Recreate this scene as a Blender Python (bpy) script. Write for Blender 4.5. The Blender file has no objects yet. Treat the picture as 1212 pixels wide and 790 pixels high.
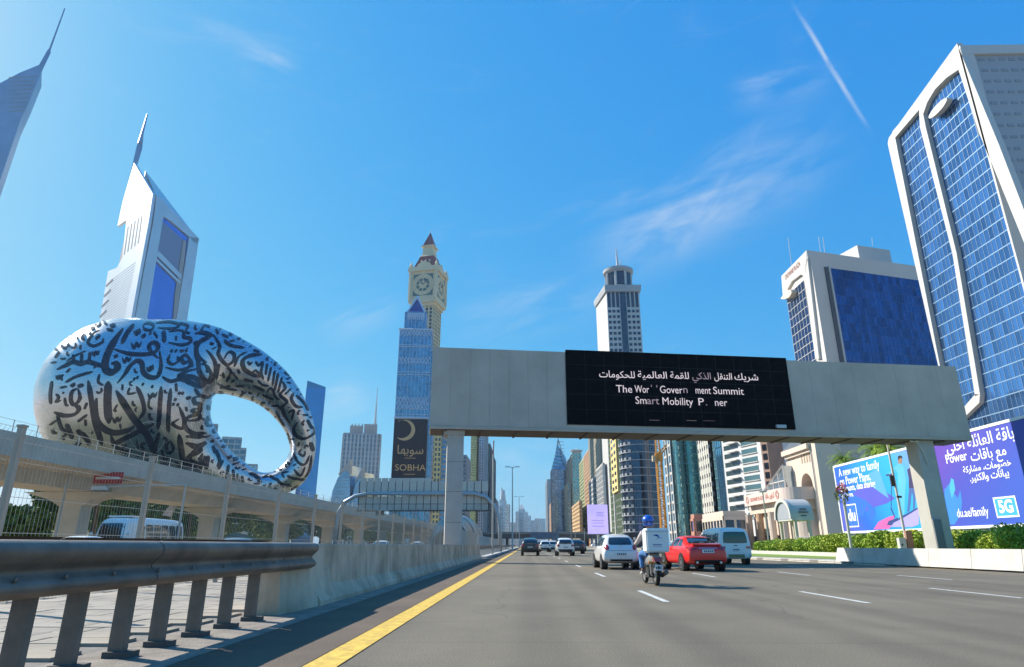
import bpy, bmesh, math, random
from mathutils import Vector, Matrix, noise
from mathutils.bvhtree import BVHTree
random.seed(7)
SC = bpy.context.scene
COL = SC.collection
rad = math.radians
# ------------------------------------------------------------------ camera
FPX, CXP, CYP = 757.0, 606.0, 395.0
CAMH, PITCH, YAW = 1.05, rad(18.3), 0.0214
cd = bpy.data.cameras.new('camera'); cam = bpy.data.objects.new('camera', cd); COL.objects.link(cam)
cd.sensor_width = 36.0; cd.lens = 36.0 * FPX / 1212.0
cd.clip_start = 0.05; cd.clip_end = 30000
cam.location = (0, 0, CAMH); cam.rotation_euler = (math.pi / 2 + PITCH, 0, YAW)
SC.camera = cam
# ------------------------------------------------------------------ sun, sky, exposure
SUN_EL = rad(35); SUN_H = Vector((-0.885, 0.465, 0)).normalized()
SUNV = Vector((SUN_H.x * math.cos(SUN_EL), SUN_H.y * math.cos(SUN_EL), math.sin(SUN_EL)))
sl = bpy.data.lights.new('sun', 'SUN'); sl.energy = 4.3; sl.angle = rad(0.53); sl.color = (1.0, 0.94, 0.84)
so = bpy.data.objects.new('sun', sl); COL.objects.link(so); so.location = SUNV * 100
so.rotation_euler = SUNV.to_track_quat('Z', 'Y').to_euler()
SC.view_settings.view_transform = 'Standard'; SC.view_settings.look = 'None'
SC.view_settings.exposure = 0.8; SC.view_settings.gamma = 1.0; SC.view_settings.use_curve_mapping = False
try:
    SC.cycles.max_bounces = 7; SC.cycles.diffuse_bounces = 3; SC.cycles.glossy_bounces = 3
    SC.cycles.transmission_bounces = 4; SC.cycles.volume_bounces = 0; SC.cycles.transparent_max_bounces = 8
    SC.cycles.caustics_reflective = False; SC.cycles.caustics_refractive = False
    SC.cycles.sample_clamp_indirect = 6
except Exception: pass

def ray(px, py):
    u = (px - CXP) / FPX; v = (CYP - py) / FPX
    x = u; y = math.cos(PITCH) - v * math.sin(PITCH); z = math.sin(PITCH) + v * math.cos(PITCH)
    c, s = math.cos(YAW), math.sin(YAW)
    return Vector((x * c - y * s, x * s + y * c, z))
CAMP = Vector((0, 0, CAMH))
def AZ(px, py, z=0): d = ray(px, py); return CAMP + d * ((z - CAMH) / d.z)
def AY(px, py, Y): d = ray(px, py); return CAMP + d * (Y / d.y)
def AX(px, py, X): d = ray(px, py); return CAMP + d * (X / d.x)
def AD(px, py, D): d = ray(px, py); return CAMP + d * (D / math.hypot(d.x, d.y))
def AP(px, py, P, n): d = ray(px, py); return CAMP + d * ((P - CAMP).dot(n) / d.dot(n))

W = bpy.data.worlds.new("World"); SC.world = W; W.use_nodes = True
SKY_CURVE = ((1.32, .42), (.54, .485), (.14, .55))
def build_world():
    nt = W.node_tree; N = nt.nodes; L = nt.links
    for n in list(N): N.remove(n)
    out = N.new('ShaderNodeOutputWorld'); bg = N.new('ShaderNodeBackground'); bg.inputs[1].default_value = 0.1
    sky = N.new('ShaderNodeTexSky'); sky.sky_type = 'NISHITA'; sky.sun_disc = False
    sky.sun_elevation = SUN_EL; sky.sun_rotation = math.atan2(SUN_H.x, SUN_H.y)
    sky.air_density = 1.0; sky.dust_density = 0.6; sky.ozone_density = 3.0; sky.altitude = 0
    # tone of the clear sky as the photograph shows it: red, green and blue follow the physical sky through gentle curves
    sepc = N.new('ShaderNodeSeparateColor'); cmb = N.new('ShaderNodeCombineColor'); L.new(sky.outputs[0], sepc.inputs[0])
    for ch, (g, k) in enumerate(SKY_CURVE):
        m1 = N.new('ShaderNodeMath'); m1.operation = 'MULTIPLY'; m1.inputs[1].default_value = .1; L.new(sepc.outputs[ch], m1.inputs[0])
        m2 = N.new('ShaderNodeMath'); m2.operation = 'POWER'; m2.inputs[1].default_value = g; L.new(m1.outputs[0], m2.inputs[0])
        m3 = N.new('ShaderNodeMath'); m3.operation = 'MULTIPLY'; m3.inputs[1].default_value = k * 10; L.new(m2.outputs[0], m3.inputs[0]); L.new(m3.outputs[0], cmb.inputs[ch])
    hs = cmb
    geo = N.new('ShaderNodeTexCoord')
    def math_(op, a, b=None, c=None, clamp=False):
        m = N.new('ShaderNodeMath'); m.operation = op; m.use_clamp = clamp
        for i, q in enumerate((a, b, c)):
            if q is None: continue
            if isinstance(q, (int, float)): m.inputs[i].default_value = q
            else: L.new(q, m.inputs[i])
        return m.outputs[0]
    def dot(v):
        m = N.new('ShaderNodeVectorMath'); m.operation = 'DOT_PRODUCT'; L.new(geo.outputs['Generated'], m.inputs[0])
        m.inputs[1].default_value = v; return m.outputs['Value']
    def smooth(x, a, b):
        m = N.new('ShaderNodeMapRange'); m.interpolation_type = 'SMOOTHSTEP'; L.new(x, m.inputs[0])
        m.inputs[1].default_value = a; m.inputs[2].default_value = b; return m.outputs[0]
    def wisp(scale, stretch, rot, lo, hi, dist=1.2):
        mp = N.new('ShaderNodeMapping'); mp.inputs['Rotation'].default_value = rot; mp.inputs['Scale'].default_value = stretch
        L.new(geo.outputs['Generated'], mp.inputs[0])
        nz = N.new('ShaderNodeTexNoise'); nz.inputs['Scale'].default_value = scale; nz.inputs['Detail'].default_value = 7
        nz.inputs['Roughness'].default_value = 0.62; nz.inputs['Distortion'].default_value = dist
        L.new(mp.outputs[0], nz.inputs['Vector']); return smooth(nz.outputs[0], lo, hi)
    total = None
    def streak(p, q, width, strength, seed, lo=.36, hi=.80, fine=1.0):
        nonlocal total
        a = ray(*p).normalized(); b = ray(*q).normalized(); n = a.cross(b).normalized(); t = n.cross((a + b).normalized()).normalized()
        half = abs((b - a).dot(t)) / 2
        vn = dot(n); vt = dot(t); cx = N.new('ShaderNodeCombineXYZ')
        L.new(math_('MULTIPLY', vt, 3.2 * fine), cx.inputs[0]); L.new(math_('MULTIPLY', vn, 11 * fine), cx.inputs[1]); cx.inputs[2].default_value = seed
        nz = N.new('ShaderNodeTexNoise'); nz.inputs['Scale'].default_value = 1.6; nz.inputs['Detail'].default_value = 9; nz.inputs['Roughness'].default_value = .6; nz.inputs['Distortion'].default_value = .5
        L.new(cx.outputs[0], nz.inputs['Vector'])
        wob = math_('MULTIPLY_ADD', nz.outputs[0], width * 1.2, -width * .6)
        dn = math_('ABSOLUTE', math_('ADD', vn, wob)); dt = math_('ABSOLUTE', vt)
        m1 = math_('POWER', smooth(dn, width, 0.0), 1.5); m2 = smooth(dt, half * 1.35, half * .25)
        fw = smooth(dot((a + b).normalized()), 0.0, 0.3)
        m = math_('MULTIPLY', math_('MULTIPLY', m1, m2), math_('MULTIPLY', fw, strength))
        m = math_('MULTIPLY', m, smooth(nz.outputs[0], lo, hi))
        total = m if total is None else math_('ADD', total, m)
    streak((946, 18), (1024, 146), 0.005, .55, 1.0, .2, .6, 3.0)
    streak((725, 315), (985, 165), 0.10, 0.45, 2.0)
    streak((800, 300), (900, 205), 0.05, 0.35, 3.0)
    streak((690, 290), (960, 215), 0.10, 0.3, 4.5)
    streak((870, 115), (985, 88), 0.05, 0.4, 5.0)
    streak((195, 24), (285, 42), 0.03, 0.35, 6.0)
    streak((380, 395), (470, 355), 0.06, 0.4, 7.0)
    streak((340, 485), (450, 468), 0.06, 0.5, 8.0)
    streak((540, 565), (670, 540), 0.06, 0.45, 9.0)
    streak((270, 65), (350, 95), 0.05, 0.35, 10.0)
    streak((540, 390), (720, 345), 0.08, 0.3, 11.0)
    gen = wisp(5, (1.0, 1.0, 3.5), (0.1, 0.3, 0.9), 0.55, 0.85)
    total = math_('ADD', total, math_('MULTIPLY', gen, 0.10), clamp=True)
    mx = N.new('ShaderNodeMix'); mx.data_type = 'RGBA'; L.new(total, mx.inputs[0]); L.new(hs.outputs[0], mx.inputs[6])
    mx.inputs[7].default_value = (4.6, 4.9, 5.2, 1)
    L.new(mx.outputs[2], bg.inputs[0]); L.new(bg.outputs[0], out.inputs[0])
build_world()

# ------------------------------------------------------------------ materials
MATS = {}
def mat(name, col, rough=0.7, metal=0.0, var=0.1, scale=2.0, bump=0.0, bscale=20.0, island=0.0, spec=0.5, emit=0.0, col2=None, coat=0.0, streaks=0.0, detail=4):
    if name in MATS: return MATS[name]
    m = bpy.data.materials.new(name); m.use_nodes = True; MATS[name] = m
    nt = m.node_tree; N = nt.nodes; L = nt.links; b = N['Principled BSDF']
    b.inputs['Roughness'].default_value = rough; b.inputs['Metallic'].default_value = metal
    b.inputs['Specular IOR Level'].default_value = spec; b.inputs['Coat Weight'].default_value = coat
    tc = N.new('ShaderNodeTexCoord'); geo = N.new('ShaderNodeNewGeometry')
    c1 = tuple(max(0, c * (1 - var)) for c in col) + (1,); c2 = tuple(min(1, c * (1 + var)) for c in (col2 or col)) + (1,)
    nz = N.new('ShaderNodeTexNoise'); nz.inputs['Scale'].default_value = scale; nz.inputs['Detail'].default_value = detail; nz.inputs['Roughness'].default_value = .6
    L.new(geo.outputs['Position'] if scale < 0 else tc.outputs['Object'], nz.inputs['Vector'])
    rm = N.new('ShaderNodeMapRange'); rm.inputs[1].default_value = .32; rm.inputs[2].default_value = .68; L.new(nz.outputs[0], rm.inputs[0])
    fac = rm.outputs[0]
    if island > 0:
        a = N.new('ShaderNodeMath'); a.operation = 'MULTIPLY'; L.new(geo.outputs['Random Per Island'], a.inputs[0]); a.inputs[1].default_value = island
        b2 = N.new('ShaderNodeMath'); b2.operation = 'MULTIPLY_ADD'; b2.inputs[1].default_value = 1 - island; b2.use_clamp = True
        L.new(fac, b2.inputs[0]); L.new(a.outputs[0], b2.inputs[2]); fac = b2.outputs[0]
    if streaks > 0:
        mp = N.new('ShaderNodeMapping'); mp.inputs['Scale'].default_value = (3, 3, .12); L.new(tc.outputs['Object'], mp.inputs[0])
        ns = N.new('ShaderNodeTexNoise'); ns.inputs['Scale'].default_value = 1.5; ns.inputs['Detail'].default_value = 5; L.new(mp.outputs[0], ns.inputs['Vector'])
        mm = N.new('ShaderNodeMath'); mm.operation = 'MULTIPLY_ADD'; mm.inputs[1].default_value = -streaks * 2; L.new(ns.outputs[0], mm.inputs[0])
        ad = N.new('ShaderNodeMath'); ad.operation = 'ADD'; ad.inputs[1].default_value = streaks; L.new(fac, ad.inputs[0]); ad2 = ad
        L.new(ad.outputs[0], mm.inputs[2]); mm.use_clamp = True; fac = mm.outputs[0]
    mx = N.new('ShaderNodeMix'); mx.data_type = 'RGBA'; L.new(fac, mx.inputs[0]); mx.inputs[6].default_value = c1; mx.inputs[7].default_value = c2
    L.new(mx.outputs[2], b.inputs['Base Color'])
    if emit > 0:
        L.new(mx.outputs[2], b.inputs['Emission Color']); b.inputs['Emission Strength'].default_value = emit
    if bump > 0:
        n2 = N.new('ShaderNodeTexNoise'); n2.inputs['Scale'].default_value = bscale; n2.inputs['Detail'].default_value = 5
        L.new(tc.outputs['Object'], n2.inputs['Vector'])
        bp = N.new('ShaderNodeBump'); bp.inputs['Strength'].default_value = bump; bp.inputs['Distance'].default_value = .05
        L.new(n2.outputs[0], bp.inputs['Height']); L.new(bp.outputs[0], b.inputs['Normal'])
    return m
def glass(name, col, rough=.08, metal=.75, island=.7, var=.25): return mat(name, col, rough=rough, metal=metal, var=var, island=island, scale=.05, bump=.02, bscale=.15)

# ------------------------------------------------------------------ mesh helpers
class MB:
    def __init__(s): s.v = []; s.f = []; s.m = []
    def add(s, vs, fs, m=0):
        k = len(s.v); s.v += [tuple(v) for v in vs]; s.f += [tuple(i + k for i in f) for f in fs]; s.m += [m] * len(fs)
    def poly(s, *p, m=0): s.add(p, [tuple(range(len(p)))], m)
    def hexa(s, b, t, m=0):
        n = len(b); s.add(list(b) + list(t), [tuple(range(n))[::-1], tuple(range(n, 2 * n))] + [(i, (i + 1) % n, n + (i + 1) % n, n + i) for i in range(n)], m)
    def bx(s, x0, x1, y0, y1, z0, z1, m=0):
        s.hexa([(x0, y0, z0), (x1, y0, z0), (x1, y1, z0), (x0, y1, z0)], [(x0, y0, z1), (x1, y0, z1), (x1, y1, z1), (x0, y1, z1)], m)
    def ob(s, P, t, n, l0, l1, d0, d1, z0, z1, m=0):
        q = lambda l, d, z: (P[0] + t[0] * l + n[0] * d, P[1] + t[1] * l + n[1] * d, z)
        s.hexa([q(l0, d0, z0), q(l1, d0, z0), q(l1, d1, z0), q(l0, d1, z0)], [q(l0, d0, z1), q(l1, d0, z1), q(l1, d1, z1), q(l0, d1, z1)], m)
    def prism(s, P, z0, z1, m=0): s.hexa([(p[0], p[1], z0) for p in P], [(p[0], p[1], z1) for p in P], m)
    def slab(s, P, n, th, m=0):
        n = Vector(n); s.hexa([Vector(p) for p in P], [Vector(p) + n * th for p in P], m)
    def tube(s, pts, r, n=8, m=0, cap=True):
        pts = [Vector(p) for p in pts]; R = r if isinstance(r, (list, tuple)) else [r] * len(pts); k = len(s.v); up = None
        for i, p in enumerate(pts):
            d = (pts[min(i + 1, len(pts) - 1)] - pts[max(i - 1, 0)]).normalized()
            if up is None: up = Vector((0, 0, 1)) if abs(d.z) < .9 else Vector((1, 0, 0))
            a = d.cross(up).normalized(); b = a.cross(d).normalized(); up = b
            for j in range(n):
                w = 2 * math.pi * j / n; s.v.append(tuple(p + (a * math.cos(w) + b * math.sin(w)) * R[i]))
        for i in range(len(pts) - 1):
            for j in range(n):
                s.f.append((k + i * n + j, k + i * n + (j + 1) % n, k + (i + 1) * n + (j + 1) % n, k + (i + 1) * n + j)); s.m.append(m)
        if cap:
            s.f.append(tuple(k + j for j in range(n))[::-1]); s.m.append(m)
            s.f.append(tuple(k + (len(pts) - 1) * n + j for j in range(n))); s.m.append(m)
    def bar(s, a, b, w, m=0): s.tube([a, b], w * .7071, 4, m)
    def lathe(s, c, prof, n=24, axis='z', m=0):
        k = len(s.v)
        for r, h in prof:
            for j in range(n):
                w = 2 * math.pi * j / n; a, b = r * math.cos(w), r * math.sin(w)
                s.v.append((c[0] + a, c[1] + b, c[2] + h) if axis == 'z' else (c[0] + h, c[1] + a, c[2] + b) if axis == 'x' else (c[0] + a, c[1] + h, c[2] + b))
        for i in range(len(prof) - 1):
            for j in range(n):
                s.f.append((k + i * n + j, k + i * n + (j + 1) % n, k + (i + 1) * n + (j + 1) % n, k + (i + 1) * n + j)); s.m.append(m)
        s.f.append(tuple(k + j for j in range(n))[::-1]); s.m.append(m)
        s.f.append(tuple(k + (len(prof) - 1) * n + j for j in range(n))); s.m.append(m)
    def mesh(s, name, mats, org=(0, 0, 0), smooth=False):
        me = bpy.data.meshes.new(name); o = Vector(org)
        me.from_pydata([tuple(Vector(v) - o) for v in s.v], [], s.f)
        for mm in (mats if isinstance(mats, (list, tuple)) else [mats]): me.materials.append(mm)
        if any(s.m): me.polygons.foreach_set('material_index', s.m)
        if smooth: me.polygons.foreach_set('use_smooth', [True] * len(me.polygons))
        me.validate(); me.update(); return me
    def build(s, name, mats, parent=None, smooth=False, org=None, **tags):
        o = bpy.data.objects.new(name, s.mesh(name, mats, (org if org is not None else (top(parent).location if parent else (0, 0, 0))), smooth))
        COL.objects.link(o)
        if parent: o.parent = parent
        elif org is not None: o.location = org
        for k, v in tags.items(): o[k] = v
        return o
def top(o):
    while o.parent: o = o.parent
    return o
def thing(name, label, cat, loc=(0, 0, 0), group=None, rz=0):
    o = bpy.data.objects.new(name, None); COL.objects.link(o); o.location = loc; o.rotation_euler = (0, 0, rz); o.empty_display_size = .3
    o['label'] = label; o['category'] = cat
    if group: o['group'] = group
    return o
def piece(name, me, parent, loc, rz=0):
    o = bpy.data.objects.new(name, me); COL.objects.link(o); o.parent = parent
    o.location = Vector(loc) - (top(parent).location if top(parent).type == 'EMPTY' or True else Vector()); o.rotation_euler = (0, 0, rz); return o
def children(o): return [c for c in bpy.data.objects if c.parent == o]
KIDS = {}
def copy_tree(o, parent=None):
    c = o.copy(); COL.objects.link(c); c.parent = parent
    if o.name not in KIDS: KIDS[o.name] = children(o)
    for ch in KIDS[o.name]: copy_tree(ch, c)
    return c
def place(proto, used, loc, rz, label, group=None, scale=None):
    o = proto if not used.get(proto.name) else copy_tree(proto)
    used[proto.name] = True
    o.location = loc; o.rotation_euler = (0, 0, rz); o['label'] = label
    if group: o['group'] = group
    return o
USED = {}
def eval_mesh(obj, name):
    bpy.context.view_layer.update()
    dg = bpy.context.evaluated_depsgraph_get()
    me = bpy.data.meshes.new_from_object(obj.evaluated_get(dg)); me.name = name
    old = obj.data; bpy.data.objects.remove(obj)
    try: bpy.data.meshes.remove(old)
    except Exception: pass
    return me
# --- text with Arabic joining
AR = {'ا': 0xFE8D, 'أ': 0xFE83, 'إ': 0xFE87, 'ب': 0xFE8F, 'ة': 0xFE93, 'ت': 0xFE95, 'ث': 0xFE99, 'ج': 0xFE9D, 'ح': 0xFEA1, 'خ': 0xFEA5, 'د': 0xFEA9, 'ذ': 0xFEAB, 'ر': 0xFEAD, 'ز': 0xFEAF,
      'س': 0xFEB1, 'ش': 0xFEB5, 'ص': 0xFEB9, 'ض': 0xFEBD, 'ط': 0xFEC1, 'ظ': 0xFEC5, 'ع': 0xFEC9, 'غ': 0xFECD, 'ف': 0xFED1, 'ق': 0xFED5, 'ك': 0xFED9, 'ل': 0xFEDD, 'م': 0xFEE1, 'ن': 0xFEE5,
      'ه': 0xFEE9, 'و': 0xFEED, 'ى': 0xFEEF, 'ي': 0xFEF1, 'ئ': 0xFE89}
RONLY = set('اأإةدذرزوى')
def shape(t):
    out = []
    for i, c in enumerate(t):
        if c not in AR: out.append(c); continue
        p = t[i - 1] if i else ' '; n = t[i + 1] if i + 1 < len(t) else ' '
        jp = p in AR and p not in RONLY; jn = n in AR and c not in RONLY
        k = AR[c]
        out.append(chr(k + (3 if jp and jn else 2 if jn else 1 if jp else 0)))
    return ''.join(out)[::-1]
def text_geo(s, size=1.0, align='CENTER', bold=0.0, extr=0.0):
    s = ' '.join(shape(w) if any(c in AR for c in w) else w for w in (s.split(' ')[::-1] if any(c in AR for c in s) else s.split(' ')))
    c = bpy.data.curves.new('t', 'FONT'); c.body = s; c.size = size; c.align_x = align; c.resolution_u = 3; c.offset = bold; c.extrude = extr
    o = bpy.data.objects.new('t', c); COL.objects.link(o); bpy.context.view_layer.update()
    me = bpy.data.meshes.new_from_object(o.evaluated_get(bpy.context.evaluated_depsgraph_get()))
    r = ([tuple(v.co) for v in me.vertices], [tuple(p.vertices) for p in me.polygons])
    bpy.data.objects.remove(o); bpy.data.meshes.remove(me); return r
def lettering(mb, s, P, t, up, size, align='LEFT', off=None, bold=0.0, wx=1.0):
    """lay a line of text on a plane at P with baseline direction t and up vector"""
    vs, fs = text_geo(s, size, align, bold); P = Vector(P) + (Vector(off) if off else Vector()); t = Vector(t); up = Vector(up)
    mb.add([P + t * (x * wx) + up * y for x, y, _ in vs], fs)
def catmull(P, n=6, closed=False):
    P = [tuple(p) for p in P]; K = len(P); out = []
    rng = range(K) if closed else range(K - 1)
    for i in rng:
        g = (lambda j: P[j % K]) if closed else (lambda j: P[max(0, min(K - 1, j))])
        a, b, c, d = g(i - 1), g(i), g(i + 1), g(i + 2)
        for k in range(n):
            t = k / n
            out.append(tuple(.5 * (2 * b[q] + (c[q] - a[q]) * t + (2 * a[q] - 5 * b[q] + 4 * c[q] - d[q]) * t * t + (3 * b[q] - a[q] - 3 * c[q] + d[q]) * t ** 3) for q in range(len(b))))
    if not closed: out.append(P[-1])
    return out
# ------------------------------------------------------------------ shared materials
M_asph = mat('asphalt', (.186, .154, .106), .85, var=.14, scale=.35, bump=.35, bscale=60, detail=8)
M_asph2 = mat('asphalt_shoulder', (.13, .092, .062), .88, var=.2, scale=.6, bump=.35, bscale=60, detail=8)
M_yel = mat('yellow_paint', (.58, .36, .06), .7, var=.1, scale=7, bump=.2, col2=(.80, .52, .07), detail=10)
M_wht = mat('road_white', (.46, .44, .38), .7, var=.1, scale=9, col2=(.74, .73, .68), detail=10)
M_conc = mat('concrete', (.42, .30, .20), .85, var=.12, scale=.9, bump=.25, bscale=25, streaks=.45, col2=(.68, .51, .365), detail=8)
M_conc_l = mat('concrete_light', (.56, .53, .48), .8, var=.1, scale=1.5, bump=.08, bscale=25, streaks=.15)
M_viad = mat('viaduct_concrete', (.52, .46, .38), .85, var=.12, scale=.5, bump=.08, bscale=12, streaks=.2)
M_steel = mat('galvanised_steel', (.20, .165, .135), .55, metal=.25, var=.3, scale=2.2, streaks=.3, bump=.1, bscale=30)
M_wire = mat('fence_wire', (.50, .46, .39), .55, metal=.2, var=.08)
M_pipe = mat('gantry_pipe', (.42, .44, .45), .4, metal=.4, var=.08)
M_white = mat('white_paint', (.62, .61, .59), .6, var=.05, scale=.3)
M_sand = mat('sand', (.42, .35, .25), .95, var=.18, scale=.05, bump=.2, bscale=3, detail=8)
M_grass = mat('lawn', (.17, .27, .035), .95, var=.25, scale=.7, bump=.6, bscale=30, col2=(.22, .31, .05), detail=8)
M_pave = mat('paver_concrete', (.34, .29, .23), .9, var=.12, scale=.8, bump=.1, bscale=30)
M_joint = mat('paver_joint', (.2, .18, .16), .95, var=.2, scale=5)
M_black = mat('black_plastic', (.02, .02, .022), .5, var=.2)
M_rub = mat('tyre_rubber', (.018, .018, .018), .85, var=.2, scale=8)
M_carglass = mat('car_glass', (.02, .028, .03), .05, metal=.0, var=.2, spec=.9, coat=.6)
def leafmat(name, c1, c2):
    m = mat(name, c1, .75, var=.3, island=.8, scale=1.5, col2=c2); return m
M_leaf = leafmat('leaf_dark', (.07, .12, .022), (.14, .21, .04))
M_leaf2 = leafmat('leaf_bright', (.22, .33, .025), (.32, .43, .04))
M_leaf3 = leafmat('leaf_yellow_green', (.29, .37, .03), (.38, .45, .05))
M_bark = mat('bark', (.14, .1, .07), .95, var=.3, scale=4, bump=.5, bscale=20)
def road_mat():
    m = M_asph; nt = m.node_tree; N = nt.nodes; L = nt.links; b = N['Principled BSDF']; mx = b.inputs['Base Color'].links[0].from_node
    tc = N.new('ShaderNodeTexCoord'); mp = N.new('ShaderNodeMapping'); mp.inputs['Scale'].default_value = (1.1, .02, 1); L.new(tc.outputs['Object'], mp.inputs[0])
    nz = N.new('ShaderNodeTexNoise'); nz.inputs['Scale'].default_value = 1.0; nz.inputs['Detail'].default_value = 3; L.new(mp.outputs[0], nz.inputs['Vector'])
    n3 = N.new('ShaderNodeTexNoise'); n3.inputs['Scale'].default_value = 45; n3.inputs['Detail'].default_value = 2; L.new(tc.outputs['Object'], n3.inputs['Vector'])
    r = N.new('ShaderNodeMapRange'); r.inputs[1].default_value = .3; r.inputs[2].default_value = .7; r.inputs[3].default_value = .93; r.inputs[4].default_value = 1.05; L.new(nz.outputs[0], r.inputs[0])
    r3 = N.new('ShaderNodeMapRange'); r3.inputs[1].default_value = .25; r3.inputs[2].default_value = .75; r3.inputs[3].default_value = .75; r3.inputs[4].default_value = 1.25; L.new(n3.outputs[0], r3.inputs[0])
    mu = N.new('ShaderNodeMath'); mu.operation = 'MULTIPLY'; L.new(r.outputs[0], mu.inputs[0]); L.new(r3.outputs[0], mu.inputs[1])
    # wheel tracks polished and darkened along every lane, long sealed joints, oil drips down the lane centres
    sx = N.new('ShaderNodeSeparateXYZ'); L.new(tc.outputs['Object'], sx.inputs[0])
    def mm(op, a, b=None, clamp=False):
        q = N.new('ShaderNodeMath'); q.operation = op; q.use_clamp = clamp
        for i, z in enumerate((a, b)):
            if z is None: continue
            if isinstance(z, (int, float)): q.inputs[i].default_value = z
            else: L.new(z, q.inputs[i])
        return q.outputs[0]
    def sm(x, a, b, lo, hi):
        q = N.new('ShaderNodeMapRange'); q.interpolation_type = 'SMOOTHSTEP'; L.new(x, q.inputs[0]); q.inputs[1].default_value = a; q.inputs[2].default_value = b; q.inputs[3].default_value = lo; q.inputs[4].default_value = hi; return q.outputs[0]
    lane = mm('PINGPONG', mm('ADD', sx.outputs[0], -4.61 + 37.5), 1.885)
    track = sm(mm('ABSOLUTE', mm('ADD', lane, -.86)), .10, .50, .84, 1.0); drip = sm(lane, .02, .30, .90, 1.0)
    n4 = N.new('ShaderNodeTexNoise'); n4.inputs['Scale'].default_value = .22; n4.inputs['Detail'].default_value = 6; L.new(tc.outputs['Object'], n4.inputs['Vector']); blot = sm(n4.outputs[0], .38, .66, .94, 1.03)
    seam = sm(mm('ABSOLUTE', mm('ADD', mm('PINGPONG', mm('ADD', sx.outputs[1], 3.0), 23.0), -11.0)), .01, .04, .84, 1.0)
    vo = N.new('ShaderNodeTexVoronoi'); vo.feature = 'DISTANCE_TO_EDGE'; vo.inputs['Scale'].default_value = .16
    wv = N.new('ShaderNodeVectorMath'); wv.operation = 'ADD'; nv = N.new('ShaderNodeTexNoise'); nv.inputs['Scale'].default_value = .8; L.new(tc.outputs['Object'], nv.inputs['Vector']); L.new(tc.outputs['Object'], wv.inputs[0]); L.new(nv.outputs['Color'], wv.inputs[1]); L.new(wv.outputs[0], vo.inputs['Vector'])
    crack = sm(vo.outputs['Distance'], .001, .006, .80, 1.0)
    tot = mm('MULTIPLY', mm('MULTIPLY', track, drip), mm('MULTIPLY', mm('MULTIPLY', blot, seam), crack)); mu2 = N.new('ShaderNodeMath'); mu2.operation = 'MULTIPLY'; L.new(mu.outputs[0], mu2.inputs[0]); L.new(tot, mu2.inputs[1]); mu = mu2
    vm = N.new('ShaderNodeVectorMath'); vm.operation = 'SCALE'; L.new(mx.outputs[2], vm.inputs[0]); L.new(mu.outputs[0], vm.inputs['Scale']); L.new(vm.outputs[0], b.inputs['Base Color'])
road_mat()
# ------------------------------------------------------------------ ground, roads
def sheet(name, pts, z, m, **k):
    mb = MB(); mb.poly(*[(x, y, z) for x, y in pts]); return mb.build(name, m, kind='structure', **k)
sheet('ground', [(-9000, -300), (9000, -300), (9000, 16000), (-9000, 16000)], -0.06, M_sand)
KERB = [(23.0, -8), (22.2, 8), (20.1, 29), (17.6, 52), (17.2, 75), (17.0, 110), (17.0, 2500)]
road = sheet('road', [(-3.3, -30), (24, -30)] + KERB + [(-3.3, 2500)], 0.0, M_asph)
sheet('opposite_road', [(-29.5, -30), (-9.6, -30), (-9.6, 2500), (-29.5, 2500)], 0.0, M_asph)
mb = MB(); mb.poly((-4.45, -30, .004), (-3.28, -30, .004), (-3.28, 58, .004), (-4.45, 58, .004)); mb.build('gutter_strip', mat('gutter_concrete', (.27, .23, .19), .95, var=.3, scale=3, bump=.4, bscale=40, detail=8), kind='structure')
mb = MB(); mb.poly((-3.26, -30, .004), (-2.05, -30, .004), (-2.05, 600, .004), (-3.26, 600, .004)); mb.build('road_shoulder', M_asph2, kind='structure')
lm = MB(); lm.poly((-2.03, -5, .008), (-1.72, -5, .008), (-1.72, 1500, .008), (-2.03, 1500, .008)); lm.build('road_edge_line', M_yel, kind='structure')
lm = MB()
kk = KERB[:-1] + [(17.0, 1500)]
for (x0, y0), (x1, y1) in zip(kk[:-1], kk[1:]): lm.poly((x0 - .62, y0, .004), (x0 - .47, y0, .004), (x1 - .47, y1, .004), (x1 - .62, y1, .004))
lm.build('road_edge_line', mat('worn_yellow', (.5, .38, .16), .7, var=.2, scale=2), kind='structure')
me = MB(); me.poly((-.065, -1.6, 0), (.065, -1.6, 0), (.065, 1.6, 0), (-.065, 1.6, 0)); dm = me.mesh('lane_dash', M_wht)
for X, off, last in ((2.72, 15.1, 360), (6.5, 14.9, 330), (10.3, 16.2, 260), (13.5, 23.6, 260)):
    y = off - 10.4 * 2
    while y < last:
        d = piece('lane_dash', dm, road, (X, y, .004)); y += 10.4
lm = MB()
for X in (-16, -22.5):
    y = -8
    while y < 500: lm.poly((X - .07, y, .004), (X + .07, y, .004), (X + .07, y + 3, .004), (X - .07, y + 3, .004)); y += 10.4
for X in (-10.6, -28.8): lm.poly((X - .08, -20, .004), (X + .08, -20, .004), (X + .08, 900, .004), (X - .08, 900, .004))
lm.build('lane_marking', M_wht, road, kind='stuff')
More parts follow.
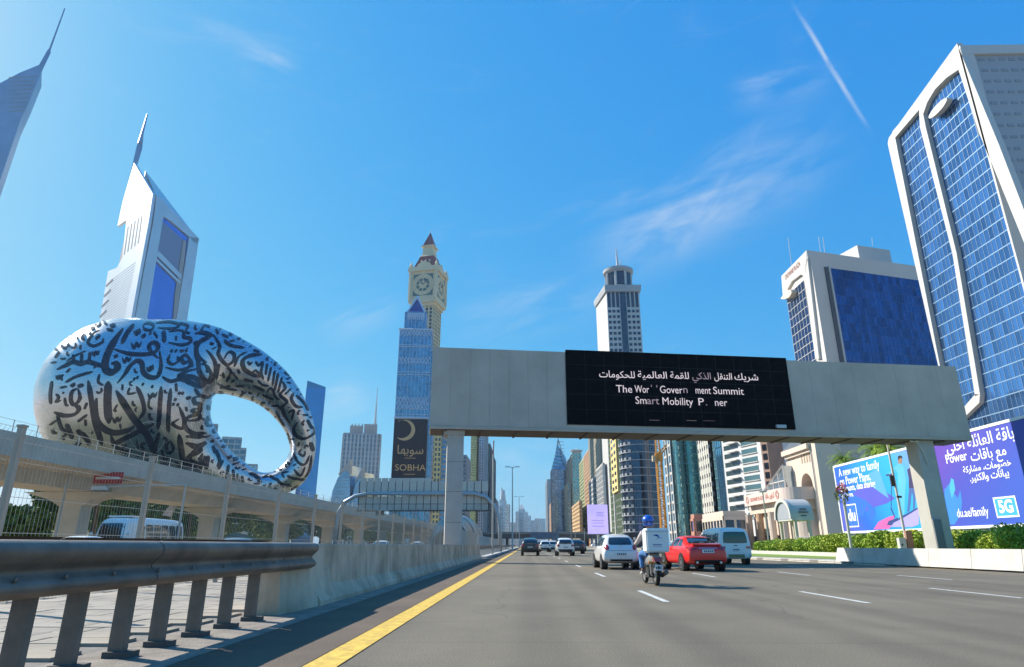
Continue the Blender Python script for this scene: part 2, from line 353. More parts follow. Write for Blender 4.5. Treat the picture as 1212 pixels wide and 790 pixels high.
# right hand kerb of single stones
def along(poly, s):
    for (a, b) in zip(poly[:-1], poly[1:]):
        d = math.hypot(b[0] - a[0], b[1] - a[1])
        if s <= d: return (a[0] + (b[0] - a[0]) * s / d, a[1] + (b[1] - a[1]) * s / d), math.atan2(b[1] - a[1], b[0] - a[0])
        s -= d
    return b, math.atan2(b[1] - a[1], b[0] - a[0])
kerb = MB()
for (x0, y0), (x1, y1) in zip(KERB[:-1], KERB[1:]): kerb.prism([(x0 + .02, y0), (x0 + .24, y0), (x1 + .24, y1), (x1 + .02, y1)], -.05, .09)
kerb = kerb.build('kerb', M_joint, kind='structure')
kst = MB(); kst.hexa([(-.46, -.26, -.04), (.46, -.26, -.04), (.46, 0, -.04), (-.46, 0, -.04)], [(-.45, -.25, .13), (.45, -.25, .13), (.45, -.04, .13), (-.45, -.04, .13)])
kA = kst.mesh('kerb_stone', mat('kerb_pale', (.6, .56, .48), .85, var=.12, scale=2)); kB = kst.mesh('kerb_stone_dark', mat('kerb_dark', (.2, .18, .16), .85, var=.2, scale=2))
s = 0
for i in range(104):
    p, a = along(KERB, s + .48); piece('kerb_stone', kB if i % 4 == 2 else kA, kerb, (p[0], p[1], 0), a); s += .96
# right verge : pavement strip then lawn
sheet('pavement', [(KERB[0][0] + .2, -8), (40, -8), (40, 34), (25, 34), (21.5, 54), (18.4, 75), (18.2, 110), (17.2, 110)] + [(x + .2, y) for x, y in KERB[4:0:-1]], .07, mat('paving', (.47, .43, .37), .9, var=.15, scale=1, bump=.1))
sheet('lawn', [(25.2, 34.4), (30, 30), (60, 30), (60, 125), (18.6, 125), (18.6, 75), (21.7, 54)], .085, M_grass)
mb = MB(); mb.bx(27.2, 27.5, 46, 118, .05, .42); mb.build('planter_edge', M_conc_l, org=(27.35, 80, .05), label='low pale planter edge along the foot of the clipped shrubs', category='kerb')
# ------------------------------------------------------------------ left pavement with slabs
pv = MB(); pv.poly((-9.6, -30, .0), (-4.45, -30, .0), (-4.45, 120, .0), (-9.6, 120, .0)); pv = pv.build('pavement', M_joint, kind='structure')
meshes = []
for k in range(4):
    pm = MB(); c = .012; z1 = .03 + .002 * k
    pm.hexa([(-.49, -.235, .0), (.49, -.235, .0), (.49, .235, .0), (-.49, .235, .0)], [(-.485, -.23, z1), (.485, -.23, z1), (.485, .23, z1), (-.485, .23, z1)])
    meshes.append(pm.mesh('paver', mat('paver_%d' % k, tuple(c * (.92 + .05 * k) for c in (.35, .30, .235)), .9, var=.12, scale=1.2, bump=.12, bscale=30)))
far = MB(); row = 0; y = 3.0; cnt = 0
while y < 60:
    for i in range(6):
        x = -9.35 + i * 1.0 + (.0 if row % 2 else .35)
        if x > -4.75: continue
        if cnt < 290: piece('paver', meshes[random.randrange(4)], pv, (x, y, 0)); cnt += 1
        else: far.hexa([(x - .49, y - .235, 0), (x + .49, y - .235, 0), (x + .49, y + .235, 0), (x - .49, y + .235, 0)], [(x - .485, y - .23, .03), (x + .485, y - .23, .03), (x + .485, y + .23, .03), (x - .485, y + .23, .03)])
    y += .48; row += 1
far.build('paver_field', M_pave, pv, kind='stuff')

# ------------------------------------------------------------------ guard rail
PROF = [(-.01, .655), (.0, .66), (.035, .672), (.075, .70), (.095, .725), (.085, .765), (.045, .80), (.015, .825), (.005, .85), (.015, .875), (.05, .905), (.095, .945), (.115, .985), (.115, 1.02), (.095, 1.055), (.055, 1.08), (.01, 1.09), (-.03, 1.09)]
def rail(mb, X, y0, y1, sgn, prof=PROF, th=.012, dz=0):
    P = [(X + sgn * a, z + dz) for a, z in prof]
    Q = [(X + sgn * (a - th), z + dz) for a, z in prof]
    ys = [y0, y1]
    mb.add([(x, y, z) for y in ys for x, z in P], [(i, i + 1, len(P) + i + 1, len(P) + i) for i in range(len(P) - 1)])
    mb.add([(x, y, z) for y in ys for x, z in Q], [(i + 1, i, len(P) + i, len(P) + i + 1) for i in range(len(P) - 1)])
    n = len(P)
    for y in ys: mb.add([(x, y, z) for x, z in P + Q], [(i, n + i, n + i + 1, i + 1) for i in range(n - 1)])
gr = thing('guard_rail', 'dark grey double sided steel guard rail on square posts beside the tiled pavement', 'guard rail', (-3.95, 6, 0))
mb = MB(); rail(mb, -3.86, -6, 12.1, 1); mb.build('rail_beam', M_steel, gr, smooth=True)
for yj in (3.1, 6.9, 10.7):
    mb = MB(); rail(mb, -3.852, yj, yj + .34, 1); mb.build('lap_joint', M_steel, gr, smooth=True)
y = 2.0
while y < 10.8:
    mb = MB(); rail(mb, -4.32, y - 1.0, y + .72, -1, dz=.03); mb.build('rear_beam', M_steel, gr); y += 1.75
pm = MB(); pm.bx(-.075, .075, -.045, .045, -.02, 1.0); pm = pm.mesh('post', M_steel)
bm_ = MB(); bm_.bx(-.13, .13, -.10, .10, 0, .06); bm_ = bm_.mesh('post_base', mat('post_base_dark', (.09, .085, .08), .8))
sp = MB(); sp.bx(-.18, .0, -.06, .06, -.14, .14); sp = sp.mesh('spacer', M_steel)
bo = MB(); bo.lathe((0, 0, 0), [(.02, 0), (.02, .014), (.012, .02)], 8, 'x'); bo = bo.mesh('bolt', M_steel)
for i, pxp in enumerate((-40, 25, 87, 145, 189, 230, 265, 295)):
    y = 4.04 / abs(ray(pxp, 735).x / ray(pxp, 735).y)
    p = piece('post', pm, gr, (-4.04, y, 0)); b = piece('post_base', bm_, gr, (-4.0, y, .0))
    for dz in (.735, .88):
        piece('bolt', bo, gr, (-3.79, y + .05, dz + .07))
for dy in (11.5, 11.65, 11.8):
    for dz in (.8, .95): piece('bolt', bo, gr, (-3.85, dy, dz))
# ------------------------------------------------------------------ concrete barrier, F shape, segment by segment
def fshape(X, y0, y1, h=1.0, w=.30, m0=0): # near toe at +x side
    a = .5 * .62
    prof = [(X - a, 0), (X + a, 0), (X + a, .08), (X + a * .52, .33), (X + a * .36, h - .02), (X + a * .3, h), (X - a * .3, h), (X - a * .36, h - .02), (X - a * .52, .33), (X - a, .08)]
    n = len(prof); mb = MB()
    mb.add([(x, y, z) for y in (y0, y1) for x, z in prof], [tuple(range(n)), tuple(range(2 * n - 1, n - 1, -1))] + [(i, n + i, n + (i + 1) % n, (i + 1) % n) for i in range(n)])
    return mb
cb = thing('concrete_barrier', 'stained concrete safety barrier between the guard rail and the sign gantry leg', 'barrier', (-4.05, 34, 0))
mb = MB(); mb.hexa([(-4.42, 10.85, 0), (-3.9, 10.85, 0), (-3.76, 12.4, 0), (-4.42, 12.4, 0)], [(-4.3, 10.85, 1.08), (-3.98, 10.85, 1.08), (-3.9, 12.4, 1.08), (-4.3, 12.4, 1.08)])
mb.build('end_block', M_conc, cb)
mb = MB(); mb.hexa([(-3.86, 11.5, 0.004), (-3.70, 13.2, 0.004), (-3.9, 13.3, 0.004), (-4.0, 11.5, .004)], [(-3.9, 12.0, .5), (-3.86, 13.2, .62), (-3.94, 13.3, .7), (-4.0, 11.6, .3)]); mb.build('end_block', M_conc, cb)
y = 12.42; i = 0
while y < 56:
    y1 = min(y + 3.96, 57); fshape(-4.03, y, y1 - .03, 1.075).build('barrier_segment', M_conc, cb); y += 3.98; i += 1
gr2 = thing('guard_rail', 'low brown guard rail carried on after the far end of the concrete barrier', 'guard rail', (-4.0, 80, 0))
mb = MB(); rail(mb, -4.0, 57.1, 240, 1, dz=-.02); mb.build('rail_beam', M_steel, gr2)
pm2 = MB(); pm2.bx(-.08, .08, -.07, .07, 0, .95); pm2 = pm2.mesh('post', M_conc_l)
for i in range(40): piece('post', pm2, gr2, (-4.15, 57.5 + i * 2.0, 0))
mb = MB(); mb.bx(-4.0, -3.35, 57.2, 300, -.02, .14); mb.build('kerb', M_conc_l, kind='structure')
# ------------------------------------------------------------------ mesh fence
fe = thing('mesh_fence', 'tall pale welded mesh fence on square posts along the pavement behind the barrier', 'fence', (-9, 30, 0))
FX = -9.0
pp = MB(); pp.bx(-.05, .05, -.05, .05, 0, 3.05); pp.bx(-.065, .065, -.065, .065, 3.05, 3.09); pp = pp.mesh('post', mat('fence_post', (.37, .33, .27), .6, var=.1, scale=2))
ys = [7.0 + 4.2 * i for i in range(0, 28)]
def bay(L, dens, wr):
    mb = MB(); n = int(L / dens)
    for k in range(1, n):
        yy = L * k / n; mb.tube([(0, yy, .08), (0, yy, 2.75), (.0, yy, 2.8), (.12, yy, 3.0)], wr, 3, cap=False)
    for z in (.1, .65, 1.25, 1.85, 2.45, 2.8): mb.tube([(0, .05, z), (0, L - .05, z)], wr * 1.6, 3, cap=False)
    return mb
bay1 = bay(4.2, .10, .0035).mesh('mesh_panel', M_wire); bay2 = bay(4.2, .13, .005).mesh('mesh_panel', M_wire)
for i, y in enumerate(ys):
    piece('post', pp, fe, (FX, y, 0)); o = piece('mesh_panel', bay1 if y < 40 else bay2, fe, (FX, y, 0)); o['kind'] = 'stuff'
o = piece('mesh_panel', bay1, fe, (FX, 2.8, 0)); o['kind'] = 'stuff'
# solid screen further on
mb = MB()
sf = thing('screen_wall', 'pale ribbed screen wall running on past the sign gantry leg', 'wall', (-9, 150, 0))
fm = MB(); fm.bx(-.05, .05, 0, 2.9, 0, 2.7); fm = fm.mesh('screen_panel', mat('screen_beige', (.5, .47, .41), .85, var=.12, scale=1)); fp = MB(); fp.bx(-.1, .1, -.08, .08, 0, 2.8); fp = fp.mesh('post', M_conc_l)
for i in range(45):
    piece('screen_panel', fm, sf, (FX, 124 + i * 3, 0)); piece('post', fp, sf, (FX, 124 - .05 + i * 3, 0))
# ------------------------------------------------------------------ right concrete barrier
rb = thing('concrete_barrier', 'pale low concrete barrier in front of the right sign gantry leg', 'barrier', (22.5, 38, .07))
A = AZ(992, 665, .07); B = AZ(1100, 671, .07); Cc = AZ(1212, 676.5, .07)
def barseg(p, q, h=.82):
    t = (Vector(q) - Vector(p)); L = t.length; t.normalize(); n = Vector((-t.y, t.x, 0)) if -t.y < 0 else Vector((t.y, -t.x, 0)); mb = MB()
    n = Vector((t.y, -t.x, 0)); n = -n if n.x < 0 else n      # away from the road
    P = Vector(p)
    f = lambda l, d, z: P + t * l + n * d + Vector((0, 0, z))
    mb.hexa([f(0, 0, 0), f(L, 0, 0), f(L, .6, 0), f(0, .6, 0)], [f(0, .12, h), f(L, .12, h), f(L, .45, h), f(0, .45, h)])
    return mb
P3 = [A, A.lerp(B, .33), A.lerp(B, .66), B, B.lerp(Cc, .5), Cc, Cc + (Cc - B) * 1.0]
for p, q in zip(P3[:-1], P3[1:]): barseg(p, q - (q - p).normalized() * .025).build('barrier_segment', M_conc_l, rb)
mb = MB(); d = (B - A).normalized(); n = Vector((-d.y, d.x, 0)); n = n if n.x > 0 else -n
mb.hexa([A - d * .35, A, A + n * .6, A - d * .35 + n * .6], [A - d * .12 + n * .12 + Vector((0, 0, .8)), A + n * .12 + Vector((0, 0, .82)), A + n * .45 + Vector((0, 0, .82)), A - d * .12 + n * .45 + Vector((0, 0, .8))]); mb.build('end_block', M_conc_l, rb)
# ------------------------------------------------------------------ LED sign gantry over the road
M_gan = mat('gantry_cladding', (.44, .395, .335), .7, var=.06, scale=.35, streaks=.12, col2=(.50, .45, .38))
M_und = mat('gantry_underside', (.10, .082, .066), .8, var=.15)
M_col = mat('gantry_column', (.46, .43, .385), .75, var=.08, scale=.8, streaks=.12)
YL = 41.5; PL0 = AY(512, 411, YL); ZT = PL0.z; ZB = AY(512, 507.5, YL).z
q = AZ(1131, 434, ZT); GP = Vector((PL0.x, YL, 0)); GT = Vector((q.x - PL0.x, q.y - YL, 0)); GL = GT.length; GT.normalize(); GN = Vector((GT.y, -GT.x, 0))
def gpl(px, py):
    v = AP(px, py, GP, GN) - GP; return v.dot(GT), v.z
ga = thing('sign_gantry', 'huge grey boxed overhead gantry carrying a black message screen across the road', 'gantry', (GP.x, GP.y, 0))
mb = MB(); mb.ob(GP, GT, GN, 0.03, GL - .03, -2.7, -.04, ZB + .03, ZT - .02); mb.build('beam_core', M_gan, ga)
LX0, LZ1 = gpl(669, 414.5); LX1, LZ0 = gpl(936, 507); LZ0 = max(gpl(670, 502)[1], LZ0) - .1
LX1 = gpl(934.5, 460)[0]
def panels(a, b, n):
    for i in range(n):
        l0 = a + (b - a) * i / n; l1 = a + (b - a) * (i + 1) / n
        mb = MB(); mb.ob(GP, GT, GN, l0 + .005, l1 - .005, -.04, 0, ZB + .22, ZT); mb.build('cladding_panel', M_gan, ga)
panels(0, LX0 - .02, 7); panels(LX1 + .02, GL, 8)
mb = MB(); mb.ob(GP, GT, GN, LX0 - .02, LX1 + .02, -.04, 0, LZ1 + .03, ZT); mb.ob(GP, GT, GN, LX0 - .02, LX1 + .02, -.04, 0, ZB + .22, LZ0 - .03); mb.build('cladding_panel', M_gan, ga)
mb = MB(); mb.ob(GP, GT, GN, 0, GL, -.06, .07, ZB, ZB + .2); mb.ob(GP, GT, GN, 0, GL, -2.76, -2.62, ZB, ZB + .35); mb.build('bottom_trim', mat('gantry_trim', (.44, .39, .32), .7, var=.08), ga)
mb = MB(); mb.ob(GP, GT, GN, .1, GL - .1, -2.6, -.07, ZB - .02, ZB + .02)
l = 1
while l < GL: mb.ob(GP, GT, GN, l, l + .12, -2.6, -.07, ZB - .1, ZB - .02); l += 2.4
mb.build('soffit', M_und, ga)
scr = MB(); scr.ob(GP, GT, GN, LX0, LX1, 0.0, .07, LZ0, LZ1); scr = scr.build('led_screen', mat('led_black', (.008, .008, .010), .9, var=.3, scale=3, spec=.08), ga)
mb = MB()
for i in range(1, 12): l = LX0 + (LX1 - LX0) * i / 12; mb.ob(GP, GT, GN, l - .006, l + .006, .07, .074, LZ0 + .02, LZ1 - .02)
for i in range(1, 5): z = LZ0 + (LZ1 - LZ0) * i / 5; mb.ob(GP, GT, GN, LX0 + .02, LX1 - .02, .07, .073, z - .006, z + .006)
mb.build('module_joint', mat('led_joint', (.02, .02, .022), .5), scr)
M_led = mat('led_lit', (.85, .66, .62), .5, var=.12, scale=1.5, emit=.35); M_led2 = mat('led_dim', (.36, .25, .26), .5, var=.1, emit=.35)
up = Vector((0, 0, 1))
def led(s, px0, px1, pyb, m=M_led, bold=.0, ky=None):
    """fit a line of lit text between two pixel columns on the screen plane"""
    a, z = gpl(px0, pyb); b, _ = gpl(px1, pyb)
    vs, fs = text_geo(s, 1.0, 'LEFT', bold); x0 = min(v[0] for v in vs); x1 = max(v[0] for v in vs); k = (b - a) / (x1 - x0)
    ky = ky or k
    mb = MB(); P = GP + GN * .078; mb.add([P + GT * (a + (v[0] - x0) * k) + up * (z + v[1] * ky) for v in vs], fs); return mb, k
KA = led('للحكومات', 709, 751, 446.8)[1] * 1.05; KE = led('Summit', 844, 880, 466.8)[1]
for s, x0, x1, yb, m in (('شريك', 869, 897, 449.9, M_led), ('التنقل', 845, 866, 449.4, M_led), ('الذكي', 819, 841, 448.9, M_led2), ('للقمة', 793, 815, 448.4, M_led), ('العالمية', 754.5, 789, 447.6, M_led), ('للحكومات', 709, 751, 446.8, M_led)):
    mb, k = led(s, x0, x1, yb, m, .004, KA)
    mb.build('lettering', m, scr)
for s, x0, x1, yb, m in (('The', 729, 748, 464.8, M_led), ('Wor', 751, 768, 465.1, M_led), ('Gover', 781, 807.5, 465.6, M_led), ('n', 808.5, 813.5, 465.6, M_led2), ('ment', 823, 841, 466.3, M_led), ('Summit', 844, 880, 466.8, M_led),
                      ('Sm', 752, 765, 478.4, M_led), ('art', 765.6, 780, 478.7, M_led2), ('Mobility', 784, 820, 479.4, M_led), ('P', 826.5, 833, 480.2, M_led), ('ner', 846, 860.5, 480.8, M_led)):
    mb, k = led(s, x0, x1, yb, m, .0, KE); mb.build('lettering', m, scr)
mb = MB()
for x0, y0, x1, y1 in ((770, 456, 771.2, 458.5), (776.3, 456.5, 777.5, 459), (835, 479, 836.4, 480.4), (768, 497.5, 780, 498.1), (812, 498, 824, 498.6), (832, 498.3, 846, 498.8)):
    a, z1 = gpl(x0, y0); b, z0 = gpl(x1, y1); mb.ob(GP, GT, GN, a, b, .072, .078, z0, z1)
mb.build('lit_pixels', M_led2, scr)
a, z1 = gpl(917, 503.5); b, z0 = gpl(929, 507.5); mb = MB(); mb.ob(GP, GT, GN, a, b, .07, .25, z0, z1); mb.build('access_box', M_pipe, ga)
def gcol(a, b, d0, d1, name='column'):
    mb = MB(); mb.ob(GP, GT, GN, a, b, d0, d1, 0, ZB - .02); return mb.build(name, M_col, ga)
a = gpl(528, 580)[0]; b = gpl(548, 580)[0]; gcol(a, b, -1.9, -.35)
mb = MB(); mb.ob(GP, GT, GN, a - .25, b + .04, -2.0, -.25, ZB - .3, ZB - .03); mb.build('column_head', M_col, ga)
mb = MB()
for z in (2.4, 4.3, 6.2): mb.ob(GP, GT, GN, a - .004, b + .004, -.352, -.346, z, z + .02)
mb.build('joint', M_und, ga)
a2 = gpl(1102, 590)[0]; b2 = gpl(1122.5, 590)[0]; gcol(a2, b2, -1.45, -.35)
mb = MB(); mb.ob(GP, GT, GN, a2 + .0, a2 + .62, -.35, -.22, 0, 2.75); mb.build('access_door', mat('door_slate', (.16, .17, .19), .6), ga)
mb = MB(); mb.tube([GP + GT * (a2 - .1) + GN * -.2 + up * (ZB - .1), GP + GT * (a2 + .35) + GN * -.25 + up * (ZB - .9), GP + GT * (a2 + .55) + GN * -.3 + up * (ZB - 1.7)], .04, 6)
mb.tube([GP + GT * (a2 - .6) + GN * -.2 + up * (ZB - .12), GP + GT * (a2 + .1) + GN * -.2 + up * (ZB - .12)], .06, 6); mb.build('conduit', M_conc_l, ga)
# ------------------------------------------------------------------ pipe gantry with the back of a road sign
pg = thing('pipe_gantry', 'grey bent pipe gantry showing the ribbed backs of its sign panels', 'gantry', (-16, 100, 0))
Lg = AY(398, 620, 100).x; Rg = AY(592, 620, 100).x; zt = AY(500, 584.5, 100).z
pts = [(Lg, 100, 0), (Lg, 100, zt - 4.2), (Lg + .25, 100, zt - 2.6), (Lg + 1.1, 100, zt - 1.2), (Lg + 2.6, 100, zt - .35), (Lg + 4.5, 100, zt), (Rg - 4.0, 100, zt), (Rg - 2.2, 100, zt - .5), (Rg - .9, 100, zt - 1.8), (Rg - .15, 100, zt - 3.6), (Rg, 100, zt - 5), (Rg, 100, 0)]
mb = MB(); mb.tube(pts, .3, 12); mb.build('pipe_frame', M_pipe, pg, smooth=True)
pz = [AY(460, y, 99).z for y in (565, 582, 589, 604)]
X0 = AY(424, 590, 100).x; X1 = AY(578, 590, 100).x; n = 18; w = (X1 - X0) / n
M_panel = mat('sign_back', (.62, .54, .46), .6, metal=.2, var=.12, island=.5)
for i in range(n):
    x = X0 + w * i
    m1 = MB(); m1.bx(x + .05, x + w - .05, 100.35, 100.45, pz[0] - (0.0 if i < 10 else .45), pz[0] - 2.35 + .0); m1.v = [(a, b, c) for a, b, c in m1.v]
    m1 = MB(); m1.bx(x + .05, x + w - .05, 100.35, 100.45, zt + .35, pz[0] - (.0 if i < 10 else .5)); m1.build('sign_panel', M_panel, pg)
    m1 = MB(); m1.bx(x + .05, x + w - .05, 100.35, 100.45, pz[3] + .1, zt - .35); m1.build('sign_panel', M_panel, pg)
mb = MB()
for z in (pz[3] + .1, pz[0] - 1.0, zt - 1.2): mb.bx(X0, X1, 100.62, 100.7, z, z + .12)
for i in range(n + 1): mb.bx(X0 + w * i - .11, X0 + w * i + .11, 100.46, 100.61, pz[3] + .1, pz[0] - .5)
mb.build('sign_frame', M_black, pg)
mb = MB(); mb.bx(X0, X1 + .5, 99.3, 100.2, pz[3] - .15, pz[3]); mb.tube([(X0, 99.3, pz[3] + .9), (X1, 99.3, pz[3] + .9)], .04, 5)
mb.bx(X0 + 3, X0 + 4.2, 99.2, 99.8, pz[3] - .75, pz[3] - .2); mb.build('catwalk', M_und, pg)
# ------------------------------------------------------------------ street lamps of the median
def lamp(px, ytop, Y, arm, label, X=None):
    p = AY(px, 600, Y); z = AY(px, ytop, Y).z; t = thing('street_lamp', label, 'street lamp', (p.x, Y, 0), 'tall lamps standing on the median')
    mb = MB(); mb.tube([(p.x, Y, 0), (p.x, Y, z)], [.2, .1], 8); mb.build('pole', M_pipe, t)
    for s in (-1, 1):
        mb = MB(); mb.tube([(p.x, Y, z - .4), (p.x + s * arm * .4, Y, z), (p.x + s * arm, Y, z + .05)], .07, 5); mb.build('arm', M_pipe, t)
        mb = MB(); mb.hexa([(p.x + s * arm - .55, Y - .2, z - .05), (p.x + s * arm + .55, Y - .2, z - .05), (p.x + s * arm + .55, Y + .2, z - .05), (p.x + s * arm - .55, Y + .2, z - .05)], [(p.x + s * arm - .4, Y - .1, z + .15), (p.x + s * arm + .4, Y - .1, z + .15), (p.x + s * arm + .4, Y + .1, z + .15), (p.x + s * arm - .4, Y + .1, z + .15)]); mb.build('lamp_head', M_pipe, t)
lamp(606.5, 553, 150, 1.15, 'tallest grey double armed lamp against the sky between the left and right towers')
lamp(614.5, 588, 290, 1.7, 'smaller farther double armed lamp just right of the tallest one')
for i, (px, yt, Y) in enumerate(((676, 627, 210), (681, 626.5, 190), (692, 625, 170), (611, 618, 420))):
    p = AY(px, 640, Y); t = thing('post', ('thin pale post ' + ('left of', 'close to', 'under', 'beyond')[i] + ' ' + ('the lilac screen and next to the flyover', 'the white pickup cars below the flyover', 'the lilac advertising screen', 'the tall lamps in front of the flyover')[i]), 'post', (p.x, Y, 0))
    mb = MB(); mb.tube([(p.x, Y, 0), (p.x, Y, AY(px, yt, Y).z)], .09, 6); mb.build('pole', M_wire, t)
p = AY(583.3, 600, 72); t = thing('flag_pole', 'slim pole pale below and red at its top, in front of the dark tower', 'pole', (p.x, 72, 0))
zm = AY(583, 538, 72).z; mb = MB(); mb.tube([(p.x, 72, 0), (p.x, 72, zm)], .1, 8); mb.build('pole', M_wire, t)
mb = MB(); mb.tube([(p.x, 72, zm), (p.x + .05, 72, 12.2)], .06, 8); mb.build('pole_tip', mat('red_tip', (.35, .06, .05), .6), t)
# ------------------------------------------------------------------ flyover bridge far ahead
fb = thing('flyover', 'dark flyover bridge crossing the road in the far distance', 'bridge', (0, 430, 0))
z0 = AY(600, 640, 430).z; z1 = AY(600, 630, 430).z
xa = AY(560, 635, 430).x; xb = AY(760, 635, 430).x
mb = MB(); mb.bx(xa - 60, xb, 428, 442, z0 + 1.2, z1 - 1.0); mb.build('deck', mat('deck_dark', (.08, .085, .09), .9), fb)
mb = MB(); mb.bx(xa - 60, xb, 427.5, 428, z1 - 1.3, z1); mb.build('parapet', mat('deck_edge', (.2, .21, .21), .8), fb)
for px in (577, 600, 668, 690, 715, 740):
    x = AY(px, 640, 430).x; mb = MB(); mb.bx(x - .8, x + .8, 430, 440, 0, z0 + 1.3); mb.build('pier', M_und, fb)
bs = MB(); x0 = AY(628, 636, 427).x; x1 = AY(662, 636, 427).x; bs.bx(x0, x1, 427.0, 427.4, z0 + .9, z1 - .5)
bs.build('road_sign', mat('sign_blue', (.06, .13, .22), .5, var=.25, scale=.4), org=((x0 + x1) / 2, 427, z0), label='blue direction sign fixed along the side of the far flyover', category='sign')
# ------------------------------------------------------------------ viaduct
vi = thing('viaduct', 'pale concrete viaduct on flared columns running along the left side below the ring building', 'viaduct', (-35.5, 60, 0))
VZ = 7.55; VX = -31.0
dk = [(VX, 6.15), (VX + .02, VZ), (VX - .3, VZ), (VX - .3, 6.6), (VX - 8.7, 6.6), (VX - 8.7, VZ), (VX - 9, VZ), (VX - 9, 6.15), (VX - 7, 5.9), (VX - 6.3, 5.0), (VX - 2.7, 5.0), (VX - 2, 5.9)]
def sweepY(prof, y0, y1):
    n = len(prof); mb = MB(); mb.add([(x, y, z) for y in (y0, y1) for x, z in prof], [tuple(range(n)), tuple(range(2 * n - 1, n - 1, -1))] + [(i, n + i, n + (i + 1) % n, (i + 1) % n) for i in range(n)]); return mb
cols = [29.0, 51.5, 74, 96.5, 119] + [141.5 + 22.5 * i for i in range(16)]
yy = [6.5] + [(a + b) / 2 for a, b in zip(cols[:-1], cols[1:])]
yy = [6.5] + [c + 0 for c in cols]
for a, b in zip(yy[:-1], yy[1:]): sweepY(dk, a + .03, b - .03).build('deck_segment', M_viad, vi)
for y in cols:
    mb = MB(); mb.prism([(-36.4, y - .7), (-34.7, y - .7), (-34.7, y + .7), (-36.4, y + .7)], 0, 3.9)
    mb.hexa([(-36.4, y - .7, 3.9), (-34.7, y - .7, 3.9), (-34.7, y + .7, 3.9), (-36.4, y + .7, 3.9)], [(-37.2, y - .8, 4.4), (-33.9, y - .8, 4.4), (-33.9, y + .8, 4.4), (-37.2, y + .8, 4.4)])
    mb.hexa([(-37.2, y - .8, 4.4), (-33.9, y - .8, 4.4), (-33.9, y + .8, 4.4), (-37.2, y + .8, 4.4)], [(-39.2, y - 1.1, 4.98), (-31.9, y - 1.1, 4.98), (-31.9, y + 1.1, 4.98), (-39.2, y + 1.1, 4.98)]); mb.build('column', M_viad, vi)
mb = MB()
y = 8.0
while y < 330: mb.tube([(VX - .12, y, VZ), (VX - .12, y, VZ + .75)], .035 if y < 90 else .05, 4); y += 2.0 if y < 90 else 3.5
for z in (.35, .72): mb.tube([(VX - .12, 8, VZ + z), (VX - .12, 330, VZ + z)], .015, 3)
mb.build('railing', M_wire, vi)
# things hanging under / near it
hs = MB(); hs.bx(-1.6, 1.6, -.05, .05, -.35, .35); hm = hs
p = AX(128, 566, -31.2); o = MB(); o.bx(p.x - 1.1, p.x + 1.1, p.y - .06, p.y + .06, p.z - .42, p.z + .42); o = o.build('warning_sign', mat('sign_red', (.42, .04, .04), .5, var=.3, scale=3), org=tuple(p), label='small red warning sign hung below the near edge of the viaduct', category='sign')
mb = MB(); mb.bx(p.x - .9, p.x + .9, p.y - .08, p.y - .065, p.z - .1, p.z + .08); mb.build('print', M_white, o)
for i, (px, py, Y) in enumerate(((45, 562, 46), (118, 578, 46), (229, 592, 78))):
    p = AY(px, py, Y); t = thing('flood_light', ('white flood light poking out by the left end of the viaduct underside', 'white flood light on a long arm above the minibus roof', 'white flood light below the second viaduct column head')[i], 'light', (p.x, Y, 0))
    mb = MB(); mb.bx(p.x - .5, p.x + .5, Y - .2, Y + .2, p.z - .12, p.z + .12); mb.build('lamp_head', M_white, t)
    mb = MB(); mb.tube([(p.x, Y, p.z + .1), (p.x + (2.0 if i != 1 else 6), Y + .3, p.z + (.25))], .06, 5); mb.tube([(p.x + (2.0 if i != 1 else 6), Y + .3, p.z + .25), (p.x + (2.0 if i != 1 else 6), Y + .3, 0)], .08, 6); mb.build('pole', M_wire, t)
p = AY(203, 600, 70); t = thing('banner', 'white slanted fabric banner on a pole behind the minibus', 'banner', (p.x, 70, 0))
mb = MB(); mb.tube([(p.x, 70, 0), (p.x + .3, 70, 6.2)], .06, 6); mb.build('pole', M_wire, t)
mb = MB(); mb.slab([(p.x - .9, 70, AY(203, 610, 70).z), (p.x + .1, 70, AY(203, 612, 70).z), (p.x + .8, 70.1, AY(203, 592, 70).z), (p.x - .1, 70.1, AY(203, 595, 70).z)], (0, 1, 0), .03); mb.build('cloth', mat('banner_cloth', (.6, .62, .7), .8, var=.2, scale=2), t)
# ------------------------------------------------------------------ embankment behind the viaduct
def hill(name, cx, cy, rx, ry, h, m, seed=0, p=1.0, **k):
    mb = MB(); nx = 36
    vs = []; fs = []
    for i in range(nx + 1):
        for j in range(nx + 1):
            a = i / nx * 2 - 1; b = j / nx * 2 - 1; r = min(1, math.sqrt(a * a + b * b)); hh = (math.cos(math.pi * r) * .5 + .5) ** p
            vs.append((cx + a * rx, cy + b * ry, -.05 + h * hh + .12 * h * hh * noise.noise(Vector((a * 3, b * 3, seed)))))
    for i in range(nx):
        for j in range(nx): q = i * (nx + 1) + j; fs.append((q, q + nx + 1, q + nx + 2, q + 1))
    mb.add(vs, fs); return mb.build(name, m, smooth=True, kind='structure', **k)
hill('hill', -62, 68, 18, 22, 6.2, mat('hill_grass', (.15, .2, .035), .95, var=.3, scale=.12, bump=.5, bscale=4, col2=(.2, .22, .06)), 3)
hill('hill', -150, 215, 95, 80, 13, mat('hill_garden', (.16, .15, .08), .95, var=.35, scale=.15, bump=.5, bscale=4), 5)
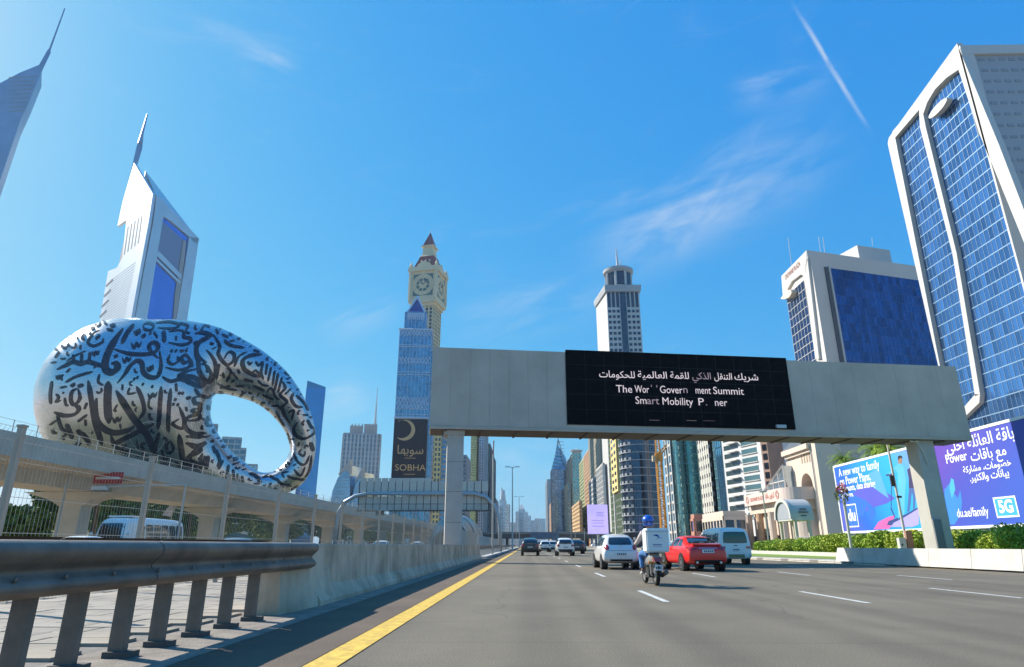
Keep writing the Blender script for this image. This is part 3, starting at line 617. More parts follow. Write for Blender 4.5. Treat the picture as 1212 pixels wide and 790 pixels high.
# ------------------------------------------------------------------ ring shaped museum
CPS = [(151, 470, 93.5, 200), (172, 453, 76.5, 203), (203, 435, 59, 207), (241, 425.5, 43, 212), (270, 432, 36, 217), (297, 443, 31, 222), (322, 459, 25.5, 227), (342, 482, 21, 232), (355.5, 508, 17.5, 236), (358.5, 535, 15.5, 238), (348, 560, 17, 238), (326, 573, 16, 236), (300, 575, 17.5, 232), (272, 566, 25, 227), (239, 556, 38, 220), (199, 528, 55, 212), (169, 500, 75, 204)]
lp = catmull(CPS, 12, True)
bmm = bmesh.new()
for (px, py, r, Y) in lp:
    c = AY(px, py, Y); rr = r * (c - CAMP).length / FPX * 1.0 / math.sqrt(1 + ((px - CXP) / FPX) ** 2 + ((py - CYP) / FPX) ** 2)
    bmesh.ops.create_icosphere(bmm, subdivisions=3, radius=rr * .975, matrix=Matrix.Translation(c))
me = bpy.data.meshes.new('ring'); bmm.to_mesh(me); bmm.free()
ro = bpy.data.objects.new('ring_tmp', me); COL.objects.link(ro)
m1 = ro.modifiers.new('r', 'REMESH'); m1.mode = 'VOXEL'; m1.voxel_size = 1.0; m1.use_smooth_shade = True
m2 = ro.modifiers.new('s', 'SMOOTH'); m2.factor = .5; m2.iterations = 14
ring_me = eval_mesh(ro, 'shell'); ring_me.polygons.foreach_set('use_smooth', [True] * len(ring_me.polygons))
def ring_mat():
    m = mat('brushed_steel', (.55, .56, .59), .27, metal=.95, var=.05, scale=.3); nt = m.node_tree; N = nt.nodes; L = nt.links; b = N['Principled BSDF']
    tc = N.new('ShaderNodeTexCoord'); hs_ = []
    for d in ((0, 0, 1), (.5, .6, .5), (-.6, .5, .5)):
        dp = N.new('ShaderNodeVectorMath'); dp.operation = 'DOT_PRODUCT'; L.new(tc.outputs['Object'], dp.inputs[0]); dp.inputs[1].default_value = d
        pp_ = N.new('ShaderNodeMath'); pp_.operation = 'PINGPONG'; L.new(dp.outputs['Value'], pp_.inputs[0]); pp_.inputs[1].default_value = 1.6
        g = N.new('ShaderNodeMath'); g.operation = 'GREATER_THAN'; L.new(pp_.outputs[0], g.inputs[0]); g.inputs[1].default_value = .02; hs_.append(g.outputs[0])
    a = N.new('ShaderNodeMath'); a.operation = 'MULTIPLY'; L.new(hs_[0], a.inputs[0]); L.new(hs_[1], a.inputs[1])
    a2_ = N.new('ShaderNodeMath'); a2_.operation = 'MULTIPLY'; L.new(a.outputs[0], a2_.inputs[0]); L.new(hs_[2], a2_.inputs[1])
    r = N.new('ShaderNodeMapRange'); L.new(a2_.outputs[0], r.inputs[0]); r.inputs[3].default_value = .5; r.inputs[4].default_value = .27; L.new(r.outputs[0], b.inputs['Roughness'])
    return m
ring_me.materials.clear(); ring_me.materials.append(ring_mat())
RC = AY(230, 545, 215)
mu = thing('museum', 'giant steel ring shaped museum covered in dark flowing calligraphy windows', 'museum', (RC.x, RC.y, 0))
vv = [tuple(v.co) for v in ring_me.vertices]; ff = [tuple(p.vertices) for p in ring_me.polygons]
for v in ring_me.vertices: v.co -= Vector((RC.x, RC.y, 0))
so_ = bpy.data.objects.new('shell', ring_me); COL.objects.link(so_); so_.parent = mu
RB = BVHTree.FromPolygons([Vector(v) for v in vv], ff)
STR = []
def Z2(pts, w): STR.append(([(50 + x / 3.95, 370 + y / 3.95) for x, y in pts], w / 3.95))
def Z3(pts, w): STR.append(([(220 + x / 3.765, 380 + y / 3.765) for x, y in pts], w / 3.765))
def V2(x, y, k=1, w=8): Z2([(x - 24 * k, y - 8 * k), (x - 10 * k, y + 18 * k), (x, y - 6 * k), (x + 12 * k, y + 10 * k), (x + 24 * k, y - 14 * k)], w)
def D2(*p):
    for x, y in p: Z2([(x - 5, y - 3), (x + 5, y + 3)], 10)
for pts, w in [
 ([(378, 75), (340, 130), (312, 180), (295, 230), (298, 268), (325, 280), (350, 262), (345, 240), (322, 240)], 23),
 ([(300, 255), (260, 245), (215, 232), (180, 240), (145, 232), (110, 248), (68, 268)], 15), ([(218, 235), (224, 185)], 9), ([(182, 240), (186, 192)], 9), ([(146, 234), (146, 196)], 8),
 ([(430, 55), (398, 95), (370, 148)], 16), ([(335, 172), (400, 192), (470, 197), (522, 188), (542, 162), (527, 142), (502, 150), (505, 178), (542, 215)], 13),
 ([(470, 62), (490, 50), (520, 60), (510, 82), (480, 80), (470, 62)], 8), ([(530, 50), (590, 44), (640, 58), (612, 76), (540, 72)], 8), ([(640, 50), (680, 62), (670, 85)], 8),
 ([(692, 98), (666, 95), (663, 115), (690, 122), (690, 142), (650, 152), (590, 142)], 11), ([(567, 85), (571, 142)], 13),
 ([(350, 332), (385, 290), (410, 252), (440, 228), (465, 238), (472, 278), (500, 302), (538, 300), (555, 250), (548, 180)], 15),
 ([(560, 300), (600, 322), (650, 312), (700, 332), (742, 346), (752, 330), (700, 302), (640, 297), (680, 275), (737, 262)], 15),
 ([(692, 218), (667, 200), (650, 215), (665, 237), (690, 225), (690, 252), (640, 270), (575, 257)], 12), ([(598, 195), (588, 225), (608, 243), (635, 228), (632, 205)], 9),
 ([(712, 100), (750, 95), (787, 110), (742, 130), (720, 165), (728, 205), (768, 235)], 13), ([(215, 318), (228, 400), (243, 500), (268, 580), (280, 622)], 15),
 ([(310, 322), (305, 420), (312, 520)], 24), ([(254, 400), (248, 470), (270, 528), (330, 562), (400, 552), (432, 530)], 18), ([(345, 365), (385, 430), (432, 502), (482, 560), (508, 615), (512, 652)], 20),
 ([(440, 345), (465, 400), (476, 460), (450, 502)], 13), ([(325, 622), (380, 592), (440, 562), (522, 520)], 19), ([(320, 575), (345, 630), (400, 655), (418, 640)], 11),
 ([(167, 355), (140, 370), (134, 410), (150, 432), (176, 402), (168, 358)], 11), ([(150, 432), (172, 450), (150, 477), (100, 482), (55, 466)], 13), ([(65, 380), (76, 398), (65, 418), (88, 410)], 8),
 ([(108, 328), (160, 300), (238, 277)], 10), ([(268, 288), (262, 325), (287, 341)], 8), ([(352, 430), (338, 456), (350, 462)], 8), ([(105, 398), (110, 430), (122, 436)], 7),
 ([(556, 345), (551, 420), (546, 500), (540, 548)], 13), ([(601, 355), (593, 430), (589, 520), (590, 562)], 12), ([(640, 440), (662, 500), (655, 542), (610, 522), (640, 498)], 10),
 ([(732, 395), (710, 400), (714, 425), (736, 430), (730, 472), (682, 490), (665, 522), (690, 560), (750, 582), (786, 575)], 12), ([(715, 358), (740, 390), (786, 402)], 9),
 ([(750, 668), (735, 685), (750, 700), (762, 672), (745, 730)], 8), ([(690, 625), (740, 620), (762, 610), (702, 660), (690, 690), (735, 715), (742, 737)], 14), ([(640, 570), (650, 640), (665, 700), (722, 726)], 16),
 ([(548, 560), (526, 640), (531, 682)], 13), ([(490, 562), (510, 622)], 12), ([(602, 600), (580, 622), (590, 657), (612, 640), (602, 600)], 9), ([(568, 582), (584, 602)], 9),
 ([(160, 550), (200, 582), (222, 622)], 13), ([(112, 520), (130, 562), (142, 592)], 12), ([(200, 500), (205, 532)], 7), ([(165, 512), (210, 478)], 12), ([(46, 320), (38, 380), (40, 430)], 9), ([(70, 480), (90, 540), (120, 570)], 9),
 ([(270, 85), (240, 100), (214, 140), (240, 157), (280, 140), (286, 120)], 9), ([(300, 78), (334, 86)], 8), ([(590, 90), (640, 84), (672, 94)], 6), ([(410, 350), (402, 380), (440, 375)], 8), ([(262, 240), (240, 262)], 6),
 ([(100, 290), (88, 300), (92, 320)], 6), ([(500, 400), (498, 440), (516, 452)], 7), ([(440, 600), (450, 640)], 6), ([(625, 330), (628, 372)], 7), ([(205, 180), (160, 200), (110, 230)], 5), ([(735, 100), (760, 60), (785, 70)], 8),
 ([(760, 240), (790, 290), (770, 330)], 9), ([(520, 90), (540, 120)], 6), ([(180, 640), (230, 660), (300, 670)], 10), ([(300, 660), (360, 690), (440, 700)], 10), ([(470, 690), (540, 710), (600, 705)], 10), ([(620, 700), (680, 745), (740, 750)], 10), ([(560, 640), (570, 690)], 8)]: Z2(pts, w)
for a in ((440, 150), (395, 218, .9), (350, 498, .9), (515, 385, .9), (250, 188, .7), (720, 140, .5), (80, 300, .6), (180, 340, .5), (330, 60, .5)): V2(*a)
D2((605, 180), (625, 180), (640, 225), (622, 408), (634, 432), (613, 430), (640, 378), (656, 378), (430, 312), (445, 305), (505, 98), (255, 120), (265, 112), (225, 60 + 40), (120, 545), (130, 552), (755, 240), (735, 245), (700, 250), (585, 680), (598, 690))
for pts, w in [
 ([(40, 60), (75, 50), (100, 75), (60, 100), (45, 140), (55, 180), (62, 232), (100, 275), (130, 240), (131, 190), (110, 150), (90, 130)], 11), ([(120, 60), (150, 110), (145, 150), (180, 195), (210, 180), (215, 150), (190, 140), (170, 170)], 10),
 ([(170, 85), (200, 110), (262, 120)], 9), ([(215, 205), (235, 160), (272, 138)], 8), ([(340, 150), (290, 155), (255, 175), (260, 215), (300, 240), (342, 250)], 13), ([(345, 180), (335, 230), (346, 262)], 8), ([(362, 190), (355, 242)], 7), ([(380, 205), (365, 272)], 7),
 ([(396, 220), (385, 292)], 7), ([(412, 232), (395, 312)], 8), ([(428, 250), (410, 322)], 7), ([(430, 270), (442, 300), (420, 330), (450, 360), (430, 385), (440, 420), (465, 457)], 9), ([(480, 320), (470, 350), (490, 380), (522, 385)], 9), ([(490, 330), (530, 370), (546, 402)], 7),
 ([(455, 410), (480, 400), (470, 442)], 8), ([(500, 450), (480, 480), (490, 510), (530, 525), (576, 495), (560, 468)], 9), ([(540, 440), (562, 482)], 8), ([(555, 540), (567, 582)], 11), ([(450, 500), (461, 552)], 8), ([(515, 570), (505, 590), (525, 602), (531, 580)], 7),
 ([(480, 590), (500, 630), (530, 640), (551, 600)], 8), ([(480, 660), (510, 690), (532, 650)], 7), ([(450, 690), (480, 702), (540, 710)], 8), ([(400, 700), (430, 730), (472, 735)], 9), ([(460, 760), (490, 742), (530, 735)], 8), ([(280, 680), (310, 690), (330, 720), (300, 726)], 10),
 ([(340, 700), (370, 690), (402, 710)], 8), ([(330, 740), (360, 760), (402, 742)], 8), ([(250, 690), (256, 742)], 8), ([(230, 680), (236, 732)], 7), ([(210, 660), (216, 722)], 7), ([(190, 640), (180, 712)], 8), ([(165, 620), (145, 662)], 9), ([(100, 600), (90, 662)], 12), ([(130, 570), (150, 620), (140, 652)], 9),
 ([(0, 545), (40, 560), (62, 580), (20, 602), (10, 640), (60, 667)], 16), ([(75, 590), (65, 620), (86, 640), (90, 608)], 9), ([(120, 555), (131, 592)], 8), ([(50, 390), (28, 400), (60, 420), (52, 440), (0, 446)], 10), ([(0, 480), (40, 500), (92, 500)], 10), ([(0, 515), (70, 521)], 9), ([(40, 300), (60, 330), (100, 340), (131, 320)], 9),
 ([(100, 200), (94, 232)], 8), ([(150, 190), (135, 262)], 7), ([(180, 200), (200, 230), (180, 272)], 8), ([(205, 230), (232, 262)], 7), ([(258, 260), (302, 272)], 8), ([(220, 290), (262, 292)], 6), ([(300, 290), (352, 312)], 7), ([(340, 330), (392, 352)], 6), ([(275, 180), (285, 195), (295, 182)], 7), ([(310, 180), (325, 200), (338, 180)], 7),
 ([(270, 215), (290, 232), (310, 222), (330, 240)], 8), ([(360, 320), (380, 300), (400, 340), (420, 350)], 7), ([(140, 280), (180, 300), (230, 310)], 6), ([(160, 60), (190, 75)], 7), ([(300, 130), (330, 140)], 7), ([(400, 400), (420, 440), (440, 470)], 6), ([(440, 330), (470, 300)], 7), ([(520, 420), (545, 420)], 7), ([(300, 650), (350, 665), (400, 670)], 5),
 ([(505, 540), (500, 560)], 7), ([(560, 600), (552, 660), (530, 700)], 6), ([(420, 765), (460, 775)], 7), ([(380, 720), (370, 740)], 8), ([(270, 730), (300, 750)], 8), ([(440, 700), (430, 680), (460, 672)], 6), ([(100, 690), (130, 700), (170, 740)], 8), ([(0, 690), (50, 700)], 8), ([(60, 720), (90, 730)], 8),
 ([(75, 185), (85, 190)], 10), ([(230, 215), (240, 235)], 8), ([(150, 300), (200, 290)], 5), ([(320, 265), (340, 285), (370, 290)], 6), ([(380, 380), (410, 380), (430, 400)], 6)]: Z3(pts, w)
M_cal = mat('calligraphy_glass', (.014, .018, .035), .12, metal=.1, var=.2, scale=.2, spec=.7)
def drape(mb, pts, w, caster, mpx=.28):
    fine = catmull(pts, 9); n = len(fine); cs = []
    for i, (x, y) in enumerate(fine):
        a = fine[max(0, i - 1)]; b = fine[min(n - 1, i + 1)]; dx, dy = b[0] - a[0], b[1] - a[1]; l = math.hypot(dx, dy) or 1
        ca = abs(dx / l * .6 + dy / l * .8); s = i / (n - 1); tp = min(1, .25 + 5 * s, .25 + 4 * (1 - s)); ww = w * .5 * tp * (.72 + .42 * ca)
        cs.append([caster(x + o * ww * -dy / l, y + o * ww * dx / l) for o in (-1, -.33, .33, 1)])
    for r0, r1 in zip(cs[:-1], cs[1:]):
        for j in range(3):
            q = (r0[j], r0[j + 1], r1[j + 1], r1[j])
            if any(k is None for k in q) or (q[0] - q[2]).length > 9: continue
            mb.poly(*q)
def cast_px(x, y):
    h, nn, _, _ = RB.ray_cast(CAMP, ray(x, y).normalized())
    return None if h is None else h + nn * .16
# small marks and vowel signs in the gaps between the large letters
pool = []
for pts, w in STR: pool += [(x, y, w) for x, y in catmull(pts, 4)]
rs = random.Random(21); MOT = [[(-4, -2), (-1.5, 3), (0, -1), (2, 2), (4, -3)], [(0, -5), (-1, 1), (3, 4)], [(-5, 3), (0, 0), (5, -3)], [(-1, -5), (0, 5)], [(3, -4), (-3, -2), (-2, 3), (3, 4)], [(-5, 0), (-2, 4), (3, 3), (5, -2)], [(-1, -1), (1, 1)]]
for k in range(5200):
    x, y = rs.uniform(62, 372), rs.uniform(380, 582); h_ = RB.ray_cast(CAMP, ray(x, y).normalized())[0]
    if h_ is None: continue
    sc = rs.uniform(.55, 1.1) * (1.0 if x < 250 else .7)
    if min((x - a) ** 2 + (y - b) ** 2 - (4.3 * sc + c * .7 + 1.0) ** 2 for a, b, c in pool) < 0: continue
    m_ = MOT[rs.randrange(len(MOT))]; an = rs.uniform(-.5, .5) + (0 if x < 250 else (x - 250) / 120); co_, si_ = math.cos(an), math.sin(an); pts = [(x + sc * (a * co_ - b * si_), y + sc * (a * si_ + b * co_)) for a, b in m_]
    w = 1.9 * sc + .5; STR.append((pts, w)); pool += [(a, b, w) for a, b in pts]
cm = MB()
for pts, w in STR: drape(cm, pts, w * 1.5, cast_px)
co = cm.build('calligraphy_window', M_cal, mu); co['kind'] = 'stuff'
# strokes on the faces turned away, drawn from the other side with the same hand
cm = MB(); rs = random.Random(3); BK = RC + Vector((-95, 260, 40))
for k in range(150):
    pts, w = STR[rs.randrange(len(STR))]; cx = sum(p[0] for p in pts) / len(pts); cy = sum(p[1] for p in pts) / len(pts); tx = rs.uniform(-42, 42); tz = rs.uniform(8, 75)
    def back(x, y, tx=tx, tz=tz, cx=cx, cy=cy):
        T = Vector((RC.x, RC.y, 0)) + Vector((.94, .34, 0)) * (tx + (x - cx) * .28) + Vector((0, 0, tz - (y - cy) * .28)); h, nn, _, _ = RB.ray_cast(BK, (T - BK).normalized()); return None if h is None else h + nn * .16
    drape(cm, pts, w * 1.3, back)
if cm.v: co = cm.build('calligraphy_window', M_cal, mu); co['kind'] = 'stuff'
# ------------------------------------------------------------------ buildings
def skin(A, B, z0, z1, bay, fl, pw, sh, dep, G, P, S=None, goff=.05):
    A = Vector((A[0], A[1])); B = Vector((B[0], B[1])); L = (B - A).length; t = (B - A) / L; n = Vector((t.y, -t.x))
    nb = max(1, round(L / bay)); nf = max(1, round((z1 - z0) / fl)); w = L / nb; h = (z1 - z0) / nf
    if G is not None:
        for i in range(nb):
            for j in range(nf):
                l0, l1 = i * w + .01, (i + 1) * w - .01; a = A + t * l0 + n * goff; b = A + t * l1 + n * goff
                G.poly((a.x, a.y, z0 + j * h + .01), (b.x, b.y, z0 + j * h + .01), (b.x, b.y, z0 + (j + 1) * h - .01), (a.x, a.y, z0 + (j + 1) * h - .01))
    if P is not None and pw > 0:
        for i in range(nb + 1):
            l = i * w; P.ob(A, t, n, max(0, l - pw / 2), min(L, l + pw / 2), goff + .01, dep, z0, z1)
    if S is not None and sh > 0:
        for j in range(nf + 1):
            z = z0 + j * h; S.ob(A, t, n, .0, L, goff + .01, dep * .86, max(z0, z - sh / 2), min(z1, z + sh / 2))
def faces(poly):
    c = Vector((sum(p[0] for p in poly), sum(p[1] for p in poly))) / len(poly)
    for a, b in zip(poly, poly[1:] + poly[:1]):
        t = Vector((b[0] - a[0], b[1] - a[1])).normalized(); n = Vector((t.y, -t.x)); m = Vector(((a[0] + b[0]) / 2, (a[1] + b[1]) / 2))
        yield a, b, n, (n.dot(-m) / m.length) > -.25
def rect(x0, x1, y0, y1): return [(x0, y0), (x1, y0), (x1, y1), (x0, y1)]
def blockset(t, poly, z0, z1, wall, gl, bay=3, fl=3.6, pw=.3, sh=.6, dep=.25, span=None, pier=None, roof=True, styles=None):
    mb = MB(); mb.prism(poly, z0, z1 + (1.2 if roof else 0)); mb.build('wall', wall, t)
    G = MB(); P = MB(); S = MB()
    for k, (a, b, n, vis) in enumerate(faces(poly)):
        if not vis: continue
        st = dict(bay=bay, fl=fl, pw=pw, sh=sh, dep=dep)
        if styles and k in styles: st.update(styles[k])
        skin(a, b, z0, z1, st['bay'], st['fl'], st['pw'], st['sh'], st['dep'], G, P, S)
    if G.v: G.build('window_glass', gl, t)['kind'] = 'stuff'
    if P.v: P.build('mullion', pier or wall, t)['kind'] = 'stuff'
    if S.v: S.build('spandrel', span or wall, t)['kind'] = 'stuff'
def ctr(poly): return (sum(p[0] for p in poly) / len(poly), sum(p[1] for p in poly) / len(poly), 0)
def ratio(px, py=600): d = ray(px, py); return d.x / d.y
def bld(label, name, pxl, pxc, pxr, ytop, X, wall, gl, depthmax=60, ycor=None, **k):
    """a slab whose street side stands at X and whose near corner is seen in column pxc"""
    yc = X / ratio(pxc, ycor or 600)
    ys = X / ratio(pxl, ycor or 600) if (pxl - pxc) * X < 0 and ratio(pxl, 600) * X > 0 else yc + depthmax
    ys = min(ys, yc + depthmax * 3); xr = yc * ratio(pxr, 600); z = AY(pxc, ytop, yc).z
    x0, x1 = sorted((X, xr)); poly = rect(x0, x1, yc, ys); t = thing(name, label, 'building', ctr(poly)); blockset(t, poly, 0, z, wall, gl, **k); return t, poly, z
G_blue = glass('glass_blue', (.16, .24, .36)); G_teal = glass('glass_teal', (.22, .40, .34)); G_cyan = glass('glass_cyan', (.26, .50, .60)); G_dark = glass('glass_dark', (.06, .075, .10)); G_navy = glass('glass_navy', (.035, .085, .24), rough=.06, var=.45)
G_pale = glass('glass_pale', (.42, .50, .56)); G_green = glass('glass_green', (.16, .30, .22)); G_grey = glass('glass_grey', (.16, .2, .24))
W_white = mat('facade_white', (.52, .505, .48), .7, var=.05, scale=.05); W_cream = mat('facade_cream', (.56, .48, .34), .8, var=.08, scale=.05); W_tan = mat('facade_tan', (.50, .31, .18), .8, var=.1, scale=.05)
W_grey = mat('facade_grey', (.36, .37, .38), .75, var=.08, scale=.05); W_dark = mat('facade_dark', (.09, .10, .12), .7, var=.15, scale=.05); W_green = mat('facade_green', (.34, .42, .2), .75, var=.1, scale=.05); W_yel = mat('facade_yellow', (.74, .56, .22), .75, var=.08, scale=.05)
W_pale = mat('facade_pale_blue', (.46, .46, .46), .75, var=.08, scale=.05); W_beige = mat('facade_beige', (.60, .50, .41), .8, var=.06, scale=.1, bump=.04); W_alu = mat('aluminium_cladding', (.62, .63, .65), .38, metal=.55, var=.06, scale=.06)

# ---- tall white framed tower at the right edge
TX = 117.0
RT = thing('office_tower', 'tallest tower on the right, white frame round two columns of blue glass', 'building', (TX + 15, 155, 0))
def fx(px, py, off=0.0): v = AX(px, py, TX); return Vector((TX - off, v.y, v.z))
cN = fx(1139, 51); cF = fx(1057, 163); HT = (cN.z + cF.z) / 2
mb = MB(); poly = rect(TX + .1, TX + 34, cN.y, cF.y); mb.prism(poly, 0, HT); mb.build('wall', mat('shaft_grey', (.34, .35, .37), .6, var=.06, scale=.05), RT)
# glass core of street side
nf = 36; fh = (HT - 6) / nf; 
def Zc(z, y): return Vector((TX, y, z))
G = MB(); Mv = MB(); Sv = MB()
y0, y1 = cN.y + 2.0, cF.y - 1.5
skin((TX, cF.y - 1.2), (TX, cN.y + 1.2), 8, HT - 4, 1.55, 3.4, .09, .26, .12, G, Mv, Sv)
G.build('window_glass', glass('glass_tower', (.09, .22, .46), island=.8, var=.4, rough=.05), RT)['kind'] = 'stuff'
Mv.build('mullion', mat('mullion_blue', (.22, .32, .46), .4, metal=.3), RT)['kind'] = 'stuff'; Sv.build('spandrel', mat('spandrel_blue', (.28, .42, .58), .35, metal=.4), RT)['kind'] = 'stuff'
def frame(name, pts, th=1.3, m=W_white, par=RT, off=.35):
    mb = MB(); mb.slab([fx(x, y, 0) - Vector((off, 0, 0)) * 0 for x, y in pts], (-1, 0, 0), th); return mb.build(name, m, par)
q = lambda z, y: AX  # unused
# frame pieces traced on the facade plane
frame('frame', [(1057, 163), (1139, 51), (1141, 82), (1126, 92), (1112, 106), (1103, 121), (1098, 135), (1093, 130), (1064.5, 163)])
frame('frame', [(1055.5, 170), (1057, 163), (1064.5, 163), (1118, 433), (1134, 510), (1127, 505), (1116, 433), (1108, 400)])
frame('frame', [(1139, 51), (1190, 172), (1225, 262), (1225, 300), (1186, 205), (1166, 158), (1141, 82)], 1.5)
frame('frame', [(1093, 130), (1098, 135), (1101, 150), (1138, 300), (1166, 467), (1160, 469), (1133, 300), (1094, 150)])
frame('frame', [(1160, 467), (1166, 467), (1165, 477), (1138, 503), (1131, 500)], 1.3)
mb = MB(); a = fx(1120, 128.5, .8); d = (fx(1131, 117.5) - fx(1109, 140)); L = d.length / 2; d.normalize(); e = Vector((1, 0, 0)).cross(d).normalized()
mb.slab([a + d * (L * math.cos(w)) + e * (L * .3 * math.sin(w)) for w in [i * math.pi / 12 for i in range(24)]], (-1, 0, 0), 1.6); mb.build('oval_ornament', W_white, RT)
mb = MB(); mb.slab([fx(1145, 105), fx(1151, 110), fx(1167, 158), (fx(1160, 160))], (-1, 0, 0), .5); mb.build('dark_slot', W_dark, RT)
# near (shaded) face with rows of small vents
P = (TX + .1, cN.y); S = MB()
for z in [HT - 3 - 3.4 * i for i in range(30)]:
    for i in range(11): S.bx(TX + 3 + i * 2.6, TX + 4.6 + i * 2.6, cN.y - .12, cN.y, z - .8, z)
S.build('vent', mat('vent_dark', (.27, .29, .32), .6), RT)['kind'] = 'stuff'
mb = MB(); mb.bx(TX - 1.5, TX - .4 + 2.2, cN.y - .6, cN.y - .02, 10, HT); mb.bx(TX - 1.4, TX + 34, cN.y - .7, cN.y - .03, HT - 2, HT + .8); mb.build('corner_frame', W_white, RT)
# podium of the tower, sloped louvres
pod = MB(); zz = AX(1165, 480, TX).z
pod.bx(TX - 14, TX + 34, cN.y - 14, cF.y + 6, 0, 8.0); pod.build('podium', W_white, RT)
mb = MB()
for i in range(26):
    y = cF.y + 2 - i * 2.1; mb.hexa([(TX - 14, y, 8), (TX - 14, y - 1.3, 8), (TX - 1.6, y - 1.3, 16.5), (TX - 1.6, y, 16.5)], [(TX - 14, y, 8.5), (TX - 14, y - 1.3, 8.5), (TX - 1.6, y - 1.3, 17), (TX - 1.6, y, 17)])
mb.build('sloped_louvre', W_grey, RT)['kind'] = 'stuff'
mb = MB(); mb.hexa([(TX - 13.9, cN.y - 12, 7.9), (TX - 13.9, cF.y + 4, 7.9), (TX - 1.6, cF.y + 4, 16.3), (TX - 1.6, cN.y - 12, 16.3)], [(TX - 13.9, cN.y - 12, 8.1), (TX - 13.9, cF.y + 4, 8.1), (TX - 1.6, cF.y + 4, 16.5), (TX - 1.6, cN.y - 12, 16.5)]); mb.build('sloped_glass', G_blue, RT)

# ---- hotel tower left of it
hz = 100.0; A = AZ(927.5, 327, hz); B = AZ(957.5, 296.5, hz); C_ = AZ(1087, 315.5, hz)
d1 = (A - B); d1.z = 0; d2 = (C_ - B); d2.z = 0
A = Vector((100.3, B.y + 23, 0)); C2 = Vector((B.x + d2.x, B.y + d2.y, 0)); D2_ = A + (C2 - B); D2_.z = 0
poly = [(B.x, B.y), (C2.x, C2.y), (D2_.x, D2_.y), (A.x, A.y)]
HW = thing('hotel_tower', 'broad tower with navy glass front, white rim and rooftop box left of the tallest tower', 'building', (B.x, B.y, 0))
mb = MB(); mb.prism(poly, 0, hz); mb.build('wall', mat('hotel_wall', (.60, .55, .50), .7, var=.05, scale=.05), HW)
t2 = (C2 - Vector((B.x, B.y, 0))).normalized(); n2 = Vector((t2.y, -t2.x, 0)); PB = Vector((B.x, B.y, 0))
def hp(px, py): v = AP(px, py, PB, n2); return v
G = MB(); Mv = MB(); Sv = MB(); l0 = (hp(981, 316) - PB).dot(t2); zt = hp(985, 318).z
aa = PB + t2 * l0; bb = PB + t2 * ((C2 - PB).length - .4)
skin(aa, bb, 10, zt, 1.7, 3.3, .09, .12, .12, G, Mv, Sv, goff=.08); gob = G.build('window_glass', G_navy, HW); gob['kind'] = 'stuff'; Mv.build('mullion', mat('mullion_navy', (.10, .13, .25), .4, metal=.4), HW)['kind'] = 'stuff'; Sv.build('spandrel', MATS['mullion_navy'], HW)['kind'] = 'stuff'
mb = MB(); mb.ob(PB, t2, n2, l0 - 2.2, l0 - .9, .02, .5, 10, zt); mb.build('dark_slot', W_dark, HW)
mb = MB(); mb.ob(PB, t2, n2, l0 - .8, l0 - .1, .02, .8, 10, zt + .3); mb.build('fin', W_white, HW)
# lit narrow side
tA = (A - PB).normalized(); nA = Vector((-tA.y, tA.x, 0)); nA = nA if nA.x < 0 else -nA; LA = (A - PB).length
def sp_(px, py): v = AP(px, py, PB, nA); return (v - PB).dot(tA), v.z
G = MB(); Mv = MB(); Sv = MB(); sa = Vector((A.x, A.y, 0)) - tA * .5; sb = PB + tA * 7.0
zz1 = sp_(932, 350)[1]
skin(sa, sb, 10, zz1, 2.6, 3.3, .14, .22, .2, G, Mv, Sv); G.build('window_glass', glass('glass_side', (.06, .14, .36)), HW)['kind'] = 'stuff'; Mv.build('mullion', W_white, HW)['kind'] = 'stuff'; Sv.build('spandrel', W_pale, HW)['kind'] = 'stuff'
def sidepoly(name, pts, th, m):
    mb = MB(); mb.slab([AP(x, y, PB, nA) for x, y in pts], nA, th); return mb.build(name, m, HW)
sidepoly('rim', [(927.5, 327), (957.5, 296.5), (959, 305), (955.5, 328), (951, 325), (940, 333), (935, 342), (934.5, 352), (929.5, 354)], .9, W_white)
sidepoly('rim', [(957.5, 297), (972.5, 425), (968, 425), (958, 350), (955.5, 328)], .9, W_white)
sidepoly('oval_ornament', [(934, 349), (938, 344), (943, 343), (944, 347), (941, 352), (935, 354.5), (930.5, 354)], 2.2, mat('ornament_cream', (.7, .58, .45), .7))
mb = MB(); P0 = AP(933, 329, PB, nA) + nA * .95; P1 = AP(952, 309, PB, nA) + nA * .95; P1.z = P0.z - .0; 
P0 = AP(932, 330, PB, nA); P1 = AP(952, 311, PB, nA); z_ = (P0.z + P1.z) / 2; Lw = (P1 - P0).length
dirT = Vector((P1.x - P0.x, P1.y - P0.y, 0)).normalized()
mb = MB(); lettering(mb, 'CROWNE PLAZA', Vector((P0.x, P0.y, z_ - .6)) + nA * 1.0, dirT, up, 2.6, 'LEFT', bold=.03, wx=Lw / 22); mb.build('lettering', mat('sign_maroon', (.30, .10, .08), .6), HW)
mb = MB(); zc = hp(1030, 288); l1 = (hp(1030, 300) - PB).dot(t2); l2 = (hp(1068, 300) - PB).dot(t2)
pp_ = lambda l, d: PB + t2 * l - n2 * d
hh = AD(1030, 288, math.hypot(pp_(l1, 6).x, pp_(l1, 6).y)).z
mb.prism([pp_(l1, 5)[:2], pp_(l2, 5)[:2], pp_(l2, 16)[:2], pp_(l1, 16)[:2]], hz - .1, hh); mb.build('rooftop_box', W_white, HW)
for px, y0_, y1_ in ((939, 300, 280), (979, 296, 278), (984, 297, 278.5), (1043, 289, 279)):
    l = (hp(px, 300) - PB).dot(t2); b_ = pp_(l, 3) if px > 950 else Vector((A.x + 1, A.y - 6, 0)); dd = math.hypot(b_.x, b_.y)
    mb = MB(); z1_ = AD(px, y1_, dd).z; mb.tube([(b_.x, b_.y, hz - .2 if px < 1030 else hh - .5), (b_.x + .3, b_.y, z1_)], .11, 4); mb.build('antenna', W_white, HW)

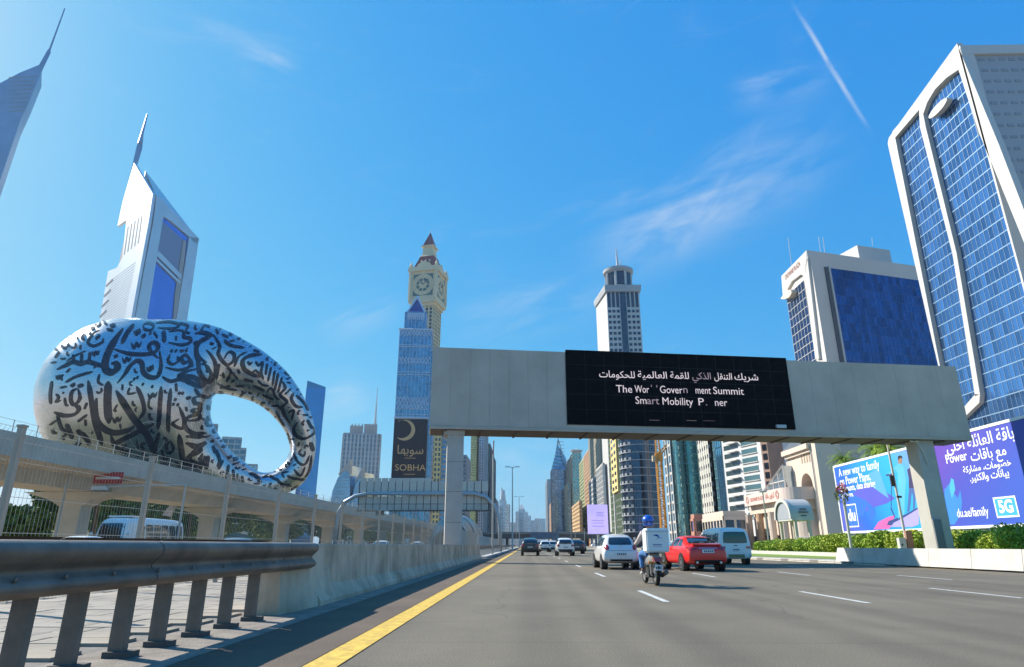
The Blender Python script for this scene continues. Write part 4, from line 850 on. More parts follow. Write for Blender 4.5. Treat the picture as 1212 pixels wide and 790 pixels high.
# ---- buildings along the right side, far to near
RS = 70.0
bld('distant dark slab tower standing left of the glass spire tower', 'tower_block', 643.5, 648, 653.5, 568, 62, W_dark, G_grey, fl=4, bay=4, pw=1.2, sh=1.0, pier=W_grey)
bld('small sandy block at the foot of the distant dark slab tower', 'apartment_block', 645.5, 654, 657, 593, 52, W_tan, G_grey, fl=4, bay=4, pw=1.8, sh=1.8)
# glass spire
sp1 = thing('spire_tower', 'blue glass tower rising to a sharp point beside the dark slab tower', 'building', (RS, 1000, 0))
Yc = 1000.0
def AYs(px, py): return AY(px, py, Yc)
xl = AYs(653.5, 600).x; xm = AYs(663, 600).x; xr = AYs(672, 600).x; zl = AYs(654, 556).z; zt = AYs(663, 518).z; zr = AYs(672, 540).z
mb = MB(); mb.prism(rect(xl, xr, Yc, Yc + 40), 0, zl); mb.hexa([(xl, Yc, zl), (xr, Yc, zl), (xr, Yc + 40, zl), (xl, Yc + 40, zl)], [(xm - 1, Yc + 10, zt - 10), (xm + 12, Yc + 10, zr - 6), (xm + 12, Yc + 20, zr), (xm - 1, Yc + 20, zt - 10)]); mb.build('wall', G_pale, sp1)
mb = MB(); G = MB()
skin((xl, Yc), (xr, Yc), 0, zl, 5, 5, .7, .6, .3, G, mb, mb); skin((xl, Yc + 40), (xl, Yc), 0, zl, 5, 5, .7, .6, .3, G, mb, mb)
for i in range(9):
    z = zl + (zt - zl) * i / 9; f = i / 9; mb.bx(xl + (xm - 1 - xl) * f, xr + (xm + 8 - xr) * f, Yc + 10 * f - .5, Yc + 10 * f, z, z + .7)
G.build('window_glass', G_blue, sp1)['kind'] = 'stuff'; mb.build('mullion', W_pale, sp1)['kind'] = 'stuff'
mb = MB(); mb.tube([(xl, Yc, zl - 20), (xm, Yc + 12, zt)], [1.6, .5], 5); mb.tube([(xr, Yc, zl), (xm, Yc + 12, zt)], [1.2, .5], 5); mb.tube([(xm, Yc + 12, zt - 8), (xm, Yc + 12, AYs(663, 511).z)], [.9, .2], 5); mb.build('spire_rib', W_grey, sp1)
t, pl, z = bld('blue glass slab tucked behind the spire tower under a slender crown', 'tower_block', 668, 673, 680, 545, 75, W_grey, G_blue, fl=4, bay=4, pw=.5, sh=1.2, span=W_pale)
bld('cream block left of the teal crowned tower', 'apartment_block', 667, 672.5, 676, 572, 58, W_cream, G_grey, fl=4, bay=3.5, pw=1.3, sh=1.4)
# teal crowned
t, pl, z = bld('teal glass tower with cream corner strips and a flat disc crown', 'tower_block', 672.5, 679, 690, 537, 64, W_cream, G_teal, fl=4, bay=4, pw=.6, sh=.9, span=W_pale)
mb = MB(); c = ctr(pl); w = (pl[1][0] - pl[0][0]); mb.lathe((c[0], pl[0][1] + w * .4, z), [(w * .42, 0), (w * .42, 3), (w * .66, 3.2), (w * .7, 5), (w * .3, 6), (w * .05, 7)], 20); mb.build('crown', W_pale, t)
bld('orange toned block with a stepped top in front of the teal crowned tower', 'apartment_block', 677, 686, 689, 594, 52, W_tan, G_grey, fl=3.6, bay=3.5, pw=1.6, sh=1.6, span=W_yel)
bld('green trimmed narrow block right of the teal crowned tower', 'apartment_block', 687, 693, 696, 543, 60, W_cream, G_green, fl=3.6, bay=3.5, pw=1.1, sh=1.0, pier=W_green)
t, pl, z = bld('slender brown and tan tower with a notched top', 'tower_block', 692.5, 700, 703, 532, 60, W_tan, G_grey, fl=3.6, bay=3.5, pw=1.5, sh=1.2)
mb = MB(); mb.bx(pl[0][0] + 3, pl[1][0], pl[0][1] + 4, pl[0][1] + 16, z, z + 11); mb.build('roof_block', W_cream, t)
bld('short white block with arched front beside the slender brown tower', 'apartment_block', 698, 704, 707, 567, 54, W_white, G_grey, fl=3.6, bay=3, pw=1, sh=1.3)
t, pl, z = bld('tall cream apartment tower with stacked balconies just above the lilac screen', 'tower_block', 700.5, 715, 722, 440, 58, W_cream, G_grey, fl=3.5, bay=3.6, pw=1.1, sh=.9, dep=1.0, span=W_white)
t, pl, z = bld('pale curved top slab rising just behind the lilac screen', 'tower_block', 707, 715.5, 718, 550, 52, W_white, G_pale, fl=3.6, bay=2.6, pw=.9, sh=.5)
mb = MB(); c = ctr(pl); w = pl[1][0] - pl[0][0]; mb.slab([(pl[0][0] + w / 2 + w / 2 * math.cos(a), pl[0][1], z + w * .5 * math.sin(a)) for a in [math.pi * i / 12 for i in range(13)]], (0, 1, 0), 8); mb.build('roof_arch', W_white, t)
bld('thin blue glass tower between the cream balcony tower and the yellow strip tower', 'tower_block', 717, 723, 726, 430, 56, W_grey, G_cyan, fl=3.6, bay=3, pw=.5, sh=.8, pier=W_cream)
t, pl, z = bld('dark tower with a yellow strip of square windows left of the round balcony tower', 'tower_block', 723.5, 736.5, 739, 425, 52, W_dark, G_grey, fl=3.6, bay=4, pw=.5, sh=.8, pier=W_green)
XS_ = 52.0; yn_ = XS_ / ratio(735.5); yf_ = XS_ / ratio(728.5); za_ = AX(731, 583, XS_).z; dy_ = yf_ - yn_
mb = MB(); zt_s = AX(731, 450, XS_).z; mb.bx(XS_ - 1.4, XS_ + .1, yn_, yf_, za_, zt_s); mb.build('yellow_strip', W_yel, t)
wm = MB(); wm.bx(-.1, .1, -dy_ * .13, dy_ * .13, -.9, .9); wm = wm.mesh('window', G_dark)
for i in range(24):
    if za_ + 4 + i * 3.9 > zt_s: break
    for s in (.27, .73): piece('window', wm, t, (XS_ - 1.45, yn_ + dy_ * s, za_ + 2.2 + i * 3.9))
mb = MB(); mb.bx(XS_ - 1.0, XS_ + .1, yf_ - 3, yf_ - .5, 0, za_ - .3); mb.build('white_pier', W_white, t)

# ---- round balcony tower
Yr = 300; cx = AY(760, 600, Yr + 14).x; rr = (AY(784, 600, Yr + 14).x - AY(735.5, 600, Yr + 14).x) / 2; hz2 = AY(760, 470, Yr).z
rt_ = thing('round_tower', 'dark blue rounded tower ringed by pale balconies behind the orange crane', 'building', (cx, Yr + 14, 0))
mb = MB(); mb.lathe((cx, Yr + 14, 0), [(rr * .9, 0), (rr * .9, hz2)], 40); mb.build('wall', G_dark, rt_)
mb = MB(); G = MB(); seg = 44
for j in range(26):
    z = 3 + j * 3.6
    if z > hz2 - 4: break
    for i in range(seg):
        a0 = 2 * math.pi * i / seg; a1 = 2 * math.pi * (i + 1) / seg; am = (a0 + a1) / 2
        if math.sin(am) > .45: continue
        p = lambda r, a, zz: (cx + r * math.cos(a), Yr + 14 + r * math.sin(a), zz)
        G.poly(p(rr * .915, a0 + .01, z + .5), p(rr * .915, a1 - .01, z + .5), p(rr * .915, a1 - .01, z + 3.5), p(rr * .915, a0 + .01, z + 3.5))
        R = rr * (1.0 if math.cos(am) < -.55 else .955)
        mb.hexa([p(rr * .9, a0, z), p(R, a0, z), p(R, a1, z), p(rr * .9, a1, z)], [p(rr * .9, a0, z + .35), p(R, a0, z + .35), p(R, a1, z + .35), p(rr * .9, a1, z + .35)])
        if math.cos(am) < -.55 and (i % 2 == 0): mb.hexa([p(R * .985, a0, z + .35), p(R, a0, z + .35), p(R, a1, z + .35), p(R * .985, a1, z + .35)], [p(R * .985, a0, z + 1.4), p(R, a0, z + 1.4), p(R, a1, z + 1.4), p(R * .985, a1, z + 1.4)])
G.build('window_glass', glass('glass_round', (.08, .10, .14)), rt_)['kind'] = 'stuff'; mb.build('balcony', W_grey, rt_)['kind'] = 'stuff'
mb = MB(); mb.lathe((cx, Yr + 14, 0), [(rr * .75, hz2), (rr * .75, hz2 + 4), (rr * .3, hz2 + 5)], 32); mb.build('roof', W_grey, rt_)
# ---- crane
Yk = 230.0; M_or = mat('crane_orange', (.55, .24, .03), .6, var=.15, scale=1)
x0 = AY(781.3, 600, Yk).x; x1 = AY(787.2, 600, Yk).x; zt = AY(785, 543, Yk).z; w = x1 - x0; cxk = (x0 + x1) / 2
ck = thing('tower_crane', 'orange lattice tower crane with a folded luffing jib in front of the round tower', 'crane', (cxk, Yk + w / 2, 0))
mb = MB()
for sx in (x0, x1):
    for sy in (0, w): mb.bar((sx, Yk + sy, 0), (sx, Yk + sy, zt), .42)
z = 0; k = 0
while z < zt - 1:
    for sy in (0, w): mb.bar((x0, Yk + sy, z), (x1, Yk + sy, z), .14); mb.bar((x0 if k % 2 else x1, Yk + sy, z), (x1 if k % 2 else x0, Yk + sy, z + w), .14)
    for sx in (x0, x1): mb.bar((sx, Yk, z), (sx, Yk + w, z), .12); mb.bar((sx, Yk if k % 2 else Yk + w, z), (sx, Yk + w if k % 2 else Yk, z + w), .12)
    z += w; k += 1
mb.build('mast', M_or, ck)
def K(px, py): return AY(px, py, Yk + w / 2)
mb = MB(); a = K(779, 541); b = K(790, 533); mb.bx(cxk - w * .75, cxk + w * .75, Yk - .3, Yk + w + .3, zt, zt + 1.6); mb.bx(a.x, a.x + w * .8, Yk - .5, Yk + w * .8, zt - .8, zt + 2.2); mb.build('slewing_cab', M_or, ck)
def lattice(a, b, w0, w1, name):
    mb = MB(); d = b - a; n = 9; sidev = d.cross(Vector((0, 1, 0))).normalized()
    for s in (-1, 1):
        for dy in (-w0 / 2, w0 / 2): mb.bar(a + sidev * s * w0 / 2 + Vector((0, dy, 0)), b + sidev * s * w1 / 2 + Vector((0, dy * w1 / w0, 0)), .26)
    for i in range(n):
        f = i / n; g = (i + 1) / n; wf = (w0 + (w1 - w0) * f) / 2; wg = (w0 + (w1 - w0) * g) / 2; s = 1 if i % 2 else -1
        mb.bar(a + d * f + sidev * s * wf + Vector((0, -wf, 0)), a + d * g - sidev * s * wg + Vector((0, -wg, 0)), .18)
    mb.build(name, M_or, ck)
c0 = Vector((cxk, Yk + w / 2, zt + 1.2)); lattice(c0, K(776.8, 512), w * .9, w * .55, 'jib'); lattice(c0, K(789.5, 527), w * .7, w * .35, 'a_frame'); lattice(c0, K(774.5, 539), w * .6, w * .5, 'counter_jib')
mb = MB(); p = K(774.5, 541); mb.bx(p.x - .8, p.x + 1.2, Yk, Yk + w, p.z - 1.6, p.z + .4); mb.build('counterweight', mat('counterweight', (.5, .4, .25), .8), ck)

# ---- teal twin tone curved tower
Yt = 225.0
def XT(px): return AY(px, 600, Yt).x
tt = thing('teal_tower', 'teal glass tower with a pale framed edge and gently curved front, right of the crane', 'building', (XT(815), Yt, 0))
H3 = AY(815, 470, Yt).z; x0 = XT(791); x1 = XT(798.5); x2 = XT(813); x3 = XT(832.5)
mb = MB(); mb.prism([(x0 * (Yt + 10) / Yt, Yt + 10), (x1, Yt - 1), (x1 + .6, Yt + 10.5), (x0 * (Yt + 10.5) / Yt + .3, Yt + 10.5)], 0, H3); mb.build('pale_edge', W_white, tt)
G = MB(); S = MB(); P_ = MB(); skin((x0 * (Yt + 10) / Yt, Yt + 10), (x1, Yt - 1), 2, H3 - 1, 3.6, 3.3, 1.1, .8, .25, G, P_, S); G.build('window_glass', G_cyan, tt)['kind'] = 'stuff'; P_.build('mullion', W_white, tt)['kind'] = 'stuff'; S.build('spandrel', W_white, tt)['kind'] = 'stuff'
arc = [(x1 + (x2 - x1) * f, Yt - 2.2 * math.sin(math.pi * f)) for f in [i / 8 for i in range(9)]]; arc2 = [(x2 + (x3 - x2) * f, Yt + 1.5 - 1.8 * math.sin(math.pi * f)) for f in [i / 10 for i in range(11)]]
pts = arc + arc2 + [(x3, Yt + 5), (x1, Yt + 5)]
mb = MB(); mb.prism(pts, 0, H3 + 2); mb.build('wall', G_dark, tt)
G = MB(); G2 = MB(); S = MB(); P_ = MB()
for i, (a, b) in enumerate(zip(arc[:-1], arc[1:])): skin(a, b, 1, H3, 9, 3.3, .08, .28, .12, G, P_, S)
for i, (a, b) in enumerate(zip(arc2[:-1], arc2[1:])): skin(a, b, 1, H3, 9, 3.3, .1, .35, .12, G2, P_, S)
G.build('window_glass', glass('glass_teal2', (.36, .48, .40)), tt)['kind'] = 'stuff'; G2.build('window_glass', glass('glass_teal3', (.16, .32, .27)), tt)['kind'] = 'stuff'; P_.build('mullion', mat('mul_teal', (.2, .4, .4), .4, metal=.3), tt)['kind'] = 'stuff'; S.build('spandrel', mat('span_teal', (.12, .32, .33), .4, metal=.3), tt)['kind'] = 'stuff'
# ---- cream fluted tower + cyan glass
t, pl, z = bld('white fluted tower with a cyan glass wing, left of the white banded block', 'tower_block', 831, 847.5, 849, 480, 66, W_white, G_green, ycor=600, depthmax=8, fl=3.3, bay=3.2, pw=1.5, sh=1.9, dep=.8, span=mat('flute', (.50, .52, .44), .7))
Yc = 66.5 / ratio(860.5); Yd = 66.5 / ratio(848.8); P4 = rect(66.5, 66.5 + 1.5, Yc, Yd); mb = MB(); mb.prism(P4, 0, AY(852, 480, Yc).z); mb.build('glass_wing', G_cyan, t)
G = MB(); S = MB(); P_ = MB()
for a, b, n, v in faces(P4):
    if v: skin(a, b, 0, AY(852, 480, Yc).z - 1, 2.2, 3.3, .1, .3, .15, G, P_, S)
G.build('window_glass', G_cyan, t)['kind'] = 'stuff'; S.build('spandrel', MATS['span_teal'], t)['kind'] = 'stuff'; P_.build('mullion', mat('mul_cy', (.3, .6, .75), .4), t)['kind'] = 'stuff'
# ---- white banded block
Yb = 197.0; Yf = 216.0
def XB(px, Y=Yb): return AY(px, 580, Y).x
wb_ = thing('banded_block', 'white office block with long blue ribbon windows above the pale podium', 'building', (XB(885), 205, 0))
PF = Vector((XB(859, Yf), Yf, 0)); PN = Vector((XB(906.5), Yb, 0)); tB = (PN - PF); LB = tB.length; tB.normalize(); nB = Vector((tB.y, -tB.x, 0)); angB = math.atan2(tB.y, tB.x)
Zb = AY(885, 470, Yb).z
mb = MB(); mb.prism([tuple(PF[:2]), tuple(PN[:2]), (PN.x + 14, PN.y + 4), (PF.x + 14, PF.y + 4)], 0, Zb); mb.build('wall', mat('banded_white', (.62, .61, .60), .7, var=.05, scale=.05), wb_)
PR = Vector((XB(914.5, Yb - 2), Yb - 2, 0)); mb = MB(); mb.prism([(PN.x + .05, PN.y - .02), tuple(PR[:2]), (PR.x + 9, PR.y + 6), (PN.x + 10, PN.y + 5)], 0, Zb - .5); mb.build('side_strip', mat('rust_strip', (.36, .22, .16), .8, var=.2, scale=.2), wb_)
zb = [AY(895, 519.5 + 10.35 * i, 203).z for i in range(2)]; pit = zb[0] - zb[1]
lm_ = LB * .49
def slabm(name, l0, l1, z0, z1, d0, d1, m): mb = MB(); mb.bx(l0, l1, -d1, -d0, z0, z1); return mb.mesh(name, m)
w1 = slabm('window', lm_ + .6, LB - 2.0, 0, 1.5, -.2, .06, glass('glass_band', (.25, .42, .42), island=0)); w2 = slabm('window', 1.2, lm_ - .9, 0, 1.5, -.2, .06, glass('glass_band2', (.18, .24, .26), island=0)); w3 = slabm('sill', lm_ + .5, LB - 1.9, 0, .22, .06, .35, W_white); w4 = slabm('window_hood', lm_ * .45, lm_ - .8, 0, .25, .06, 1.2, W_white)
z = 9.0
while z < Zb - 3:
    piece('window', w1, wb_, (PF.x, PF.y, z), angB); piece('window', w2, wb_, (PF.x, PF.y, z - .3), angB); piece('sill', w3, wb_, (PF.x, PF.y, z - .25), angB); piece('window_hood', w4, wb_, (PF.x, PF.y, z + 1.3), angB); z += pit
mb = MB(); tR = (PR - PN).normalized(); nR_ = Vector((tR.y, -tR.x, 0)); z = 9.0
while z < Zb - 3: mb.ob(PN, tR, nR_, .5, (PR - PN).length - .4, .02, .12, z, z + 1.8); z += pit
mb.build('side_window', G_dark, wb_)['kind'] = 'stuff'
bld('cyan blue glass tower behind the white banded block and the podium skylight', 'tower_block', 912, 913, 944, 470, 78, W_grey, G_cyan, depthmax=18, fl=3.4, bay=2.6, pw=.2, sh=.5, span=MATS['span_teal'], pier=MATS['span_teal'])

# ---- tower with round top above the gantry
Yq = 420.0; XQ = lambda px, py=380: AY(px, py, Yq).x
rq = thing('hotel_tower', 'slim white tower with small square windows, round top and needle above the message screen', 'building', (XQ(739), Yq, 0))
zr = AY(740, 341, Yq).z; xa_, xb_ = XQ(719.5), XQ(758.5); xs = XQ(714)
ya = Yq; L3 = 30
poly = [(xa_, Yq), (xb_, Yq), (xb_, Yq + L3), (xs - 1, Yq + L3)]
mb = MB(); mb.prism(poly, 0, zr); mb.build('wall', W_white, rq)
wtot = xb_ - xa_
wm = MB(); wm.bx(-.95, .95, -.1, .1, -1.0, 1.0); wm = wm.mesh('window', G_dark); wl = MB(); wl.bx(-1.0, 1.0, -.1, .1, -5.6, 5.6); wl = wl.mesh('window', G_dark)
fh = 4.05
for s in (.07, .20, .33, .655, .79, .92):
    x = xa_ + wtot * s; piece('window', wl, rq, (x, Yq - .12, zr - 9))
    for j in range(20): piece('window', wm, rq, (x, Yq - .12, zr - 17.5 - j * fh))
mb = MB(); mb.bx(xa_ + wtot * .405, xa_ + wtot * .585, Yq - .35, Yq, 20, zr - 3); mb.build('glass_stripe', G_dark, rq)
mb = MB()
for j in range(34): mb.bx(xa_ + wtot * .405, xa_ + wtot * .585, Yq - .5, Yq - .36, zr - 6 - j * fh, zr - 5.5 - j * fh)
mb.build('spandrel', G_grey, rq)['kind'] = 'stuff'
mb = MB(); mb.hexa([(xa_ - 1, Yq - 1.5, zr - 3.2), (xb_ + 1, Yq - 1.5, zr - 3.2), (xb_ + 1, Yq + L3, zr - 3.2), (xs - 2, Yq + L3, zr - 3.2)], [(xa_ - 1.4, Yq - 2, zr), (xb_ + 1.4, Yq - 2, zr), (xb_ + 1.4, Yq + L3, zr), (xs - 2.5, Yq + L3, zr)]); mb.build('cornice', W_grey, rq); mb = MB(); mb.hexa([(xa_ - 1.4, Yq - 2, zr + .02), (xb_ + 1.4, Yq - 2, zr + .02), (xb_ + 1.4, Yq + L3, zr + .02), (xs - 2.5, Yq + L3, zr + .02)], [(xa_ - 1.4, Yq - 2, zr + 1.6), (xb_ + 1.4, Yq - 2, zr + 1.6), (xb_ + 1.4, Yq + L3, zr + 1.6), (xs - 2.5, Yq + L3, zr + 1.6)]); mb.build('cornice', W_grey, rq)
cxr = XQ(735, 330); cyr = Yq + 12; R = (AY(751, 330, cyr).x - AY(719, 330, cyr).x) / 2; z0 = zr + 1.6
zA = AY(735, 335, cyr - R).z; zB = AY(735, 320, cyr - R).z; zC = AY(735, 315, cyr - R).z; 
mb = MB(); mb.lathe((cxr, cyr, 0), [(R * .93, z0 - 1), (R * .93, zA - .8)], 32); mb.build('drum', W_white, rq)
mb = MB(); mb.lathe((cxr, cyr, 0), [(R * .9, zA), (R * .9, zB)], 32); mb.build('drum_glass', G_dark, rq)
for i in range(8):
    a = 2 * math.pi * i / 8 + .42; mb = MB(); mb.tube([(cxr + R * .93 * math.cos(a), cyr + R * .93 * math.sin(a), zA - .9), (cxr + R * .93 * math.cos(a), cyr + R * .93 * math.sin(a), zB + .1)], .9, 6); mb.build('pier', W_white, rq)
mb = MB(); mb.lathe((cxr, cyr, 0), [(R * .95, zB), (R * 1.1, zB + 1.2), (R * 1.12, zC), (R * .8, zC + 1.5), (R * .35, zC + 2.2)], 32); mb.build('drum_roof', W_grey, rq)
zN = AY(733, 293, cyr).z; mb = MB(); mb.tube([(cxr, cyr, zC + 1), (cxr, cyr, zC + (zN - zC) * .35), (cxr - .6, cyr, zN)], [1.5, .9, .15], 8); mb.tube([(cxr + 2.2, cyr, zC + 1), (cxr + 2.2, cyr, zC + (zN - zC) * .45)], .35, 5); mb.build('needle', W_white, rq)
# ------------------------------------------------------------------ left side buildings
# ---- twin peaked tower behind the museum
def U(px, py, d): return AD(px, py, d)
F_ = U(184, 231, 525); A_ = U(161.5, 194, 590); R_ = U(234, 283, 548)
ET = thing('pointed_tower', 'silver triangular tower with a sloping peak and mast rising behind the ring museum', 'building', (F_.x, F_.y, 0))
Fb, Ab, Rb = [Vector((v.x, v.y, 0)) for v in (F_, A_, R_)]
nL = (Ab - Fb).cross(Vector((0, 0, 1))).normalized(); nL = nL if nL.dot(-Fb) > 0 else -nL
nR = (Rb - Fb).cross(Vector((0, 0, 1))).normalized(); nR = nR if nR.dot(-Fb) > 0 else -nR
def pL(px, py): return AP(px, py, Fb, nL)
def pR(px, py): return AP(px, py, Fb, nR)
Cc = Ab + (Rb - Fb) * .35
mb = MB()
Aup = pL(141.7, 268); zN1 = pL(150, 264).z
# upper solid: triangle plan with a roof plane through the three heights
inner = Fb + (Ab - Fb) * .78
a0 = Ab; mb.add([tuple(Fb), tuple(Rb), tuple(inner + (Rb - Fb) * .1), (F_.x, F_.y, F_.z), (R_.x, R_.y, R_.z), (inner.x + (Rb - Fb).x * .1, inner.y + (Rb - Fb).y * .1, pL(150, 215).z)], [(0, 2, 1), (3, 4, 5), (0, 1, 4, 3), (1, 2, 5, 4), (2, 0, 3, 5)])
mb.build('wall', W_alu, ET)
def lp_(name, pts, th, m, off=0.0):
    mb = MB(); mb.slab([pL(x, y) + nL * off for x, y in pts], nL, th); return mb.build(name, m, ET)
def rp_(name, pts, th, m, off=0.0):
    mb = MB(); mb.slab([pR(x, y) + nR * off for x, y in pts], nR, th); return mb.build(name, m, ET)
M_al2 = mat('aluminium_white', (.70, .71, .73), .45, metal=.3, var=.05, scale=.08)
lp_('side_wall', [(161.5, 194), (184, 231), (179.5, 262), (171, 254), (152, 262), (141.7, 269), (148, 240)], 2.0, M_al2)
lp_('side_wall', [(179.5, 262), (158, 382), (120, 388), (131, 322), (141.5, 318), (148, 306), (152.5, 262), (171, 254)], 2.0, M_al2)
for i in range(5):
    x = 154.2 + i * 4.1; lp_('slot', [(x, 270 - i * 3.3), (x + 1.3, 269 - i * 3.3), (x - 3.2, 302 - i * 3.3), (x - 4.5, 303 - i * 3.3)], .12, W_dark, 2.0)
for i in range(5):
    y = 331 + i * 12.2; x = 136.5 - i * 2.5; lp_('ledge', [(x - 8, y + 8), (x, y), (x + .7, y + 1.5), (x - 7.4, y + 9.7)], .25, W_dark, 2.0)
for i in range(26):
    y = 320 + i * 2.6; pass
mb = MB()
for i in range(22):
    z0_ = pL(150, 322 + i * 3).z; l0 = Fb + (Ab - Fb) * .12; l1 = Fb + (Ab - Fb) * .92
    mb.slab([(l0.x, l0.y, z0_), (l1.x, l1.y, z0_), (l1.x, l1.y, z0_ + .25), (l0.x, l0.y, z0_ + .25)], nL, 2.12)
mb.build('panel_joint', W_grey, ET)['kind'] = 'stuff'
# rear core below the notch
q0 = Fb + (Ab - Fb) * .1; qm = Fb + (Ab - Fb) * .70; q1 = Ab
mb = MB(); mb.prism([(q0 - nL * .2)[:2], (q1 - nL * .2)[:2], (q1 - nL * 12)[:2], (q0 - nL * 12)[:2]], 0, pL(131, 322).z); mb.build('rear_core', W_alu, ET)
mb = MB(); mb.prism([(qm - nL * .3)[:2], (Fb + (Ab - Fb) * .86 - nL * .3)[:2], (Fb + (Ab - Fb) * .86 - nL * 4)[:2], (qm - nL * 4)[:2]], pL(131, 322).z, pL(150, 262).z); mb.build('rear_core', mat('core_brown', (.34, .22, .2), .7), ET)
# right face : frame round tall glazing
rp_('glazing', [(191.5, 256), (222, 281), (207, 384), (172, 384)], .3, glass('glass_peak', (.13, .25, .62)), .0)
for pts in ([(184, 231), (234, 283), (231, 290), (222.5, 281), (200, 262), (192, 257), (191, 262), (180, 262)], [(180, 262), (191, 262), (171, 386), (156.5, 386)], [(222.5, 281), (234, 283), (218, 392), (206, 386)], [(186, 297.5), (213.5, 326), (212.5, 331.5), (184, 303.5)], [(183.5, 306), (212, 334), (211.5, 337), (183, 309)]): rp_('frame', pts, 1.6, W_alu, .05)
rp_('glazing', [(192, 262), (217, 285), (211, 325), (186, 298)], .15, mat('screen_mauve', (.30, .28, .36), .3, metal=.5), .32)
rp_('pier', [(216, 284), (219.5, 286), (208.5, 386), (203.5, 386), (206, 350)], 1.0, W_grey, .1)
rp_('ornament', [(210 + 3.2 * math.cos(w), 275 + 8 * math.sin(w) + 1.5 * math.cos(w)) for w in [i * math.pi / 8 for i in range(16)]], 3.5, W_grey, 1.6) if False else None
mb = MB(); zz = lambda x, y, d: U(x, y, d)
m0 = U(145, 245, 600); m1 = U(158.5, 180, 600); m2 = U(165.5, 160, 600); m3 = U(175, 135, 600)
mb.hexa([U(145, 246, 598), U(147.5, 246, 598), U(147.5, 246, 606), U(145, 246, 606)], [U(162, 172, 598), U(168.5, 176, 598), U(168.5, 176, 606), U(162, 172, 606)])
mb.hexa([U(162, 173, 600), U(168.3, 177, 600), U(168.3, 177, 603), U(162, 173, 603)], [U(169, 150, 600), U(170.5, 152, 600), U(170.5, 152, 603), U(169, 150, 603)])
mb.tube([U(165, 170, 600), U(174.5, 135, 600)], [1.6, .6], 6); mb.build('mast', mat('mast_blue', (.30, .36, .45), .4, metal=.5), ET)
# ---- second tower, only its tip in view
E2 = thing('pointed_tower', 'silver tower tip with a thin mast cut off by the top left corner', 'building', tuple(Vector((U(30, 120, 420).x, U(30, 120, 420).y, 0))))
mb = MB(); V = lambda x, y, d=420: U(x, y, d)
mb.hexa([V(57.5, 59), V(59.5, 61), V(59.5, 61, 424), V(57.5, 59, 424)], [V(76, 10), V(77.5, 10), V(77.5, 10, 424), V(76, 10, 424)]); mb.hexa([V(45, 79), V(49, 86), V(49, 86, 426), V(45, 79, 426)], [V(57, 58), V(60.5, 62), V(60.5, 62, 426), V(57, 58, 426)]); mb.build('mast', MATS['mast_blue'], E2)
mb = MB(); P_ = [V(46, 77), V(49.5, 84), V(36, 117), V(24, 143), V(-12, 250), V(-60, 330), V(-60, 130), V(24, 86)]
mb.slab(P_, Vector((-.6, .8, 0)), 18); mb.build('wall', mat('tip_blue', (.34, .40, .50), .4, metal=.4, var=.1, scale=.1), E2)
mb = MB()
for i in range(9): y = 92 + i * 5; mb.slab([V(10, y), V(43 - i * 1.7, y - 1.5), V(43 - i * 1.7, y - .7), V(10, y + .8)], Vector((.6, -.8, 0)), .35)
mb.build('panel_joint', W_grey, E2)['kind'] = 'stuff'
# ---- plain background towers on the left
def plain(label, px0, px1, ytop, d, wall, gl, depth=30, slant=0, name='tower_block', **k):
    a = U(px0, 560, d); b = U(px1, 560, d); t = (Vector((b.x - a.x, b.y - a.y, 0))).normalized(); n = Vector((-t.y, t.x, 0))
    if n.dot(Vector((a.x, a.y, 0))) < 0: n = -n
    poly = [(a.x, a.y), (b.x, b.y), ((b + n * depth).x, (b + n * depth).y), ((a + n * depth).x, (a + n * depth).y)]
    z = U((px0 + px1) / 2, ytop, d).z; o = thing(name, label, 'building', ctr(poly)); blockset(o, poly, 0, z, wall, gl, **k); return o, poly, z
o, pl, z = plain('plain blue glass tower half hidden behind the right end of the ring museum', 352.5, 376, 459, 500, G_blue, glass('glass_plain', (.12, .27, .5), island=.25, var=.1), fl=4, bay=3, pw=.12, sh=.2, dep=.12, pier=G_blue, span=G_blue)
mb = MB(); mb.hexa([(p[0], p[1], z + 1.2) for p in pl], [(pl[0][0], pl[0][1], z + 5.5), (pl[1][0], pl[1][1], z + 1.4), (pl[2][0], pl[2][1], z + 1.4), (pl[3][0], pl[3][1], z + 5.5)]); mb.build('roof', G_blue, o)
plain('grey blue office block seen through the hole of the ring museum', 257, 281, 519, 520, W_pale, G_grey, fl=4, bay=4, pw=.8, sh=1, pier=W_pale); plain('lower grey blue wing beside the block in the museum hole', 280, 288, 532, 520, W_pale, G_grey, fl=4, bay=4, pw=.8, sh=1)
plain('thin grey block edge at the left of the museum hole', 243, 250, 503, 560, W_grey, G_grey, fl=4, bay=4, pw=.8, sh=1)
plain('small white rooftop low in the museum hole', 288, 304, 551, 600, W_white, G_pale, fl=4, bay=4, pw=1, sh=1.6, name='low_building')
o, pl, z = plain('grey ribbed twin office tower left of the blue pyramid topped tower', 403, 448, 514, 900, W_pale, G_grey, depth=40, fl=6, bay=5.2, pw=2.2, sh=.6, dep=1.2)
def sub(o, px0, px1, y0, y1, d, m, name='upper_block', depth=20):
    a = U(px0, 560, d); b = U(px1, 560, d); t = (Vector((b.x - a.x, b.y - a.y, 0))).normalized(); n = Vector((-t.y, t.x, 0)); mb = MB()
    mb.prism([(a.x, a.y), (b.x, b.y), ((b + n * depth).x, (b + n * depth).y), ((a + n * depth).x, (a + n * depth).y)], U(px0, y1, d).z, U(px0, y0, d).z); return mb.build(name, m, o)
sub(o, 410, 426, 503.5, 515, 902, W_pale); sub(o, 427, 443, 502, 515, 902, W_pale)
for x in (412, 416, 420, 424, 429, 433, 437, 441): sub(o, x, x + 1.3, 501.5, 512, 900.5, W_grey, 'fin', 4)
